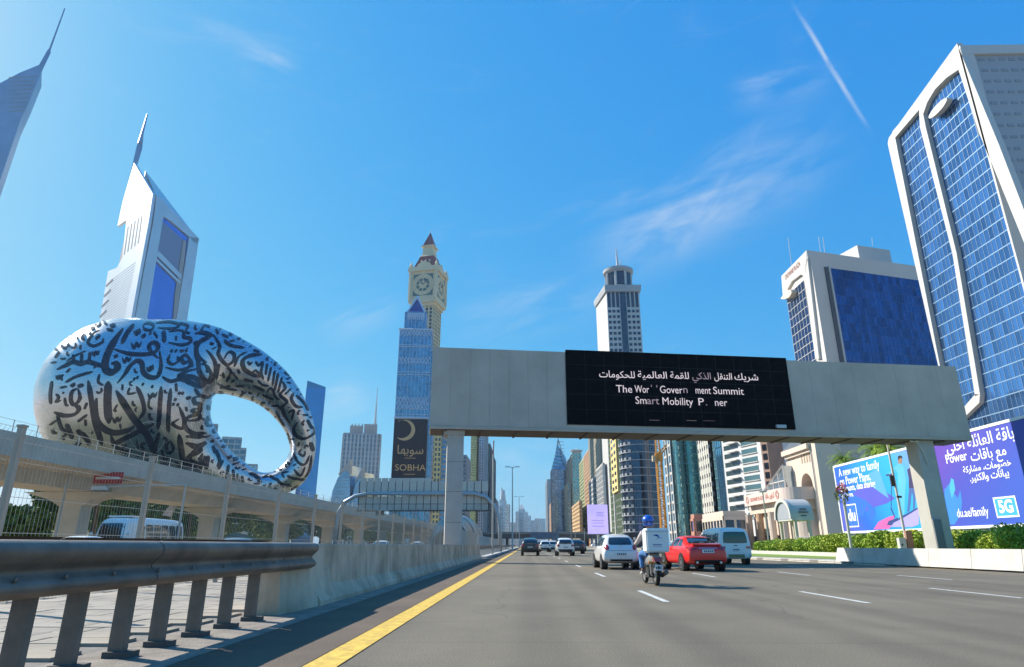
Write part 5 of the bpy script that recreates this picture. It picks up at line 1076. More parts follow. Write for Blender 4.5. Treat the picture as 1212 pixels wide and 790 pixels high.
bk = thing('supertall_spire', 'hazy needle like stepped skyscraper showing above the grey ribbed twin tower', 'building', tuple(Vector((U(440, 560, 1700).x, U(440, 560, 1700).y, 0))))
for i, (w, y) in enumerate(((5, 520), (4, 503), (3.2, 492), (2.4, 482), (1.6, 472), (.8, 459))):
    y0 = 560 if i == 0 else (560, 520, 503, 492, 482, 472)[i]; a = U(440 - w / 2, 560, 1700); b = U(440 + w / 2, 560, 1700); mb = MB(); r = (b - a).length / 2; c = (a + b) / 2
    mb.lathe((c.x, c.y, 0), [(r, U(440, y0, 1700).z if i else 0), (r * .85, U(440, y, 1700).z)], 10); mb.build('tier', W_pale, bk)
for (x0, x1, yt, lab) in ((391, 416, 549, 'larger blue glass sail shaped building with a white pointed fin'), (415, 431, 557, 'smaller sail shaped building beside the larger one')):
    o = thing('sail_building', lab, 'building', tuple(Vector((U(x0, 600, 620).x, U(x0, 600, 620).y, 0))))
    mb = MB(); pts = []
    S_ = lambda x, y, d=620: U(x, y, d)
    prof = [(x0, 612), (x0, 596), (x0 + (x1 - x0) * .1, yt + 32), (x0 + (x1 - x0) * .35, yt + 17), (x0 + (x1 - x0) * .7, yt + 6), (x1 - 2, yt + 2), (x1 - 1.5, 612)]
    mb.slab([S_(x, y) for x, y in prof], Vector((.3, 1, 0)).normalized(), 22); mb.build('wall', glass('glass_sail', (.30, .40, .50), island=0, rough=.2), o)
    mb = MB()
    w_ = x1 - x0; pr2 = [(x0 + w_ * .40, yt + 13), (x0 + w_ * .62, yt + 5.5), (x0 + w_ * .85, yt - .5), (x1 - .3, yt - 5), (x1 - .8, yt + 2), (x1 - 1.2, yt + 12), (x0 + w_ * .8, yt + 8), (x0 + w_ * .6, yt + 9.5)]
    mb.slab([S_(x, y) - Vector((.3, 1, 0)).normalized() * 1.5 for x, y in pr2], Vector((.3, 1, 0)).normalized(), 4); mb.build('sail_fin', W_white, o)
    mb = MB()
    for i in range(10):
        y = yt + 16 + i * 4; x = x0 + max(0, (x1 - x0) * (.35 - i * .045)); mb.slab([S_(x + 1, y), S_(x1 - 2, y), S_(x1 - 2, y + .5), S_(x + 1, y + .5)], Vector((-.3, -1, 0)).normalized(), .4)
    mb.build('spandrel', W_pale, o)['kind'] = 'stuff'
# ---- blue tower with pyramid top and banner
dS = 585.0; SP = U(492, 560, dS); 
a = U(466, 520, dS); tS = Vector((1, .10, 0)).normalized(); nS = Vector((tS.y, -tS.x, 0)); PS = Vector((a.x, a.y, 0))
def ps(px, py): v = AP(px, py, PS, nS); return (v - PS).dot(tS), v.z
ST = thing('pyramid_tower', 'blue glass tower with lancet bands, pyramid top and dark advertising banner on its lower front', 'building', (PS.x + 20, PS.y, 0))
W0 = ps(505.5, 520)[0]; D0 = W0
def corners(l0, l1, d0, d1): return [tuple((PS + tS * l - nS * d)[:2]) for l, d in ((l0, d0), (l1, d0), (l1, d1), (l0, d1))]
l0, l1 = .0, W0
zs = {k: ps(490, y)[1] for k, y in dict(b=495, t1=390, t2=367.5).items()}
G = MB(); P_ = MB(); S = MB(); mb = MB(); mb.prism(corners(l0, l1, 0, D0), 0, zs['t1'])
mb.prism(corners(l1 + .02, l1 + 4.2, 3, D0 - 3), 0, zs['t1'] - 20); mb.build('wall', G_blue, ST)
GS = glass('glass_pyramid_tower', (.12, .30, .42)); M_lt = mat('pale_blue_frame', (.50, .60, .72), .5, var=.05)
for a_, b_, n, v in faces(corners(l0, l1, 0, D0)):
    if v: skin(a_, b_, 0, zs['t1'], 3.2, 4.3, .32, .3, .35, G, P_, S)
for a_, b_, n, v in faces(corners(l1 + .02, l1 + 4.2, 3, D0 - 3)):
    if v: skin(a_, b_, 0, zs['t1'] - 20, 2.1, 4.3, .6, .5, .3, G, P_, S)
i0, i1 = ps(478.5, 380)[0], ps(504, 380)[0]
mb = MB(); ins = (W0 - (i1 - i0)) / 2; c2 = corners(i0, i1, ins, D0 - ins); mb.prism(c2, zs['t1'], zs['t2']); mb.build('upper_tier', G_blue, ST)
for a_, b_, n, v in faces(c2):
    if v: skin(a_, b_, zs['t1'], zs['t2'], 3.2, 4.3, .32, .3, .35, G, P_, S)
G.build('window_glass', GS, ST)['kind'] = 'stuff'; P_.build('mullion', M_lt, ST)['kind'] = 'stuff'; S.build('spandrel', mat('spandrel_midblue', (.22, .38, .62), .4), ST)['kind'] = 'stuff'
zA_ = ps(492.5, 341)[1]; k0, k1 = ps(481.5, 368)[0], ps(502.5, 368)[0]; ins2 = (W0 - (k1 - k0)) / 2; c3 = corners(k0, k1, ins2, D0 - ins2); ap = PS + tS * ((k0 + k1) / 2) - nS * (D0 / 2)
mb = MB(); mb.add([(x, y, zs['t2']) for x, y in c3] + [(ap.x, ap.y, zA_ - 6)], [(0, 1, 4), (1, 2, 4), (2, 3, 4), (3, 0, 4), (3, 2, 1, 0)]); mb.build('pyramid', G_navy, ST)
mb = MB()
for x, y in c3: mb.bar((x, y, zs['t2']), (ap.x, ap.y, zA_ - 3), 1.5)
for z_ in (zs['t2'], zs['t1'], zs['b'] + 0):
    c_ = c3 if z_ == zs['t2'] else corners(l0 - .5, l1 + .5, -.5, D0)
    for p_, q_ in zip(c_, c_[1:] + c_[:1]): mb.bar((p_[0], p_[1], z_), (q_[0], q_[1], z_), 1.2)
mb.build('frame_edge', M_lt, ST)
mb = MB()
def lancets(z0_, z1_, n, a, b, d=.5):
    w_ = (b - a) / n
    for i in range(n):
        for s in (0, 1):
            p = PS + tS * (a + w_ * (i + s)) + nS * d; q = PS + tS * (a + w_ * (i + .5)) + nS * d; zm = (z0_ + z1_) / 2
            mb.bar((p.x, p.y, z0_), (q.x, q.y, zm), .55); mb.bar((q.x, q.y, zm), (p.x, p.y, z1_), .55)
for y0_, y1_ in ((382 + 16, 391), (431, 423), (478, 470), (486, 478)): lancets(ps(490, y0_)[1], ps(490, y1_)[1], 9, 1, W0 - 1)
for y0_ in (409, 411, 441, 444, 491, 494): z_ = ps(490, y0_)[1]; mb.ob(PS, tS, nS, 0, W0, .3, .7, z_ - .25, z_ + .35)
for i in range(9): 
    x = k0 + (k1 - k0) * (i + .5) / 9; p = PS + tS * x - nS * (ins - .4); mb.tube([(p.x, p.y, ps(490, 377)[1]), (p.x, p.y, ps(490, 369)[1])], [.5, .9], 4)
mb.build('lancet_tracery', M_lt, ST)['kind'] = 'stuff'
bn = MB(); bz0, bz1 = ps(480, 566)[1], ps(480, 496.5)[1]; bn.ob(PS, tS, nS, -.3, W0 + .1, .75, .95, bz0, bz1); bn = bn.build('banner', mat('banner_slate', (.018, .022, .036), .9, var=.1, scale=.3, spec=.1), ST)
M_gold = mat('banner_gold', (.62, .42, .18), .5, var=.05); P0_ = PS + nS * 1.0
cl, cz = ps(479, 509.5); r = (ps(491.5, 509)[0] - cl)
mb = MB(); outer = [(cl + r * math.cos(w_), cz + r * math.sin(w_)) for w_ in [rad(-125 + 250 * i / 24) for i in range(25)]]; innr = [(cl - r * .28 + r * .92 * math.cos(w_), cz + r * .08 + r * .86 * math.sin(w_)) for w_ in [rad(-118 + 236 * i / 24) for i in range(25)]]
for i in range(24):
    q4 = [outer[i], outer[i + 1], innr[i + 1], innr[i]]; mb.poly(*[tuple(P0_ + tS * x + up * z_) for x, z_ in q4])
mb.build('crescent', M_gold, bn)
mb = MB(); x_, z_ = ps(485.5, 557.5); lettering(mb, 'SOBHA', P0_ + tS * x_ + up * z_, tS, up, 8, 'CENTER', wx=1.05); mb.build('lettering', M_gold, bn); mb = MB(); x_, z_ = ps(485.5, 539); lettering(mb, 'سوبها', P0_ + tS * x_ + up * (z_ + 1), tS, up, 11, 'CENTER', wx=.95)
mb.build('lettering', M_gold, bn); mb = MB(); x_, z_ = ps(485.5, 543); mb.ob(P0_, tS, nS, x_ - 5, x_ + 5, -.03, .0, z_, z_ + .4); z2_ = ps(485.5, 562)[1]; mb.ob(P0_, tS, nS, x_ - 5, x_ + 5, -.03, .0, z2_, z2_ + .4); mb.build('rule_line', M_gold, bn)['kind'] = 'stuff'
# ---- clock tower
dC = 650.0; c0 = U(506, 560, dC); tC = Vector((1, .0, 0)); tC = Matrix.Rotation(rad(-13), 3, 'Z') @ tC; nC = Vector((tC.y, -tC.x, 0)); PC = Vector((U(486, 560, dC - 12).x, U(486, 560, dC - 12).y, 0))
def pc(px, py): v = AP(px, py, PC, nC); return (v - PC).dot(tC), v.z
CT = thing('clock_tower', 'cream clock tower with a maroon pointed roof rising behind the blue pyramid topped tower', 'building', (c0.x, c0.y, 0))
wC = pc(516.5, 335)[0] - pc(484.5, 335)[0]; L0 = pc(484.5, 335)[0]
def cc(l0, l1, d0, d1): return [tuple((PC + tC * l - nC * d)[:2]) for l, d in ((l0, d0), (l1, d0), (l1, d1), (l0, d1))]
cl, cr = L0, L0 + wC; cm_ = (cl + cr) / 2; dm_ = wC / 2; zc = {y: pc(500, y)[1] * (1.0 if y > 316 else 1 + .028 * (316 - y) / 38) for y in (278, 293, 303, 313, 316, 320, 354, 360, 411)}
W_clk = mat('clock_cream', (.72, .57, .35), .75, var=.06, scale=.1); M_mar = mat('roof_maroon', (.26, .055, .05), .6, var=.15, scale=.3); M_dkg = mat('dial_green', (.10, .16, .13), .5)
def sq(h, d=0): return cc(cm_ - h, cm_ + h, dm_ - h, dm_ + h)
mb = MB(); mb.prism(sq(wC * .36), 0, zc[354] + 1); mb.build('wall', W_clk, CT)
G = MB(); P_ = MB(); S = MB()
for a_, b_, n, v in faces(sq(wC * .36)):
    if v: skin(a_, b_, 20, zc[354] - 4, wC * .72 / 5, 4.2, 1.6, 1.1, .9, G, P_, S)
G.build('window_glass', G_dark, CT)['kind'] = 'stuff'; P_.build('pier', W_clk, CT)['kind'] = 'stuff'; S.build('spandrel', W_clk, CT)['kind'] = 'stuff'
mb = MB(); mb.prism(sq(wC * .47), zc[354], zc[320]); mb.build('clock_box', W_clk, CT)
mb = MB(); mb.prism(sq(wC * .55), zc[320] - 1.0, zc[316]); mb.build('cornice', W_clk, CT); mb = MB(); mb.prism(sq(wC * .5), zc[354] - 3.5, zc[354] + 1.5); mb.prism(sq(wC * .43), zc[354] - 7, zc[354] - 3.5); mb.build('cornice', W_clk, CT)
for h1, h2 in ((.4, .5),):
    for sx in (-1, 1):
        for sy in (-1, 1):
            p = PC + tC * (cm_ + sx * wC * .47) - nC * (dm_ + sy * wC * .47); mb = MB(); mb.tube([(p.x, p.y, zc[354]), (p.x, p.y, zc[316] + 3)], wC * .07, 6); mb.tube([(p.x, p.y, zc[316] + 3), (p.x, p.y, zc[316] + 7)], [wC * .07, .1], 6); mb.build('corner_turret', W_clk, CT)
zcen = pc(501, 336)[1]
for (o_, t_, n_) in ((PC + tC * cm_ - nC * (dm_ - wC * .47), tC, nC), (PC + tC * (cm_ + wC * .47) - nC * dm_, -nC * 1.0, tC)):
    Rr = wC * .40; zcen_ = (zc[354] + zc[320]) / 2
    def disc(R0, R1, off, m, name, n=28):
        mb = MB()
        for i in range(n):
            a0 = 2 * math.pi * i / n; a1 = 2 * math.pi * (i + 1) / n; f = lambda R_, a: tuple(o_ + n_ * off + t_ * (R_ * math.cos(a)) + up * (zcen_ + R_ * math.sin(a)))
            if R0 > 0: mb.poly(f(R0, a0), f(R1, a0), f(R1, a1), f(R0, a1))
            else: mb.poly(tuple(o_ + n_ * off + up * zcen_), f(R1, a0), f(R1, a1))
        return mb.build(name, m, CT)
    mb = MB(); mb.slab([o_ + t_ * (s1 * wC * .36) + up * (zcen_ + s2 * wC * .40) for s1, s2 in ((-1, -1), (1, -1), (1, 1), (-1, 1))], n_, .25); mb.build('dial_panel', M_dkg, CT)
    disc(Rr * .82, Rr * .98, .5, W_clk, 'dial_ring'); disc(Rr * .62, Rr * .8, .45, W_clk, 'dial_ring'); disc(0, Rr * .36, .5, W_clk, 'dial_centre')
    mb = MB()
    for k in range(4):
        a = k * math.pi / 4; d_ = t_ * math.cos(a) + up * math.sin(a); mb.bar(o_ + n_ * .4 + up * zcen_ - d_ * Rr, o_ + n_ * .4 + up * zcen_ + d_ * Rr, .7)
    for s1 in (-1, 1):
        for s2 in (-1, 1): c_ = o_ + n_ * .4 + up * zcen_; mb.bar(c_ + t_ * s1 * Rr * .98, c_ + up * s2 * Rr * .98, .6)
    mb.build('dial_lattice', W_clk, CT)
    mb = MB(); c_ = o_ + n_ * .7 + up * zcen_; mb.bar(c_, c_ + t_ * .5 * Rr + up * .5 * Rr, .6); mb.bar(c_, c_ - t_ * .2 * Rr + up * .28 * Rr, .8); mb.build('clock_hand', W_dark, CT)
    mb = MB(); mb.slab([o_ + t_ * (wC * x) + up * (zc[316] + z_) for x, z_ in ((-.3, 0), (.3, 0), (.22, 4), (0, 7.5), (-.22, 4))], n_ * -1, 3); mb.build('gable', W_clk, CT)
def frus(h0, h1, z0_, z1_, m, name): mb = MB(); mb.hexa([(x, y, z0_) for x, y in sq(h0)], [(x, y, z1_) for x, y in sq(h1)]); mb.build(name, m, CT)
frus(wC * .42, wC * .25, zc[316], zc[303], M_mar, 'lower_roof'); frus(wC * .27, wC * .22, zc[303], zc[303] + (zc[293] - zc[303]) * .2, W_clk, 'lantern'); frus(wC * .20, wC * .18, zc[303] + .2, zc[293], W_clk, 'lantern'); frus(wC * .24, wC * .24, zc[293], zc[293] + 1.3, W_clk, 'lantern'); frus(wC * .2, wC * .012, zc[293] + 1.3, zc[278], M_mar, 'spire')
mb = MB()
for z_ in (.25, .5): 
    for i in (-1, 0, 1):
        hh_ = wC * (.42 - .17 * z_); c_ = PC + tC * (cm_ + i * wC * .15) - nC * (dm_ - hh_); zz_ = zc[316] + (zc[303] - zc[316]) * z_; mb.bx(c_.x - .9, c_.x + .9, c_.y - .8, c_.y + 1, zz_, zz_ + 2.2)
mb.build('dormer', W_clk, CT)
mb = MB(); p = PC + tC * cm_ - nC * dm_; mb.tube([(p.x, p.y, zc[278] - 2), (p.x, p.y, zc[278] + 4)], .3, 5); mb.build('finial', W_clk, CT)
# ---- blocks between pyramid tower and gantry leg, and left roadside towers
plain('yellow block with black square windows beside the foot of the pyramid tower', 513, 521, 500, 520, W_yel, G_dark, fl=4, bay=3, pw=1.2, sh=1.6)
plain('white and blue striped block right of the yellow block', 521.5, 529, 498, 540, W_white, G_blue, fl=4, bay=6, pw=.8, sh=1.6)
def lbld(label, pxr, pxc, pxl, ytop, X, wall, gl, **k): return bld(label, 'tower_block', pxr, pxc, pxl, ytop, X, wall, gl, **k)
lbld('pale blue low tower right beside the sign gantry leg', 556, 551, 530, 540, -60, W_pale, G_pale, fl=4, bay=4, pw=1, sh=1)
lbld('green and yellow edged tower seen just right of the sign gantry leg', 570, 563, 556, 440, -75, W_green, G_green, fl=3.8, bay=3.4, pw=1.1, sh=1.1, span=W_yel)
lbld('light blue glass tower between the green tower and the dark teal one', 577, 571.5, 566, 470, -62, W_pale, G_blue, fl=4, bay=3.4, pw=1.0, sh=.6)
lbld('dark teal tower standing behind the slim red tipped pole', 584, 579.5, 574, 526, -60, W_dark, G_teal, fl=4, bay=3.2, pw=.5, sh=.8)
lbld('narrow dark tower at the inner end of the left row of towers', 586.5, 583, 578, 538, -62, W_dark, G_dark, fl=4, bay=3.2, pw=.4, sh=.7)
lbld('low grey green tower inside the bend of the pipe gantry', 590, 586.5, 580, 590, -60, W_grey, G_green, fl=4, bay=3.6, pw=1, sh=1)
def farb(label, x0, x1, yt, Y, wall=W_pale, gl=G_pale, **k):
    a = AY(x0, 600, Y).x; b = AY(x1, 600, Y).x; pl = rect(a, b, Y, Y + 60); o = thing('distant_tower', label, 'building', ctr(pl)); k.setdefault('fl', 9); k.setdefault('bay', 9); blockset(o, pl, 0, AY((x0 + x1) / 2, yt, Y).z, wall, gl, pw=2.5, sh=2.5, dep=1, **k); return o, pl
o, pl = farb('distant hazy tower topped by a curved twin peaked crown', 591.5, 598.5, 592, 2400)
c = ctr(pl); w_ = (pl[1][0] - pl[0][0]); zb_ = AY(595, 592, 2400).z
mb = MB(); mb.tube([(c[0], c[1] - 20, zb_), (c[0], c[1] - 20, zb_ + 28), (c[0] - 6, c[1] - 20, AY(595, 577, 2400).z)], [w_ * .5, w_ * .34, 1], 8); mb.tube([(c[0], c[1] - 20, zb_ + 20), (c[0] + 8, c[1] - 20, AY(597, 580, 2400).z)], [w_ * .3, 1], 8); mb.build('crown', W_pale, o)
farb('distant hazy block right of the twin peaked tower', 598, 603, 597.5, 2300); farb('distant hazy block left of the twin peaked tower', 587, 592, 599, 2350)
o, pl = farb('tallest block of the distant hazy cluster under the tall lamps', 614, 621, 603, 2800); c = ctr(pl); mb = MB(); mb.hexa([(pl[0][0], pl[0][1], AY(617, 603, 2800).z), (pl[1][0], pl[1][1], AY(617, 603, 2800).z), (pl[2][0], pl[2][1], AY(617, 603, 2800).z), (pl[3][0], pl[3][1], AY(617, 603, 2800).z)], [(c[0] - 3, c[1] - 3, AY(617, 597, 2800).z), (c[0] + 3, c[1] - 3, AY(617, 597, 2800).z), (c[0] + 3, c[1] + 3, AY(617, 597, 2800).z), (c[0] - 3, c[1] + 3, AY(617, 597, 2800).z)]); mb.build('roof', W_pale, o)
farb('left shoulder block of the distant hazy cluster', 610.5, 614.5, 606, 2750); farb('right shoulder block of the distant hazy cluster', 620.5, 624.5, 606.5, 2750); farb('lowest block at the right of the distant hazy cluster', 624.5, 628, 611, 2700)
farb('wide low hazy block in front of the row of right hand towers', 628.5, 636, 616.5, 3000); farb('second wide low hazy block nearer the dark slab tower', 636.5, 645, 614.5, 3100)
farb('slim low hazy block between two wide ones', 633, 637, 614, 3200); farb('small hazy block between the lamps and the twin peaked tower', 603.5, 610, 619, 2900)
# ---- metro station shell
mt = thing('station_shell', 'curved glass and steel station shell behind the sign gantry leg', 'station', (-46, 190, 0))
def shell(a, b, n=14, m=8):
    mb = MB(); vs = []
    cx_, cy_, rx, ry, rz = AY(545, 620, 200).x - 0, 200, 6.8, 40, 9.6
    for i in range(n + 1):
        th = math.pi * i / n
        for j in range(m + 1):
            ph = math.pi * (a + (b - a) * j / m); vs.append((cx_ - math.cos(th) * rx * math.sin(ph) ** .6, cy_ - math.cos(ph) * ry, math.sin(th) * rz * math.sin(ph) ** .6))
    mb.add(vs, [(i * (m + 1) + j, (i + 1) * (m + 1) + j, (i + 1) * (m + 1) + j + 1, i * (m + 1) + j + 1) for i in range(n) for j in range(m)]); return mb
shell(.08, .92).build('roof_shell', mat('station_shell_grey', (.20, .20, .19), .35, metal=.5, var=.1, scale=.1), mt, smooth=True)
for j in range(6):
    f = .1 + j * .13; s_ = shell(f, f + .015, 14, 1); s_.v = [(x + (x + 46) * .0, y, z_ + .15) for x, y, z_ in s_.v]; s_.build('roof_rib', W_white, mt)
# ------------------------------------------------------------------ podium of the hotel
def gx(px, py, X): v = AX(px, py, X); return v
hp_ = thing('hotel_podium', 'pale podium with a tall arched gateway block, beside the white barrel canopy', 'building', (66, 140, 0))
TXp = 62.0; zc1 = (gx(939, 535, TXp).z + gx(969, 521, TXp).z) / 2; yF = gx(939, 590, TXp).y; yN = gx(969, 590, TXp).y
def fpoly(pts, X, th, m, name, par, hole=False):
    mb = MB(); mb.slab([(X, y, z) for y, z in pts], (-1, 0, 0), th); return mb.build(name, m, par)
ya0 = gx(950.5, 590, TXp).y; ya1 = gx(964.5, 590, TXp).y; za = gx(957, 559.5, TXp).z; ym = (ya0 + ya1) / 2; r = abs(ya0 - ya1) / 2; zs_ = za - r
arc = [(ym + r * math.cos(w), zs_ + r * math.sin(w)) for w in [math.pi * i / 14 for i in range(15)]]
pts = [(yF, 0), (yF, zc1), (yN, zc1), (yN, 0), (ya1, 0)] + arc[::-1] + [(ya0, 0)]
fpoly(pts, TXp + 2.5, 2.5, W_beige, 'front_wall', hp_)
mb = MB(); mb.bx(TXp + 2.6, TXp + 14, yN, yF, 0, zc1); mb.build('wall', W_beige, hp_)
mb = MB(); mb.bx(TXp + 2.45, TXp + 2.58, ya1, ya0, 0, zs_ - 2.5); mb.build('door', G_dark, hp_)
for i in range(5):
    y = gx(948.5 + i * 3.1, 540, TXp).y; zt_ = gx(948.5 + i * 3.1, 536 - i * .9, TXp).z; mb = MB(); mb.bx(TXp - .06, TXp + .02, y - .28, y + .28, zt_ - 2.4, zt_); mb.build('slot', mat('slot_tan', (.35, .26, .19), .8), hp_)
mb = MB(); mb.bx(TXp - 1.2, TXp + 14.5, yN - .3, yF + .8, zc1 - .9, zc1 + .2); mb.bx(TXp - .6, TXp + 14.2, yN - .2, yF + .4, zc1 - 1.6, zc1 - .92); mb.build('cornice', W_beige, hp_)
mb = MB(); mb.hexa([(TXp - .8, yN - .1, zc1 + .25), (TXp + 14, yN - .1, zc1 + .25), (TXp + 14, yF + .5, zc1 + .25), (TXp - .8, yF + .5, zc1 + .25)], [(TXp + 3, yN + 1, zc1 + 3.6), (TXp + 12, yN + 1, zc1 + 3.6), (TXp + 12, yF - 2, zc1 + 3.6), (TXp + 3, yF - 2, zc1 + 3.6)])
mb.build('louvred_roof', mat('roof_teal_dark', (.06, .11, .11), .6, var=.2, scale=3), hp_)
mb = MB()
for i in range(14): y = yN + (yF - yN) * i / 13; mb.hexa([(TXp - 1, y, zc1 + .3), (TXp - .7, y, zc1 + .3), (TXp - .7, y + .3, zc1 + .3), (TXp - 1, y + .3, zc1 + .3)], [(TXp + 2.8, y, zc1 + 3.7), (TXp + 3.1, y, zc1 + 3.7), (TXp + 3.1, y + .3, zc1 + 3.7), (TXp + 2.8, y + .3, zc1 + 3.7)])
mb.build('roof_rib', W_grey, hp_)['kind'] = 'stuff'
yP = gx(975.5, 590, TXp).y
mb = MB(); mb.bx(TXp - .3, TXp + 5, yP, yN - .35, 0, zc1 + 6); mb.build('pilaster', W_beige, hp_)
mb = MB(); mb.tube([(TXp - .5, yN - .5, 0), (TXp - .5, yN - .5, zc1 + 2)], .12, 6); mb.build('drainpipe', W_grey, hp_)
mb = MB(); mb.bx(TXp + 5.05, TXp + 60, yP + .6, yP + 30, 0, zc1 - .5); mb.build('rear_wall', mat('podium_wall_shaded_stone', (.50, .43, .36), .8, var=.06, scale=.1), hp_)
# sign drum
XB_ = 56.0; y0 = gx(881, 595, XB_).y; y1 = gx(922, 582, XB_).y; zt_ = gx(935, 575, XB_).z; zb_ = (gx(880, 600, XB_).z + gx(916, 594, XB_).z) / 2
plan = [(XB_, y0), (XB_, y1 + .0)] + [(XB_ + 4 - 4 * math.cos(w), y1 - 4 * math.sin(w)) for w in [math.pi / 2 * i / 8 for i in range(1, 9)]] + [(XB_ + 6, y1 - 4), (XB_ + 6, y0)]
plan = [(a, b) for a, b in plan][::-1] if False else plan
mb = MB(); mb.prism(plan, zb_, zt_); dr = mb.build('sign_drum', mat('drum_pink_beige', (.62, .50, .44), .8, var=.05, scale=.2), hp_)
mb = MB(); mb.prism([(max(a, XB_ + 1.4) if b > y1 - 2 else a + 1, b + .8) for a, b in plan], zb_ - 2.0, zb_ - .02); mb.build('soffit', W_beige, hp_)
mb = MB(); mb.prism([(a + 2.5, b + 1.5) for a, b in plan], 0, zb_ - 2.02); mb.build('lower_wall', W_beige, hp_)
for px in (884, 897, 911, 925):
    y = gx(px, 610, XB_ + .8).y; mb = MB(); mb.tube([(XB_ + 1.2, y, 0), (XB_ + 1.2, y, zb_ - 2)], .8, 10); mb.build('column', mat('column_terracotta', (.52, .33, .2), .8) if px in (897,) else W_beige, hp_)
mb = MB()
for px in (889, 905, 918): y = gx(px, 620, XB_ + 2).y; mb.bx(XB_ + 2.3, XB_ + 2.52, y - 1.3, y + 1.3, .3, 3.2)
mb.build('window', G_dark, hp_)
def drum_text(t_, px0, px1, zo, bold):
    P = gx(px0, 590, XB_); wd = P.y - gx(px1, 590, XB_).y; vs, fs = text_geo(t_, 1.0, 'LEFT', bold); x0 = min(v[0] for v in vs); k = wd / (max(v[0] for v in vs) - x0); ml = MB(); ml.add([(XB_ - .03, P.y - (v[0] - x0) * k, zb_ + zo + v[1] * k) for v in vs], fs); ml.build('lettering', mat('sign_red_brown', (.42, .12, .09), .6), dr)
drum_text('CROWNE PLAZA', 887.5, 903.5, .85, .03); drum_text('كراون بلازا', 906, 917, .95, .03)
for px in (884.5, 920.5):
    ml = MB()
    cy = gx(px, 590, XB_).y; 
    for R_ in (.95, .55):
        for i in range(16):
            a0, a1 = 2 * math.pi * i / 16, 2 * math.pi * (i + 1) / 16; zc_ = (zb_ + zt_) / 2; f = lambda rr_, a: (XB_ - .06, cy - rr_ * math.cos(a), zc_ + rr_ * math.sin(a)); ml.poly(f(R_ * .8, a0), f(R_, a0), f(R_, a1), f(R_ * .8, a1))
    ml.build('emblem', MATS['sign_red_brown'], dr)
# skylight
mb = MB(); ya_, yb_ = gx(938.5, 560, TXp).y + .1, gx(906, 572, TXp).y
mb.add([(TXp - 2, ya_, 18.6), (TXp - 2, yb_, 12.4), (TXp - 2, yb_ + .1, 11.5), (TXp - 2, ya_, 11.5), (TXp + 12, ya_, 18.6), (TXp + 12, yb_, 12.4), (TXp + 12, yb_ + .1, 11.5), (TXp + 12, ya_, 11.5)], [(0, 1, 2, 3), (4, 7, 6, 5), (0, 4, 5, 1), (1, 5, 6, 2), (0, 3, 7, 4)]); mb.build('skylight', G_pale, hp_)
mb = MB()
for i in range(6): f = i / 5; y = ya_ + (yb_ - ya_) * f; mb.bar((TXp - 2.1, y, 11.6), (TXp - 2.1, y, 18.6 - 6.2 * f), .3)
mb.bar((TXp - 2.1, ya_, 18.7), (TXp - 2.1, yb_, 12.5), .5); mb.bar((TXp - 2.1, ya_, 11.8), (TXp - 2.1, yb_, 11.8), .5); mb.bar((TXp - 2.1, ya_, 15.2), (TXp - 2.1, (ya_ + yb_) / 2, 15.2), .3); mb.build('skylight_frame', W_white, hp_)
# barrel canopy
cv = thing('barrel_canopy', 'white barrel vaulted entrance canopy with a round arch end in front of the podium gateway', 'canopy', (47, 108, 0))
XC = 44.0; cy0 = gx(917, 603, XC).y; cy1 = gx(936, 603, XC).y; cyc = (cy0 + cy1) / 2; Rc = abs(cy0 - cy1) / 2; zb2 = gx(930, 615, XC).z; zt2 = gx(927, 591, XC).z; XE = 47.6
mb = MB(); N_ = 20
f = lambda R_, w, X_: (X_, cyc + R_ * math.cos(w), zb2 + (zt2 - zb2) * math.sin(w) ** .8 * R_ / Rc)
ws = [math.pi * i / N_ for i in range(N_ + 1)]
mb.add([f(Rc, w, X_) for X_ in (XC, XE) for w in ws], [(i, i + 1, N_ + 2 + i, N_ + 1 + i) for i in range(N_)]); mb.bx(XC + .1, XE, cyc - Rc, cyc + Rc, zb2 - .25, zb2 - .02); mb.build('vault', W_white, cv)
mb = MB(); mb.add([f(Rc * 1.03, w, X_) for X_ in (XC - .25, XC + .1) for w in ws] + [f(Rc * .86, w, X_) for X_ in (XC - .25, XC + .1) for w in ws], [(i, i + 1, 2 * (N_ + 1) + i + 1, 2 * (N_ + 1) + i) for i in range(N_)] + [(i, N_ + 1 + i, N_ + 2 + i, i + 1) for i in range(N_)]); mb.build('arch_rim', W_white, cv)
mb = MB(); mb.add([f(Rc * .86, w, XC + .05) for w in ws], [tuple(range(N_ + 1))]); mb.build('arch_glass', mat('canopy_grey', (.35, .36, .40), .4), cv)
mb = MB()
for x in (XC + .6, XE - .8):
    for y in (cyc - Rc + .4, cyc + Rc - .4): mb.tube([(x, y, 0), (x, y, zb2)], .3, 8)
mb.build('support', W_beige, cv)['kind'] = 'stuff'
mb = MB()
for z_, w_ in ((zb2 + 1.5, 1.1), (zb2 + 1.0, 1.6), (zb2 + .45, .9)):
    yo = cyc - Rc - .05; mb.bx(XC + 2 - w_ / 2, XC + 2 + w_ / 2, yo - .03, yo + .25, z_, z_ + .12)
mb.build('lettering', M_black, cv)['kind'] = 'stuff'
# low blocks between the teal tower and the podium
bld('low reddish brown block above the red car roof', 'low_building', 819, 823, 832, 614, 46, mat('low_red', (.42, .2, .14), .8), G_dark, ycor=630, depthmax=10, fl=3.6, bay=3, pw=.8, sh=1.2)
bld('low beige colonnaded building between the reddish block and the podium', 'low_building', 833, 858, 881, 611, 48, W_beige, G_dark, ycor=630, depthmax=10, fl=4.6, bay=2.6, pw=.6, sh=1.8, span=W_beige)
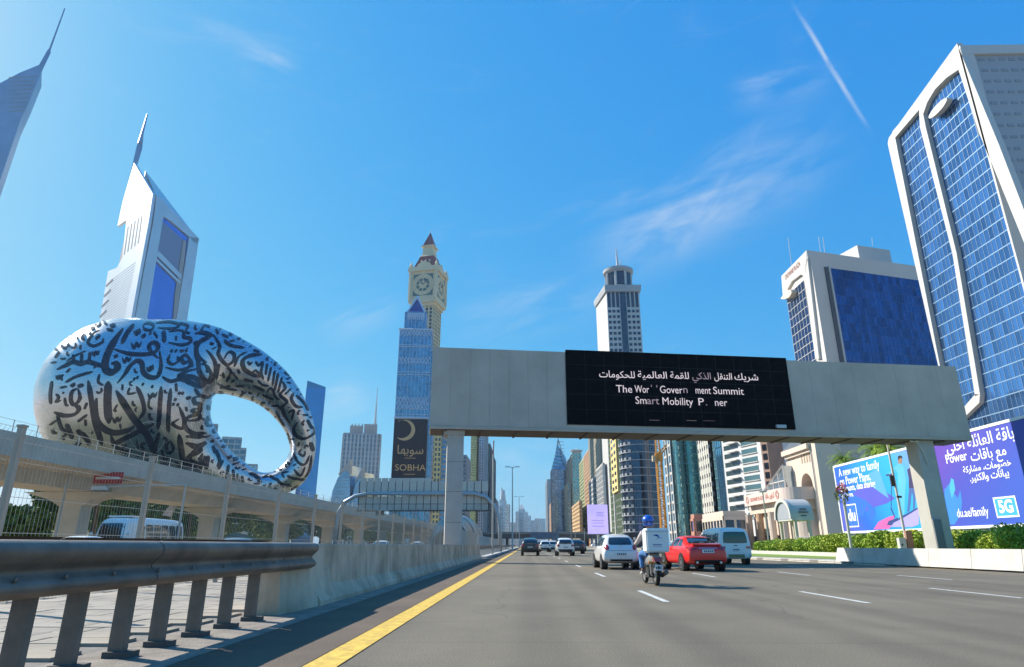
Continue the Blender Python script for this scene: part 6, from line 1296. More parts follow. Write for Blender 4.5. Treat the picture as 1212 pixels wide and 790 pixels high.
# ------------------------------------------------------------------ billboards
XBB = 36.0
def bp(px, py, off=0.0): v = AX(px, py, XBB); return Vector((XBB - off, v.y, v.z))
def board(label, px0, px1, ytop0, ybot0, grp=None):
    a = bp(px0, ytop0); b = bp(px0, ybot0); y1 = bp(px1, 560).y; t = thing('billboard', label, 'billboard', (XBB, (a.y + y1) / 2, 0)); return t, a.y, y1, b.z, a.z
def print_mat(name, cols, ax=(0, 1, 0), lo=0, hi=1):
    m = bpy.data.materials.new(name); m.use_nodes = True; N = m.node_tree.nodes; L = m.node_tree.links; b = N['Principled BSDF']; b.inputs['Roughness'].default_value = .45
    tc = N.new('ShaderNodeTexCoord'); dp = N.new('ShaderNodeVectorMath'); dp.operation = 'DOT_PRODUCT'; L.new(tc.outputs['Generated'], dp.inputs[0]); dp.inputs[1].default_value = ax
    mr = N.new('ShaderNodeMapRange'); L.new(dp.outputs['Value'], mr.inputs[0]); mr.inputs[1].default_value = lo; mr.inputs[2].default_value = hi
    cr = N.new('ShaderNodeValToRGB'); L.new(mr.outputs[0], cr.inputs[0]); e = cr.color_ramp.elements
    e[0].color = cols[0] + (1,); e[-1].color = cols[-1] + (1,)
    for i, c in enumerate(cols[1:-1]): x = e.new((i + 1) / (len(cols) - 1)); x.color = c + (1,)
    L.new(cr.outputs[0], b.inputs['Base Color']); return m
M_pw = mat('print_white', (.85, .85, .86), .5, var=.02)
def flat(par, name, pts, off, m):
    mb = MB(); mb.poly(*[bp(x, y, .02 + off * .12) for x, y in pts]); return mb.build(name, m, par)
def btext(par, s, px0, px1, py, yk=1.0, off=.032, bold=.02):
    """one printed line fitted between two columns of the board"""
    P = bp(px0, py, off); wd = P.y - bp(px1, py).y; vs, fs = text_geo(s, 1.0, 'LEFT', bold); x0 = min(v[0] for v in vs); x1 = max(v[0] for v in vs); k = wd / (x1 - x0)
    mb = MB(); mb.add([P + Vector((0, -(v[0] - x0) * k, v[1] * k * yk)) for v in vs], fs); mb.build('lettering', M_pw, par)
b1, yA, yB, zb_, zt_ = board('blue billboard with two printed men and English lettering left of the gantry leg', 987.5, 1098, 554, 630)
mb = MB(); mb.bx(XBB - .02, XBB + .5, yB, yA, zb_, zt_); mb.build('panel', print_mat('print_cyan_blue', [(.09, .10, .50), (.02, .13, .62), (.02, .30, .72), (.03, .38, .74), (.22, .28, .70)], (0, -.8, .25), -.75, .2), b1)
mb = MB(); w = .22; mb.bx(XBB - .06, XBB + .02, yB - w, yA + w, zt_, zt_ + w); mb.bx(XBB - .06, XBB + .02, yB - w, yA + w, zb_ - w, zb_); mb.bx(XBB - .055, XBB + .02, yB - w, yB, zb_, zt_); mb.bx(XBB - .055, XBB + .02, yA, yA + w, zb_, zt_); mb.build('frame', M_pw, b1)
mb = MB()
n = 9
for i in range(n): y = yB + (yA - yB) * (i + .5) / n; mb.bx(XBB + .1, XBB + .4, y - .12, y + .12, 0, zb_ - .2)
mb.build('support', W_grey, b1)
pr = lambda n, c, **k: mat('print_' + n, c, .5, var=.05, scale=.3, **k)
flat(b1, 'print', [(1003, 622), (1011, 583), (1025, 571), (1040, 576), (1060, 590), (1050, 596), (1034, 601), (1024, 606)], .03, pr('violet', (.10, .10, .55)))
flat(b1, 'print', [(1018, 570), (1030, 560), (1040, 554), (1052, 590), (1032, 576)], .032, pr('sky', (.10, .35, .75)))
flat(b1, 'print', [(1008, 585), (1004, 606), (1010, 609), (1013, 600), (1015, 613), (1023, 610), (1027, 598), (1030, 618), (1037, 610), (1036, 602), (1024, 592)], .036, pr('deep_blue', (.03, .15, .60)))
flat(b1, 'print', [(1034, 627), (1040, 618), (1052, 612), (1060, 610), (1053, 626)], .04, pr('pink', (.72, .12, .38)))
flat(b1, 'print', [(1054, 624), (1058, 618), (1088, 600), (1088, 621), (1080, 624)], .044, pr('lilac', (.38, .33, .74)))
flat(b1, 'print', [(1050, 622), (1052, 617), (1070, 610), (1088, 600), (1088, 602), (1070, 613), (1058, 619), (1056, 622)], .048, pr('navy', (.03, .06, .22)))
skin_c = pr('skin', (.32, .18, .11)); robe = pr('robe', (.10, .42, .70)); shirt = pr('shirt', (.05, .04, .12)); jean = pr('jeans', (.06, .12, .35)); hair = pr('hair', (.02, .018, .02))
M1 = [(1063, 614), (1063, 560), (1060, 556), (1053, 562), (1052, 560.5), (1059, 553), (1062, 551), (1063.5, 549), (1067, 549), (1070.5, 553), (1073, 570), (1071.5, 585), (1071, 609), (1067, 611), (1066, 590), (1065.3, 613)]
flat(b1, 'printed_figure', M1, .052, robe); flat(b1, 'printed_figure', [(1063.5, 549), (1063, 544), (1065, 540.5), (1067, 540.5), (1068.3, 544), (1067.6, 549)], .052, skin_c); flat(b1, 'printed_figure', [(1063, 545), (1063, 540.5), (1065.5, 539), (1068.2, 540.5), (1068.3, 543), (1066, 542)], .056, hair)
flat(b1, 'printed_figure', [(1076, 578), (1075.8, 566), (1074, 556), (1076.5, 554.3), (1078, 553.5), (1081, 553.3), (1084, 556), (1084.8, 566), (1083.5, 578)], .052, shirt); flat(b1, 'printed_figure', [(1076, 578), (1083.5, 578), (1084, 588), (1083, 603), (1081, 603.5), (1081, 588), (1079.5, 583), (1077, 605), (1074, 606.5), (1075.3, 590)], .052, jean)
flat(b1, 'printed_figure', [(1077.5, 553.5), (1077, 549), (1078.5, 546), (1080.5, 546), (1081.6, 549), (1081, 553.5)], .052, skin_c); flat(b1, 'printed_figure', [(1077, 550), (1077, 546), (1079, 544.6), (1081.5, 546), (1081.5, 548), (1079.5, 547)], .056, hair)
for pts in ([(1055, 562), (1056, 562), (1055.5, 600), (1054.5, 600)], [(1055, 600), (1060, 612), (1059, 613), (1054, 602)]): flat(b1, 'print', pts, .05, pr('navy', (.03, .06, .22)))
flat(b1, 'print', [(1049, 564), (1049, 562), (1059, 560), (1059, 562)], .05, shirt)
btext(b1, 'A new way to family', 993.5, 1043.5, 564.5, 1.15, bold=.012); btext(b1, 'on Power Plans.', 995, 1032.5, 575, 1.15, bold=.012); btext(b1, 'Discounts, data sharing', 996, 1038, 582.5, 1.15); btext(b1, 'and more.', 997, 1011, 589.5, 1.1)
def logo(par, c0, c1, yt_, yb__, s, size, fill=None, sx=0):
    mb = MB(); a, b, c, d = bp(c0, yt_, .034), bp(c1, yt_, .034), bp(c1, yb__, .034), bp(c0, yb__, .034); zt1 = (a.z + b.z) / 2; zb1 = (c.z + d.z) / 2; ya1, yb1 = a.y, b.y; th = .13
    for (p0, p1, q0, q1) in ((ya1, yb1, zt1 - th, zt1), (ya1, yb1, zb1, zb1 + th), (ya1, ya1 - th, zb1 + th, zt1 - th), (yb1 + th, yb1, zb1 + th, zt1 - th)): mb.poly((XBB - .034, p0, q0), (XBB - .034, p1, q0), (XBB - .034, p1, q1), (XBB - .034, p0, q1))
    mb.build('logo_frame', M_pw, par)
    if fill: m2 = MB(); m2.poly((XBB - .03, ya1, zb1), (XBB - .03, yb1, zb1), (XBB - .03, yb1, zt1), (XBB - .03, ya1, zt1)); m2.build('logo_field', fill, par)
    m3 = MB(); lettering(m3, s, (XBB - .038, (ya1 + yb1) / 2, (zt1 + zb1) / 2 - size * .30), (0, -1, 0), up, size, 'CENTER', bold=.05); m3.build('lettering', M_pw, par)
logo(b1, 1000, 1013, 597, 624.5, 'du', 1.75, pr('logo_blue', (.04, .16, .58)))
b2, yA, yB, zb2_, zt2_ = board('purple blue billboard with large Arabic lettering right of the gantry leg', 1104, 1245, 520, 624.5)
zt2_ = (bp(1137, 514).z + bp(1186, 502.6).z) / 2; zb2_ = (bp(1125.5, 624).z + bp(1186, 620.5).z) / 2
mb = MB(); mb.bx(XBB - .02, XBB + .5, yB, yA, zb2_, zt2_); mb.build('panel', print_mat('print_violet_blue', [(.04, .11, .52), (.05, .10, .50), (.07, .08, .46), (.13, .06, .42)], (0, .6, .5), .1, 1.0), b2)
mb = MB(); mb.bx(XBB - .06, XBB + .02, yB - w, yA + w, zt2_, zt2_ + w); mb.bx(XBB - .06, XBB + .02, yB - w, yA + w, zb2_ - w, zb2_); mb.bx(XBB - .055, XBB + .02, yB - w, yB, zb2_, zt2_); mb.bx(XBB - .055, XBB + .02, yA, yA + w, zb2_, zt2_); mb.build('frame', M_pw, b2)
mb = MB()
for i in range(8): y = yB + (yA - yB) * (i + .5) / 8; mb.bx(XBB + .1, XBB + .4, y - .12, y + .12, 0, zb2_ - .2)
mb.build('support', W_grey, b2)
flat(b2, 'print', [(1118, 580), (1126, 570), (1130, 585), (1134, 590), (1137, 580), (1139, 595), (1137, 610), (1130, 621), (1119, 621)], .03, pr('azure', (.04, .22, .70)))
flat(b2, 'print', [(1126, 566), (1129, 568), (1131, 580), (1127, 590), (1124, 578)], .04, pr('cyan', (.07, .40, .80)))
btext(b2, 'باقة العائلة أحلى', 1121.5, 1206, 536, 1.0, bold=.012); btext(b2, 'مع باقات', 1150.5, 1194, 546, 1.0, bold=.012); btext(b2, 'Power', 1121, 1147, 549, 1.0, bold=.015); btext(b2, 'خصومات، مشاركة', 1141, 1200, 560, .9); btext(b2, 'بيانات والكثير.', 1149, 1197, 570, .95); btext(b2, 'du.ae/family', 1134, 1172, 612.5, 1.2, bold=.012)
logo(b2, 1175, 1202, 588, 613, '5G', 1.25, pr('logo_cyan', (.05, .40, .62)))
# ------------------------------------------------------------------ planting on the right
def leaves(mb, c, rx, ry, rz, n, s, rnd, shell=.55, up_=.0):
    for _ in range(n):
        while True:
            v = Vector((rnd.uniform(-1, 1), rnd.uniform(-1, 1), rnd.uniform(-1, 1))); l = v.length
            if .05 < l < 1: break
        v = v / l * (l ** shell if l > .3 else l ** .3); p = Vector((c[0] + v.x * rx, c[1] + v.y * ry, c[2] + v.z * rz))
        a = Vector((rnd.gauss(0, 1), rnd.gauss(0, 1), rnd.gauss(0, 1))).normalized(); b = a.cross(Vector((rnd.gauss(0, 1), rnd.gauss(0, 1), rnd.gauss(0, 1)))).normalized(); k = s * rnd.uniform(.6, 1.3)
        mb.poly(p - a * k, p + b * k * .5, p + a * k, p - b * k * .5)
rnd = random.Random(11)
def shrub(x, y, rx, ry, h, m, label, z0=.08, dens=1.0, leaf=.10, grp=None):
    t = thing('clipped_shrub', label, 'shrub', (x, y, z0), grp)
    mb = MB(); n = 26
    for i in range(12): a = rnd.uniform(0, 6.28); mb.tube([(x, y, z0), (x + math.cos(a) * rx * .5, y + math.sin(a) * ry * .5, z0 + h * .55)], [.05, .02], 4)
    mb.build('stem', M_bark, t)
    mb = MB(); h *= rnd.uniform(.82, 1.12)
    for i in range(9):
        fx_, fy_ = rnd.uniform(-.6, .6), rnd.uniform(-.75, .75); rr_ = rnd.uniform(.28, .5); hh_ = h * (1 - .45 * fy_ * fy_); leaves(mb, (x + fx_ * rx, y + fy_ * ry, z0 + hh_ * rnd.uniform(.45, .78)), rx * .5, ry * rr_, h * rnd.uniform(.2, .32), int(330 * dens), leaf, rnd, .3)
    leaves(mb, (x, y, z0 + h * .48), rx * .9, ry * .95, h * .47, int(1900 * dens), leaf, rnd, .2)
    mb.build('foliage', m, t)
for i, (px, h, m, lab) in enumerate(((899, 1.7, M_leaf2, 'small clipped shrub at the left end of the row, just right of the white van'), (913, 1.8, M_leaf2, 'clipped shrub in front of the podium columns, second from the van'), (929, 1.85, M_leaf3, 'clipped shrub in front of the white barrel canopy, yellowish green'),
        (947, 1.9, M_leaf2, 'clipped shrub below the arched gateway'), (966, 1.9, M_leaf2, 'clipped shrub just left of the podium pilaster'), (986, 2.0, M_leaf3, 'yellowish clipped shrub under the left edge of the English billboard'), (1010, 2.0, M_leaf2, 'clipped shrub beneath the du logo of the English billboard'),
        (1036, 2.05, M_leaf2, 'clipped shrub left of the white meter box'), (1062, 2.05, M_leaf3, 'clipped shrub behind the white meter box'), (1084, 2.1, M_leaf2, 'clipped shrub partly hidden by the gantry leg'))):
    X = 29.0; Y = X / ratio(px, 640); shrub(X + .6, Y, 1.5, 1.9, h, m, lab, leaf=.12)
for i, (px, lab, m) in enumerate(((1133, 'large clipped shrub just right of the gantry leg under the Arabic billboard', M_leaf3), (1158, 'dense middle shrub under the Arabic billboard', M_leaf2), (1184, 'bright shrub at the right under the Arabic billboard', M_leaf3), (1210, 'rightmost shrub of the row under the Arabic billboard', M_leaf2))):
    X = 31.5; Y = X / ratio(px, 640); shrub(X, Y, 1.6, 1.7, 2.15, m, lab, leaf=.10)
t = thing('low_fence', 'low grey fence standing between the shrubs and the English billboard', 'fence', (33.5, 64, 0))
fm = MB(); fm.bx(-.03, .03, -.04, .04, 0, 2.0); fm = fm.mesh('post', W_grey)
for i in range(18): piece('post', fm, t, (33.5, 52 + i * 1.9, 0))
mb = MB()
for z_ in (1.2, 1.6, 1.95): mb.tube([(33.5, 52, z_), (33.5, 84.3, z_)], .03, 4)
for i in range(160): mb.tube([(33.5, 52 + i * .2, .9), (33.5, 52 + i * .2, 1.98)], .012, 3)
mb.build('rail', W_pale, t)['kind'] = 'stuff'
# pole with boxes
Yp = 50.0; p = AY(1064, 600, Yp); t = thing('utility_pole', 'slim pale pole with white meter box at its foot, standing before the English billboard', 'pole', (p.x, Yp, .08))
zt_ = AY(1063.5, 523, Yp).z; mb = MB(); mb.tube([(p.x + .08, Yp, .08), (p.x - .02, Yp, zt_)], [.11, .07], 8); mb.build('pole', M_conc_l, t)
mb = MB(); mb.bx(p.x - .62, p.x - .14, Yp - .35, Yp, .6, 1.55); mb.build('meter_box', W_white, t); mb = MB(); mb.bx(p.x - .02, p.x + .42, Yp - .3, Yp, .5, 2.05); mb.build('cabinet', mat('cabinet_brown', (.34, .17, .11), .7), t)
mb = MB(); mb.bx(p.x - .5, p.x - .4, Yp - .37, Yp - .35, 1.0, 1.15); mb.build('lock', M_black, t)
mb = MB(); zz_ = AY(1061, 571, Yp).z; mb.bx(p.x - .28, p.x - .02, Yp - .1, Yp + .05, zz_ - .3, zz_ + .5); zz_ = AY(1064, 575, Yp).z; mb.bx(p.x - .05, p.x + .3, Yp - .1, Yp + .05, zz_ - .9, zz_ - .75); mb.build('bracket', M_black, t)
p = AY(1001.5, 610, 58); t = thing('flower_pole', 'short white pole with red and dark flowers on top, before the du logo', 'pole', (p.x, 58, .08)); zt_ = AY(1001, 590, 58).z
mb = MB(); mb.tube([(p.x, 58, .08), (p.x, 58, zt_)], .13, 8); mb.build('pole', W_white, t); mb = MB(); leaves(mb, (p.x - .1, 58, zt_ + .3), .6, .5, .8, 260, .11, rnd, .6); mb.build('foliage', M_leaf, t); mb = MB(); leaves(mb, (p.x - .1, 57.9, zt_ + .8), .5, .4, .5, 120, .1, rnd, .6); mb.build('flower', mat('flower_red', (.5, .06, .08), .7, island=.5), t)
p = AY(906, 610, 95); t = thing('street_lamp', 'thin pale lamp post in front of the hotel sign drum', 'street lamp', (p.x, 95, .08)); mb = MB(); mb.tube([(p.x, 95, .08), (p.x, 95, AY(906, 583, 95).z)], .09, 6); mb.build('pole', M_wire, t)
mb = MB(); z_ = AY(906, 583, 95).z; mb.bx(p.x - .5, p.x + .5, 94.8, 95.2, z_, z_ + .18); mb.build('lamp_head', M_wire, t)
mb = MB()
for i in range(3):
    px = (895, 907, 930)[i]
p = AX(1066, 628, 33); mb = MB(); mb.bx(p.x - .15, p.x + .15, AX(1081, 628, 33).y - .4, AX(1081, 628, 33).y + .4, 1.3, 2.3); mb.build('box', mat('box_yellow', (.7, .55, .05), .6), org=(33, AX(1081, 628, 33).y, 1.3), label='small yellow box on the fence just left of the gantry leg', category='box')
mb.build
# palms
def palm(x, y, h, label, r=2.2, m=M_leaf, name='palm_tree'):
    t = thing(name, label, 'palm tree', (x, y, 0)); mb = MB(); mb.tube([(x, y, 0), (x + .15, y, h * .5), (x, y, h)], [.28, .2, .2], 8); mb.build('trunk', M_bark, t)
    mb = MB()
    for k in range(60):
        a = rnd.uniform(0, 6.28); e = rnd.uniform(-.3, 1.25); n = 6; pr_ = Vector((x, y, h)); d = Vector((math.cos(a) * math.cos(e), math.sin(a) * math.cos(e), math.sin(e))); L = r * rnd.uniform(.8, 1.15); s_ = d.cross(Vector((0, 0, 1))).normalized()
        for i in range(n):
            q_ = pr_ + d * (L / n); d = (d + Vector((0, 0, -.30))).normalized()
            for sgn in (-1, 1):
                for f_ in (.2, .7):
                    b_ = pr_.lerp(q_, f_); tip = b_ + s_ * sgn * L * .20 * (1 - i / (n + 2)) + d * L * .12 - Vector((0, 0, .12 * L * .5)); mb.poly(b_, b_ + d * .12 * L * .4, tip)
            mb.poly(pr_ - s_ * .02, q_ - s_ * .015, q_ + s_ * .015, pr_ + s_ * .02); pr_ = q_
    mb.build('crown', m, t)
for px, py, X, lab in ((999, 545, 52, 'palm top left above the English billboard'), (1036, 534, 50, 'palm top in the middle above the English billboard'), (1052, 533, 49, 'palm top right of the middle one above the English billboard')):
    v = AX(px, py, X); palm(v.x, v.y, v.z, lab, 2.7, M_leaf2)
# ------------------------------------------------------------------ lilac screen
Yl = 260; x0 = AY(695, 600, Yl).x; x1 = AY(719, 600, Yl).x; z0 = AY(706, 632, Yl).z; z1 = AY(706, 597.5, Yl).z
t = thing('advert_screen', 'tall pale lilac advertising screen standing at the right roadside before the towers', 'billboard', (x0 + 4, Yl, 0))
mb = MB(); mb.bx(x0, x1, Yl, Yl + .6, z0, z1); mb.build('panel', mat('screen_lilac', (.42, .36, .78), .5, var=.04, scale=.1, emit=.55, col2=(.50, .40, .74)), t)
mb = MB(); 
for fy, fw in ((.72, .4), (.66, .32), (.60, .4), (.45, .6), (.36, .5), (.25, .6)): xc = x0 + (x1 - x0) * (.62 if fy > .5 else .5); hw = (x1 - x0) * fw / 2; z_ = z0 + (z1 - z0) * fy; mb.bx(xc - hw, xc + hw, Yl - .03, Yl, z_, z_ + .14)
mb.build('lettering', mat('screen_text', (.2, .14, .5), .5), t); mb = MB(); mb.tube([((x0 + x1) / 2, Yl + .8, 0), ((x0 + x1) / 2, Yl + .8, z1)], .5, 8); mb.build('support', W_grey, t); mb = MB(); mb.bx(x0 - .15, x1 + .15, Yl + .05, Yl + .7, z0 - .3, z0 - .02); mb.build('sill', W_grey, t)
# ------------------------------------------------------------------ trees on the left
def tree(x, y, h, r, m, label, n=2600, leaf=.3, z0=0):
    t = thing('tree', label, 'tree', (x, y, z0)); mb = MB(); mb.tube([(x, y, z0), (x + .2, y, z0 + h * .3), (x + .1, y + .2, z0 + h * .6)], [.3, .24, .14], 7); tips = []
    for i in range(7):
        a = i * .9 + rnd.random(); q_ = Vector((x + math.cos(a) * r * .6, y + math.sin(a) * r * .6, z0 + h * rnd.uniform(.28, .85))); mb.tube([(x + .15, y, z0 + h * .35), ((x + q_.x) / 2, (y + q_.y) / 2, z0 + h * .5), q_], [.14, .1, .04], 5); tips.append(q_)
    mb.build('trunk', M_bark, t); mb = MB()
    for q_ in tips: k = rnd.uniform(.36, .56); leaves(mb, q_, r * k, r * k, h * .17, n // 9, leaf, rnd, .5)
    for _ in range(6): leaves(mb, (x + rnd.uniform(-.5, .5) * r, y + rnd.uniform(-.5, .5) * r, z0 + h * rnd.uniform(.3, .86)), r * .45, r * .45, h * .15, n // 12, leaf, rnd, .5)
    mb.build('crown', m, t)
TR = [(-50, 80, 11, 5, 'dark broad tree behind the grass mound at far left'), (-58, 86, 12, 6, 'tall dark tree behind the first viaduct column'), (-52, 94, 10, 5, 'dark tree behind the minibus windscreen'), (-49, 106, 11, 5.5, 'dark tree behind the middle of the minibus'), (-56, 118, 12, 6, 'dark tree seen over the rear of the minibus'), (-48, 128, 10, 5, 'dark tree left of the second viaduct column'), (-55, 142, 12, 6, 'dark tree right behind the second viaduct column'),
      (-66, 100, 13, 7, 'largest dark tree on the rise behind the viaduct'), (-48, 155, 10, 5, 'dark tree right of the second viaduct column'), (-52, 175, 11, 6, 'dark tree in front of the ring museum foot'), (-47, 200, 10, 6, 'far dark tree under the viaduct near the third column'), (-47, 60, 5, 3.2, 'low round tree beside the grass mound'), (-70, 76, 12, 6, 'dark tree at the far left edge under the viaduct'), (-48, 235, 11, 7, 'farthest dark tree under the viaduct'), (-64, 62, 13, 7, 'tall tree rising behind the grass mound near the left flood light'), (-75, 120, 15, 8, 'broad dark tree behind the rear trees of the minibus'), (-72, 150, 15, 8, 'broad dark tree between the second and third viaduct columns'), (-66, 185, 14, 8, 'broad dark tree behind the third viaduct column'), (-62, 215, 13, 8, 'broad dark tree near the foot of the ring museum'), (-58, 262, 13, 8, 'dark tree beyond the ring museum below the deck'), (-70, 42, 12, 7, 'dark tree at the extreme left edge behind the fence'), (-57, 50, 11.5, 5, 'dark tree closing the gap left of the first viaduct column')]
for i, (x, y, h, r, lab) in enumerate(TR): tree(x, y, h * 1.0, r * 1.05, M_leaf, lab, n=4200, leaf=.34)
palm(-41.5, 63, 6.0, 'short palm growing beneath the viaduct between its first two columns', 2.6, M_leaf); palm(-43, 84, 6.5, 'short palm growing beneath the viaduct behind the rear of the minibus', 2.6, M_leaf)
# ------------------------------------------------------------------ vehicles
def ring_pts(st):
    y, zb, zs, zr, wb, wt = st; zm = zb + (zs - zb) * .5
    h = [(0, zb), (wb * .75, zb), (wb * .97, zb + .06), (wb * 1.0, zm), (wb * .965, zs), (wt + (wb * .965 - wt) * .22, zs + (zr - zs) * .80), (wt * .86, zr - .0), (wt * .45, zr + .02), (0, zr + .025)]
    return [(x, y, z) for x, z in h] + [(-x, y, z) for x, z in h[-2:0:-1]]
def car_mesh(stations, sub=2):
    mb = MB(); R = [ring_pts(s) for s in stations]; n = len(R[0])
    for r in R: mb.v += r
    for i in range(len(R) - 1):
        for j in range(n): mb.f.append((i * n + j, (i + 1) * n + j, (i + 1) * n + (j + 1) % n, i * n + (j + 1) % n)); mb.m.append(0)
    mb.f.append(tuple(range(n))); mb.m.append(0); mb.f.append(tuple(range((len(R) - 1) * n, len(R) * n))[::-1]); mb.m.append(0)
    o = mb.build('tmp_body', M_white); md = o.modifiers.new('s', 'SUBSURF'); md.levels = sub; md.render_levels = sub; me = eval_mesh(o, 'body')
    me.polygons.foreach_set('use_smooth', [True] * len(me.polygons)); return me
def patch(bvh, q, axis, sgn, off=.006, n=7, round_=0.0):
    """quad q=[(a,b)*4] in the plane across the axis, laid on the body"""
    mb = MB(); g = []
    for i in range(n + 1):
        row = []
        for j in range(n + 1):
            u, v = i / n, j / n
            if round_:
                a, b = u * 2 - 1, v * 2 - 1; A2 = a * math.sqrt(1 - b * b / 2); B2 = b * math.sqrt(1 - a * a / 2); a = a * (1 - round_) + A2 * round_; b = b * (1 - round_) + B2 * round_; u, v = (a + 1) / 2, (b + 1) / 2
            p = [(q[0][k] * (1 - u) * (1 - v) + q[1][k] * u * (1 - v) + q[2][k] * u * v + q[3][k] * (1 - u) * v) for k in (0, 1)]
            o, d = (Vector((p[0], sgn * 20, p[1])), Vector((0, -sgn, 0))) if axis == 'y' else (Vector((sgn * 20, p[0], p[1])), Vector((-sgn, 0, 0)))
            h, nn, _, _ = bvh.ray_cast(o, d); row.append(None if h is None else h + nn * off)
        g.append(row)
    for i in range(n):
        for j in range(n):
            c = (g[i][j], g[i + 1][j], g[i + 1][j + 1], g[i][j + 1])
            if all(k is not None for k in c): mb.poly(*c)
    return mb
def wheel(par, x, y, r, w, sgn, rimm):
    mb = MB(); mb.lathe((x, y, r), [(r * .62, -w / 2), (r * .93, -w / 2), (r, -w * .32), (r, w * .32), (r * .93, w / 2), (r * .62, w / 2)], 26, 'x'); ty = mb.build('wheel', M_rub, par, smooth=False)
    mb = MB(); e = sgn * (w / 2 + .004); a = .8 * r * .78
    mb.lathe((x, y, r), [(r * .64, e - sgn * .05), (r * .64, e), (r * .58, e), (r * .55, e - sgn * .03)], 26, 'x')
    mb.lathe((x, y, r), [(r * .16, e - sgn * .03), (r * .16, e)], 12, 'x')
    for k in range(5):
        t = 2 * math.pi * k / 5; c, s_ = math.cos(t), math.sin(t); px_, py_ = -s_, c
        q = lambda rr, ww, h: (x + e - sgn * h, y + c * rr + px_ * ww, r + s_ * rr + py_ * ww)
        mb.hexa([q(.1 * r, -.1 * r, .03), q(.1 * r, .1 * r, .03), q(.6 * r, .07 * r, .03), q(.6 * r, -.07 * r, .03)], [q(.1 * r, -.1 * r, 0.0), q(.1 * r, .1 * r, 0.0), q(.6 * r, .07 * r, 0.01), q(.6 * r, -.07 * r, .01)])
    mb.build('rim', rimm, ty)
M_rim = mat('alloy_rim', (.55, .55, .56), .3, metal=.8, var=.05); M_dkrim = mat('dark_disc', (.05, .05, .055), .6)
M_tail = mat('tail_light', (.40, .008, .008), .15, var=.1, spec=.8, coat=.5); M_plate = mat('number_plate', (.75, .75, .72), .4, var=.03); M_head = mat('head_light', (.7, .72, .75), .08, metal=.4)
M_ptxt = mat('plate_digit', (.04, .04, .05), .6); M_amber = mat('amber_lens', (.7, .25, .02), .2)
def paint(name, c, metal=.0): return mat(name, c, .32, metal=metal, var=.03, scale=1, coat=.7)
def rearlight(bv, par, q, r=.3, m=M_tail):
    for s in (-1, 1):
        mb = patch(bv, [(s * a, b) for a, b in q], 'y', -1, .012, 6, r); mb.build('tail_light', m, par)
def vehicle(name, label, cat, st, pm, wheels, wr=.31, ww=.2, loc=(0, 0, 0), rz=0, group=None, side=(), rear=None, front=None, tails=(), plate=None, bumper=None, rimm=None, seams=(), extra=None, flat_w=None, mirrors=None):
    t = thing(name, label, cat, (0, 0, 0), group); me = car_mesh(st); me.materials.clear(); me.materials.append(pm); b = bpy.data.objects.new('body', me); COL.objects.link(b); b.parent = t
    bv = BVHTree.FromPolygons([v.co for v in me.vertices], [tuple(p.vertices) for p in me.polygons])
    hw = max(s[4] for s in st)
    for y, in [(w,) for w in wheels]:
        for s in (-1, 1):
            mb = MB(); mb.lathe((s * (hw - .11), y, wr + .02), [(wr * 1.17, -s * .15), (wr * 1.17, s * .118)], 26, 'x'); mb.build('wheel_arch', M_black, t); wheel(t, s * (hw - ww / 2 + .015), y, wr, ww, s, rimm or M_rim)
    for q in side:
        for s in (-1, 1): patch(bv, q, 'x', s, .006, 7, .12).build('side_window', M_carglass, t)
    if rear: patch(bv, rear, 'y', -1, .008, 9, .18).build('rear_window', M_carglass if name != 'van' else mat('van_glass_green', (.05, .09, .06), .08, spec=.8), t)
    if front: patch(bv, front, 'y', 1, .008, 9, .15).build('windscreen', M_carglass, t)
    for q, rr, m in tails: rearlight(bv, t, q, rr, m)
    if bumper: patch(bv, bumper, 'y', -1, .012, 8, .1).build('bumper', M_black, t)
    if plate:
        x, z, w, h = plate; pl_ = patch(bv, [(x - w / 2, z - h / 2), (x + w / 2, z - h / 2), (x + w / 2, z + h / 2), (x - w / 2, z + h / 2)], 'y', -1, .02, 2).build('number_plate', M_plate, t)
        yb = min(v.co.y for v in pl_.data.vertices); mb = MB()
        for i in range(5): xx = x - w * .36 + i * w * .17; mb.bx(xx, xx + w * .1, yb - .006, yb - .002, z - h * .25, z + h * .25)
        mb.build('plate_digits', M_ptxt, pl_)
    for (q, ax, s) in seams: patch(bv, q, ax, s, .005, 5).build('seam', M_black, t)
    if mirrors:
        y, z = mirrors
        for s in (-1, 1): mb = MB(); mb.lathe((s * (hw + .09), y, z), [(.02, -.09), (.085, -.05), (.10, 0), (.07, .06)], 10, 'y'); mb.build('mirror', pm, t, smooth=True)
    if extra: extra(t, bv)
    t.location = loc; t.rotation_euler = (0, 0, rz); return t
def band(y0, y1, z0, z1): return [(y0, z0), (y1, z0), (y1, z1), (y0, z1)]
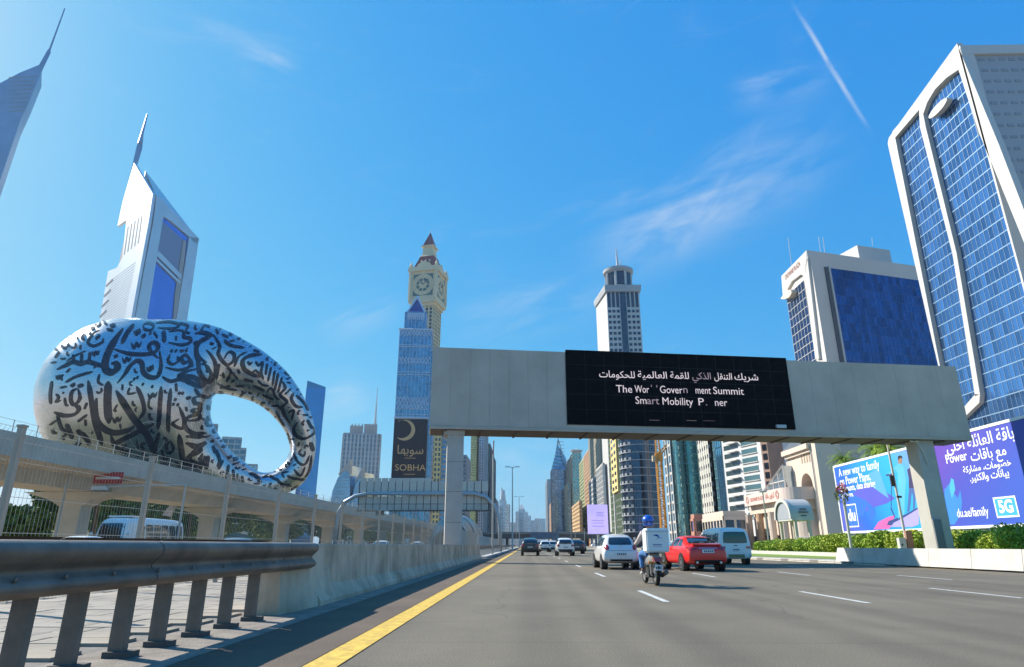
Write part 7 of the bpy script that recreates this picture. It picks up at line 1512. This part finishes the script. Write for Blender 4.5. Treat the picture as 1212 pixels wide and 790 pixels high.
# --- white hatchback
P_sil = paint('paint_silver_white', (.80, .77, .73), .1); P_red = paint('paint_red', (.78, .02, .014)); P_wht = paint('paint_white', (.88, .84, .78)); P_blk = paint('paint_black', (.025, .022, .025)); P_gry = paint('paint_grey', (.22, .24, .27), .3)
def at_px(px, Y): v = AY(px, 650, Y); return (v.x, Y, .004)
hatch = [(.0, .42, .58, .74, .66, .60), (.05, .33, .72, .92, .79, .66), (.22, .27, .88, 1.16, .825, .60), (.52, .25, .93, 1.44, .835, .57), (.95, .25, .94, 1.51, .835, .59), (1.9, .25, .94, 1.53, .835, .60), (2.4, .25, .93, 1.42, .83, .58), (2.95, .26, .92, 1.02, .82, .60), (3.45, .29, .80, .86, .79, .6), (3.72, .36, .62, .70, .68, .5)]
def hx(t, bv):
    patch(bv, [(-.5, .36), (.5, .36), (.5, .44), (-.5, .44)], 'y', -1, .01, 5).build('diffuser', M_black, t)
    mb = MB(); mb.bx(-.05, .05, -.01, .02, .98, 1.02); mb.build('badge', M_rim, t); mb = MB(); mb.tube([(0, .45, 1.52), (0, .2, 1.62)], .008, 4); mb.build('antenna', M_black, t)
    patch(bv, [(-.03, 1.1), (.03, 1.1), (.32, 1.12), (.3, 1.14)], 'y', -1, .02, 4).build('wiper', M_black, t)
vehicle('hatchback', 'silvery white hatchback left of the scooter with round red tail lights', 'car', hatch, P_sil, (.62, 3.05), .30, .18, at_px(735, 30.5), rad(2.0), side=[band(.62, 1.1, 1.02, 1.36), [(1.16, 1.0), (1.95, 1.0), (1.95, 1.42), (1.16, 1.42)], [(2.0, 1.0), (2.72, 1.0), (2.42, 1.36), (2.0, 1.42)]], rear=[(-.55, 1.05), (.55, 1.05), (.47, 1.38), (-.47, 1.38)], front=[(-.6, 1.02), (.6, 1.02), (.5, 1.38), (-.5, 1.38)],
        tails=[([(.52, .82), (.74, .84), (.72, 1.06), (.54, 1.06)], .8, M_tail)], plate=(0, .66, .5, .13), seams=[([(-.62, .80), (.62, .80), (.62, .812), (-.62, .812)], 'y', -1)], extra=hx, mirrors=(2.55, 1.0))
# --- red sedan
sedan = [(.0, .45, .62, .80, .70, .62), (.06, .33, .82, .98, .82, .70), (.3, .27, .93, 1.06, .87, .72), (.7, .25, .95, 1.12, .885, .66), (1.15, .24, .95, 1.34, .89, .58), (1.6, .24, .95, 1.42, .89, .57), (2.3, .24, .94, 1.44, .89, .58), (2.75, .24, .93, 1.36, .885, .57), (3.45, .25, .90, .98, .87, .62), (4.2, .28, .80, .86, .84, .6), (4.62, .36, .62, .70, .72, .5)]
def sx(t, bv):
    patch(bv, [(-.6, .33), (.6, .33), (.56, .46), (-.56, .46)], 'y', -1, .01, 6).build('diffuser', M_black, t)
    for s in (-1, 1): mb = MB(); mb.lathe((s * .5, -.02, .36), [(.05, 0), (.05, .1)], 12, 'y'); mb.build('exhaust', M_rim, t)
    patch(bv, [(-.38, .90), (.38, .90), (.38, .925), (-.38, .925)], 'y', -1, .02, 6).build('chrome_strip', M_rim, t)
    mb = MB(); mb.hexa([(-.6, .12, 1.03), (.6, .12, 1.03), (.62, .32, 1.09), (-.62, .32, 1.09)], [(-.6, .10, 1.08), (.6, .10, 1.08), (.62, .33, 1.11), (-.62, .33, 1.11)]); mb.build('spoiler', P_red, t)
    for q in ([(1.62, .3), (1.63, .3), (1.63, .93), (1.62, .93)], [(2.6, .3), (2.61, .3), (2.61, .93), (2.6, .93)]): patch(bv, q, 'x', -1, .004, 5).build('seam', M_black, t)
vehicle('sedan', 'red saloon car between the scooter and the white van', 'car', sedan, P_red, (.95, 3.65), .33, .21, at_px(838, 28.3), rad(4.0), side=[[(1.0, 1.0), (1.58, 1.0), (1.58, 1.3), (1.25, 1.26)], [(1.66, 1.0), (2.35, 1.0), (2.32, 1.34), (1.66, 1.33)], [(2.42, 1.0), (3.15, 1.0), (2.78, 1.28), (2.42, 1.33)]], rear=[(-.62, 1.08), (.62, 1.08), (.5, 1.35), (-.5, 1.35)], front=[(-.65, 1.0), (.65, 1.0), (.52, 1.33), (-.52, 1.33)],
        tails=[([(.44, .86), (.80, .82), (.82, .97), (.5, .97)], .35, M_tail)], plate=(0, .80, .5, .13), extra=sx, mirrors=(3.0, .98))
# --- white van
van = [(.0, .45, .9, 1.5, .80, .70), (.05, .34, 1.1, 1.84, .90, .74), (.2, .30, 1.12, 1.95, .93, .76), (1.0, .28, 1.14, 2.0, .94, .78), (2.8, .28, 1.14, 2.0, .94, .78), (3.7, .28, 1.13, 1.92, .94, .76), (4.3, .28, 1.1, 1.4, .93, .72), (4.75, .30, .95, 1.05, .9, .7), (4.9, .38, .7, .8, .8, .6)]
def vx(t, bv):
    patch(bv, [(-.85, .36), (.85, .36), (.85, .60), (-.85, .60)], 'y', -1, .03, 8, .1).build('bumper', P_wht, t); patch(bv, [(-.45, .40), (.45, .40), (.45, .56), (-.45, .56)], 'y', -1, .045, 5).build('step_pad', mat('step_tan', (.30, .24, .12), .7), t)
    patch(bv, [(-.1, 1.0), (.1, 1.0), (.1, 1.04), (-.1, 1.04)], 'y', -1, .02, 3).build('handle', M_black, t)
vehicle('van', 'white van with a green tinted rear window at the right of the red car', 'van', van, P_wht, (.9, 3.9), .33, .2, at_px(871, 38.0), rad(2.5), side=[band(.3, 1.3, 1.22, 1.68), band(1.4, 2.6, 1.22, 1.68), [(2.7, 1.2), (3.9, 1.2), (3.6, 1.66), (2.7, 1.68)]], rear=[(-.70, 1.14), (.70, 1.14), (.62, 1.76), (-.62, 1.76)], front=[(-.7, 1.2), (.7, 1.2), (.6, 1.75), (-.6, 1.75)],
        tails=[([(.58, .86), (.84, .86), (.84, .98), (.58, .98)], .1, M_tail)], plate=(0, .80, .42, .14), extra=vx, rimm=M_dkrim, mirrors=(4.1, 1.3))
# --- suv used several times
suv = [(.0, .48, .8, 1.1, .76, .66), (.05, .38, 1.0, 1.3, .88, .72), (.22, .34, 1.08, 1.52, .92, .70), (.7, .32, 1.10, 1.72, .93, .68), (2.6, .32, 1.10, 1.76, .93, .70), (3.1, .32, 1.08, 1.62, .925, .66), (3.7, .34, 1.02, 1.12, .91, .68), (4.4, .36, .95, 1.0, .88, .66), (4.75, .44, .7, .8, .76, .56)]
def suvx(t, bv): pass
def mk_suv(name, label, pm, px, Y, plate=True, wrel=1.0, g=None, rz=0):
    return vehicle(name, label, 'car', suv, pm, (.85, 3.8), .37, .24, at_px(px, Y), rz, group=g, side=[band(.35, 1.1, 1.16, 1.56), band(1.2, 2.1, 1.16, 1.62), [(2.2, 1.16), (3.3, 1.14), (3.0, 1.52), (2.2, 1.62)]], rear=[(-.66, 1.14), (.66, 1.14), (.56, 1.58), (-.56, 1.58)], front=[(-.6, 1.2), (.6, 1.2), (.5, 1.55), (-.5, 1.55)],
        tails=[([(.56, .90), (.86, .90), (.84, 1.10), (.6, 1.10)], .25, M_tail)], plate=(0, .84, .5, .13) if plate else None, bumper=[(-.84, .40), (.84, .40), (.84, .64), (-.84, .64)])
mk_suv('suv', 'dark brown black off road car nearest the yellow line', P_blk, 627.5, 69); mk_suv('suv', 'white off road car in the second lane with a black rear bumper', P_wht, 669.5, 68)
mk_suv('car', 'far white car just right of the dark off road car', P_wht, 645.5, 108); mk_suv('car', 'far pale car beside the white one, closer to the off road car', P_sil, 654.5, 112); mk_suv('car', 'dark car half hidden right of the white off road car', P_blk, 683.5, 84)
mk_suv('car', 'small dark grey car beyond the far white car', P_gry, 637, 128); mk_suv('car', 'distant dark car behind the half hidden one', P_gry, 688, 118); mk_suv('car', 'distant white car under the flyover', P_wht, 662, 190)
mk_suv('car', 'distant grey car under the left part of the flyover', P_gry, 612.5 + 18, 230)
# --- oncoming saloon at the left
def head(t, bv):
    for s in (-1, 1): patch(bv, [(s * .5, .62), (s * .78, .60), (s * .8, .76), (s * .52, .74)], 'y', 1, .012, 4, .3).build('head_light', M_head, t)
v = AX(262, 640, -16.5)
vehicle('sedan', 'grey blue oncoming saloon seen through the mesh fence right of the minibus', 'car', sedan, P_gry, (.95, 3.65), .33, .21, (v.x, v.y + 4, .004), math.pi, side=[[(1.0, 1.0), (1.58, 1.0), (1.58, 1.3), (1.25, 1.26)], [(1.66, 1.0), (2.35, 1.0), (2.32, 1.34), (1.66, 1.33)], [(2.42, 1.0), (3.15, 1.0), (2.78, 1.28), (2.42, 1.33)]], rear=[(-.62, 1.08), (.62, 1.08), (.5, 1.35), (-.5, 1.35)], front=[(-.65, 1.0), (.65, 1.0), (.52, 1.33), (-.52, 1.33)], extra=head)
for lab, px, X, pm in (('pale oncoming car far along the opposite road', 447, -13.5, P_wht), ('white oncoming car beyond the fence below the pipe gantry', 491, -13.5, P_wht), ('oncoming white car at the left end of the fence', 62, -20, P_wht)):
    v = AX(px, 640, X); vehicle('sedan', lab, 'car', sedan, pm, (.95, 3.65), .33, .21, (X, v.y + 4, .004), math.pi, side=[[(1.0, 1.0), (2.35, 1.0), (2.32, 1.34), (1.35, 1.33)], [(2.42, 1.0), (3.15, 1.0), (2.78, 1.28), (2.42, 1.33)]], front=[(-.65, 1.0), (.65, 1.0), (.52, 1.33), (-.52, 1.33)], extra=head)
# --- minibus
bus = [(.0, .55, 1.2, 2.2, .95, .85), (.06, .42, 1.3, 2.58, 1.03, .88), (.25, .38, 1.32, 2.68, 1.05, .90), (2, .38, 1.32, 2.72, 1.05, .90), (6.0, .38, 1.32, 2.72, 1.05, .90), (6.6, .38, 1.30, 2.6, 1.05, .88), (6.9, .40, 1.25, 2.3, 1.03, .84), (7.05, .42, 1.1, 1.5, 1.0, .82), (7.12, .5, .9, 1.2, .95, .75)]
def busx(t, bv):
    for s in (-1, 1): patch(bv, [(s * .62, .72), (s * .92, .72), (s * .92, .95), (s * .62, .95)], 'y', 1, .012, 4, .5).build('head_light', M_head, t)
    mb = MB(); mb.bx(-.7, .7, 5.2, 6.3, 2.70, 2.80); mb.build('roof_unit', P_wht, t); patch(bv, [(-.9, .48), (.9, .48), (.9, .66), (-.9, .66)], 'y', 1, .02, 6).build('bumper', P_wht, t)
v1 = AY(128, 628, 40); bw = [band(y, y + .86, 1.36, 2.3) for y in (.3, 1.22, 2.14, 3.06, 3.98)] + [[(4.95, 1.3), (5.9, 1.3), (5.8, 2.2), (4.95, 2.2)]]
vehicle('minibus', 'white oncoming minibus seen through the mesh fence under the viaduct', 'bus', bus, P_wht, (1.3, 5.5), .38, .25, (v1.x, 47.2, .004), math.pi, side=bw, front=[(-.88, 1.36), (.88, 1.36), (.78, 2.32), (-.78, 2.32)], rear=[(-.7, 1.4), (.7, 1.4), (.65, 2.2), (-.65, 2.2)], extra=busx, rimm=M_dkrim, mirrors=(7.0, 1.7))
# ------------------------------------------------------------------ scooter and rider
P_moto = paint('paint_scooter', (.42, .41, .38), .2)
ms = thing('scooter', 'delivery scooter with a big white box beside the silvery hatchback', 'motorcycle', (0, 0, 0))
def mwheel(y, r, w, name='wheel'):
    mb = MB(); n = 28; k = 8; 
    for i in range(n):
        a = 2 * math.pi * i / n
        for j in range(k): b = 2 * math.pi * j / k; rr = r - w / 2 + w / 2 * math.cos(b); mb.v.append((w / 2 * math.sin(b), y + rr * math.cos(a), r + rr * math.sin(a)))
    for i in range(n):
        for j in range(k): mb.f.append((i * k + j, ((i + 1) % n) * k + j, ((i + 1) % n) * k + (j + 1) % k, i * k + (j + 1) % k)); mb.m.append(0)
    o = mb.build(name, M_rub, ms, smooth=True); mb = MB(); mb.lathe((0, y, r), [(r - w * .9, -.035), (r - w * .75, -.03), (r - w * .75, .03), (r - w * .9, .035)], 24, 'x'); mb.lathe((0, y, r), [(.05, -.06), (.05, .06)], 12, 'x')
    for q in range(6): a = q * math.pi / 3; mb.bar((0, y, r), (0, y + math.cos(a) * (r - w * .8), r + math.sin(a) * (r - w * .8)), .03)
    mb.build('rim', M_rim, o)
mwheel(.0, .29, .12); mwheel(1.28, .28, .10)
mb = MB(); mb.tube([(0, -.30, .34), (0, -.29, .48), (0, -.16, .60), (0, .05, .63), (0, .25, .56)], [.05, .075, .085, .085, .06], 8); mb.build('rear_mudguard', M_black, ms, smooth=True)
mb = MB(); mb.tube([(0, -.22, .70), (0, -.05, .72), (0, .25, .66), (0, .6, .60), (0, .8, .5)], [.09, .14, .17, .15, .1], 10); mb.build('tail_body', P_moto, ms, smooth=True)
mb = MB(); mb.hexa([(-.09, -.33, .62), (.09, -.33, .62), (.1, -.22, .62), (-.1, -.22, .62)], [(-.11, -.31, .72), (.11, -.31, .72), (.12, -.2, .74), (-.12, -.2, .74)]); mb.build('tail_light', M_tail, ms)
mb = MB(); mb.bx(-.1, .1, -.35, -.335, .40, .54); pl_ = mb.build('number_plate', M_plate, ms); mb = MB()
for i in range(4): mb.bx(-.075 + i * .04, -.05 + i * .04, -.355, -.351, .44, .50)
mb.build('plate_digits', M_ptxt, pl_)
for s in (-1, 1):
    mb = MB(); mb.tube([(s * .08, -.22, .60), (s * .2, -.24, .60)], .02, 6); mb.lathe((s * .22, -.26, .60), [(.03, -.03), (.038, 0), (.03, .04)], 10, 'y'); mb.build('indicator', M_amber, ms)
    mb = MB(); mb.tube([(s * .13, .0, .30), (s * .14, -.05, .58)], .03, 8); mb.build('shock_absorber', M_rim, ms)
    mb = MB(); mb.tube([(s * .33, .95, 1.08), (s * .40, .92, 1.28)], .012, 6); mb.lathe((s * .42, .90, 1.32), [(.03, -.02), (.08, -.01), (.08, .012)], 14, 'y'); mb.build('mirror', M_black, ms)
mb = MB(); mb.tube([(.17, .55, .25), (.19, .1, .26), (.2, -.35, .36)], [.03, .055, .06], 10); mb.build('exhaust', M_steel, ms, smooth=True)
mb = MB(); mb.bx(-.14, .14, .25, .68, .20, .46); mb.bx(-.1, .12, .0, .3, .24, .34); mb.build('engine', mat('engine_dark', (.07, .07, .07), .5, metal=.5), ms)
mb = MB(); mb.hexa([(-.13, .0, .76), (.13, .0, .76), (.11, .72, .74), (-.11, .72, .74)], [(-.12, .0, .84), (.12, .0, .84), (.1, .70, .82), (-.1, .70, .82)]); mb.build('seat', M_black, ms)
mb = MB(); mb.hexa([(-.2, .78, .28), (.2, .78, .28), (.17, 1.0, .28), (-.17, 1.0, .28)], [(-.15, .92, .98), (.15, .92, .98), (.12, 1.05, .98), (-.12, 1.05, .98)]); mb.bx(-.15, .15, .5, .95, .26, .31); mb.build('leg_shield', P_moto, ms)
mb = MB(); mb.tube([(-.34, .92, 1.05), (-.2, .98, 1.04), (0, 1.0, 1.0), (.2, .98, 1.04), (.34, .92, 1.05)], .018, 8); mb.build('handlebar', M_black, ms)
for s in (-1, 1): mb = MB(); mb.tube([(s * .07, 1.28, .28), (s * .06, 1.0, .92)], .022, 8); mb.build('fork', M_rim, ms)
mb = MB(); mb.lathe((0, 1.08, .96), [(.05, 0), (.1, .06), (.09, .12)], 14, 'y'); mb.build('head_light', M_head, ms)
mb = MB(); mb.tube([(0, 1.05, .5), (0, 1.2, .58), (0, 1.42, .52), (0, 1.55, .38)], [.05, .075, .075, .05], 8); mb.build('front_mudguard', P_moto, ms, smooth=True)
mb = MB(); mb.tube([(-.12, .05, .84), (-.12, -.35, .84), (.12, -.35, .84), (.12, .05, .84)], .014, 6); mb.build('rack', M_black, ms)
# box with rounded edges
bmm = bmesh.new(); bmesh.ops.create_cube(bmm, size=1, matrix=Matrix.Translation((.02, -.12, 1.17)) @ Matrix.Diagonal((.62, .48, .62, 1))); bmesh.ops.bevel(bmm, geom=bmm.edges[:], offset=.035, segments=3, affect='EDGES'); me = bpy.data.meshes.new('delivery_box'); bmm.to_mesh(me); bmm.free()
me.materials.append(mat('box_white', (.80, .80, .78), .45, var=.04, scale=3)); bo_ = bpy.data.objects.new('delivery_box', me); COL.objects.link(bo_); bo_.parent = ms
yb = -.364; mb = MB(); mb.bx(-.295, .335, -.372, .135, 1.395, 1.403); mb.build('lid_seam', W_grey, bo_)
f2 = lambda pts: [(.02 + x, yb, 1.17 + z_) for x, z_ in pts]
mb = MB(); mb.poly(*f2([(-.13, .13), (-.02, .15), (.05, .11), (.0, .04), (-.03, .01), (.02, .09), (-.04, .10)])); mb.build('logo_wing', mat('logo_blue', (.03, .06, .3), .5), bo_); mb = MB(); mb.poly(*f2([(.0, .04), (.03, .09), (.15, .05), (.05, .06)])); mb.build('logo_wing', mat('logo_light_blue', (.2, .45, .7), .5), bo_)
mb = MB(); mb.poly(*f2([(-.14, -.17), (.1, -.17), (.1, -.162), (-.14, -.162)])); 
for i in range(9): mb.poly(*f2([(-.135 + i * .027, -.13), (-.118 + i * .027, -.13), (-.118 + i * .027, -.10), (-.135 + i * .027, -.10)]))
mb.build('small_print', MATS['logo_blue'], bo_)
# rider
def skin_obj(name, V, E, R, m, par, root=0, sub=2):
    me = bpy.data.meshes.new(name); me.from_pydata(V, E, []); o = bpy.data.objects.new('tmp', me); COL.objects.link(o)
    md = o.modifiers.new('k', 'SKIN'); md.use_smooth_shade = True
    for i, v in enumerate(me.skin_vertices[0].data): r = R[i]; v.radius = r if isinstance(r, tuple) else (r, r); v.use_root = (i == root)
    s = o.modifiers.new('s', 'SUBSURF'); s.levels = sub; s.render_levels = sub
    me2 = eval_mesh(o, name); me2.materials.clear(); me2.materials.append(m); me2.polygons.foreach_set('use_smooth', [True] * len(me2.polygons)); ob = bpy.data.objects.new(name, me2); COL.objects.link(ob); ob.parent = par; return ob
rd = thing('person', 'delivery rider in blue helmet, pale checked shirt and blue jeans seated on the scooter', 'person', (0, 0, 0))
M_skin = mat('skin_brown', (.28, .16, .10), .6, var=.05)
sk = []
body_V = [(0, .42, .92), (0, .43, 1.10), (0, .47, 1.30), (0, .50, 1.42), (0, .52, 1.52), (0, .53, 1.62), (0, .53, 1.70)]; body_E = [(0, 1), (1, 2), (2, 3), (3, 4), (4, 5), (5, 6)]; body_R = [(.14, .11), (.13, .1), (.15, .1), (.12, .08), .055, .09, .08]
def limb(start, pts, rs):
    prev = start
    for p, r in zip(pts, rs): body_V.append(p); body_R.append(r); body_E.append((prev, len(body_V) - 1)); prev = len(body_V) - 1
    return prev
for s in (-1, 1):
    h = limb(2, [(s * .19, .48, 1.36), (s * .29, .55, 1.16), (s * .33, .76, 1.08), (s * .335, .88, 1.075), (s * .335, .93, 1.075)], [.055, .045, .035, .028, .03])
    for k in range(4): limb(h, [(s * (.300 + k * .022), .975, 1.085), (s * (.300 + k * .022), .985, 1.05), (s * (.300 + k * .022), .955, 1.035)], [.009, .009, .008])
    limb(h, [(s * .29, .93, 1.05), (s * .285, .95, 1.035)], [.01, .009])
    limb(0, [(s * .10, .45, .86), (s * .21, .80, .78), (s * .20, .72, .46), (s * .20, .68, .34), (s * .20, .80, .31)], [.08, .065, .05, .035, .03])
bo = skin_obj('body', body_V, body_E, body_R, M_skin, rd)
M_shirt = mat('shirt_check', (.55, .44, .40), .85, var=.1, scale=25, col2=(.62, .54, .50)); M_jean = mat('denim', (.05, .16, .42), .85, var=.2, scale=12, col2=(.09, .24, .52))
SV = [(0, .40, .90), (0, .42, 1.10), (0, .46, 1.30), (0, .50, 1.43)]; SR = [(.19, .15), (.18, .14), (.20, .14), (.13, .10)]; SE = [(0, 1), (1, 2), (2, 3)]
for s in (-1, 1):
    k = len(SV); SV += [(s * .20, .48, 1.37), (s * .30, .55, 1.17), (s * .335, .74, 1.09), (s * .335, .82, 1.08)]; SR += [.085, .07, .058, .052]; SE += [(2, k), (k, k + 1), (k + 1, k + 2), (k + 2, k + 3)]
skin_obj('shirt', SV, SE, SR, M_shirt, rd)
JV = [(0, .42, .90)]; JR = [(.17, .13)]; JE = []
for s in (-1, 1):
    k = len(JV); JV += [(s * .11, .46, .86), (s * .22, .80, .79), (s * .205, .74, .60), (s * .205, .70, .42)]; JR += [.12, .085, .07, .062]; JE += [(0, k), (k, k + 1), (k + 1, k + 2), (k + 2, k + 3)]
skin_obj('jeans', JV, JE, JR, M_jean, rd)
for s in (-1, 1): skin_obj('shoe', [(s * .205, .66, .33), (s * .205, .74, .30), (s * .21, .88, .29)], [(0, 1), (1, 2)], [(.05, .045), (.052, .04), (.04, .03)], mat('shoe_pale', (.6, .58, .55), .7), rd)
mb = MB(); n = 18; prof = [(.02, .185)] + [(.165 * math.sin(w), .04 + .15 * math.cos(w)) for w in [math.pi * i / 14 for i in range(1, 10)]] + [(.135, -.10), (.12, -.12)]
mb.lathe((0, .54, 1.68), prof, 28); he = mb.build('helmet', paint('paint_helmet_blue', (.01, .10, .50)), rd, smooth=True)
for v in he.data.vertices: v.co.y = .54 + (v.co.y - .54) * 1.12
mb = MB(); mb.lathe((0, .54, 1.66), [(.168, -.005), (.17, .0), (.17, .012), (.168, .02)], 28); mb.v = [(a, .54 + (b - .54) * 1.12, c) for a, b, c in mb.v]; mb.build('helmet_trim', M_black, he)
mb = MB(); mb.add([(-.12, .66, 1.70), (.12, .66, 1.70), (.11, .73, 1.66), (-.11, .73, 1.66), (-.1, .72, 1.56), (.1, .72, 1.56)], [(0, 1, 2, 3), (3, 2, 5, 4)]); mb.build('visor', M_carglass, he)
mb = MB(); mb.hexa([(-.015, .62, 1.60), (.015, .62, 1.60), (.012, .655, 1.60), (-.012, .655, 1.60)], [(-.01, .62, 1.65), (.01, .62, 1.65), (.006, .63, 1.65), (-.006, .63, 1.65)]); mb.build('nose', M_skin, rd)
for s in (-1, 1): mb = MB(); mb.lathe((s * .035, .617, 1.645), [(.012, -.004), (.012, .003)], 10, 'y'); mb.build('eye', M_black, rd)
mb = MB(); mb.bx(-.025, .025, .612, .622, 1.572, 1.580); mb.build('mouth', mat('lip', (.2, .07, .06), .6), rd)
pm_ = at_px(774.5, 18.6)
for o in (ms, rd): o.location = pm_; o.rotation_euler = (0, 0, rad(3))
# ------------------------------------------------------------------ haze
def haze():
    mb = MB(); mb.bx(-1600, 1800, -120, 4200, -1.2, 360); o = mb.build('haze', [], None) if False else None
    m = bpy.data.materials.new('haze_air'); m.use_nodes = True; N = m.node_tree.nodes; L = m.node_tree.links
    for n in list(N): N.remove(n)
    out = N.new('ShaderNodeOutputMaterial'); v = N.new('ShaderNodeVolumePrincipled'); v.inputs['Color'].default_value = (.72, .85, 1, 1); v.inputs['Density'].default_value = HAZE; v.inputs['Anisotropy'].default_value = .2; L.new(v.outputs[0], out.inputs['Volume'])
    o = mb.build('haze', m, kind='stuff'); return o
HAZE = .00008
if HAZE > 0: haze()

# ------------------------------------------------------------------ groups of alike things
GROUPS = {'clipped_shrub': 'clipped shrubs along the right verge', 'tree': 'dark trees behind the viaduct', 'palm_tree': 'palms', 'flood_light': 'flood lights under the viaduct', 'distant_tower': 'hazy towers of the distant skyline',
          'tower_block': 'tower blocks lining the road', 'apartment_block': 'smaller blocks between the towers', 'post': 'thin posts by the flyover', 'billboard': 'printed billboards beside the gantry leg', 'suv': 'vehicles ahead on the main road', 'car': 'vehicles ahead on the main road'}
for o in list(SC.objects):
    if o.parent is None and 'label' in o.keys() and 'group' not in o.keys():
        k = o.name.split('.')[0]
        if k in GROUPS: o['group'] = GROUPS[k]
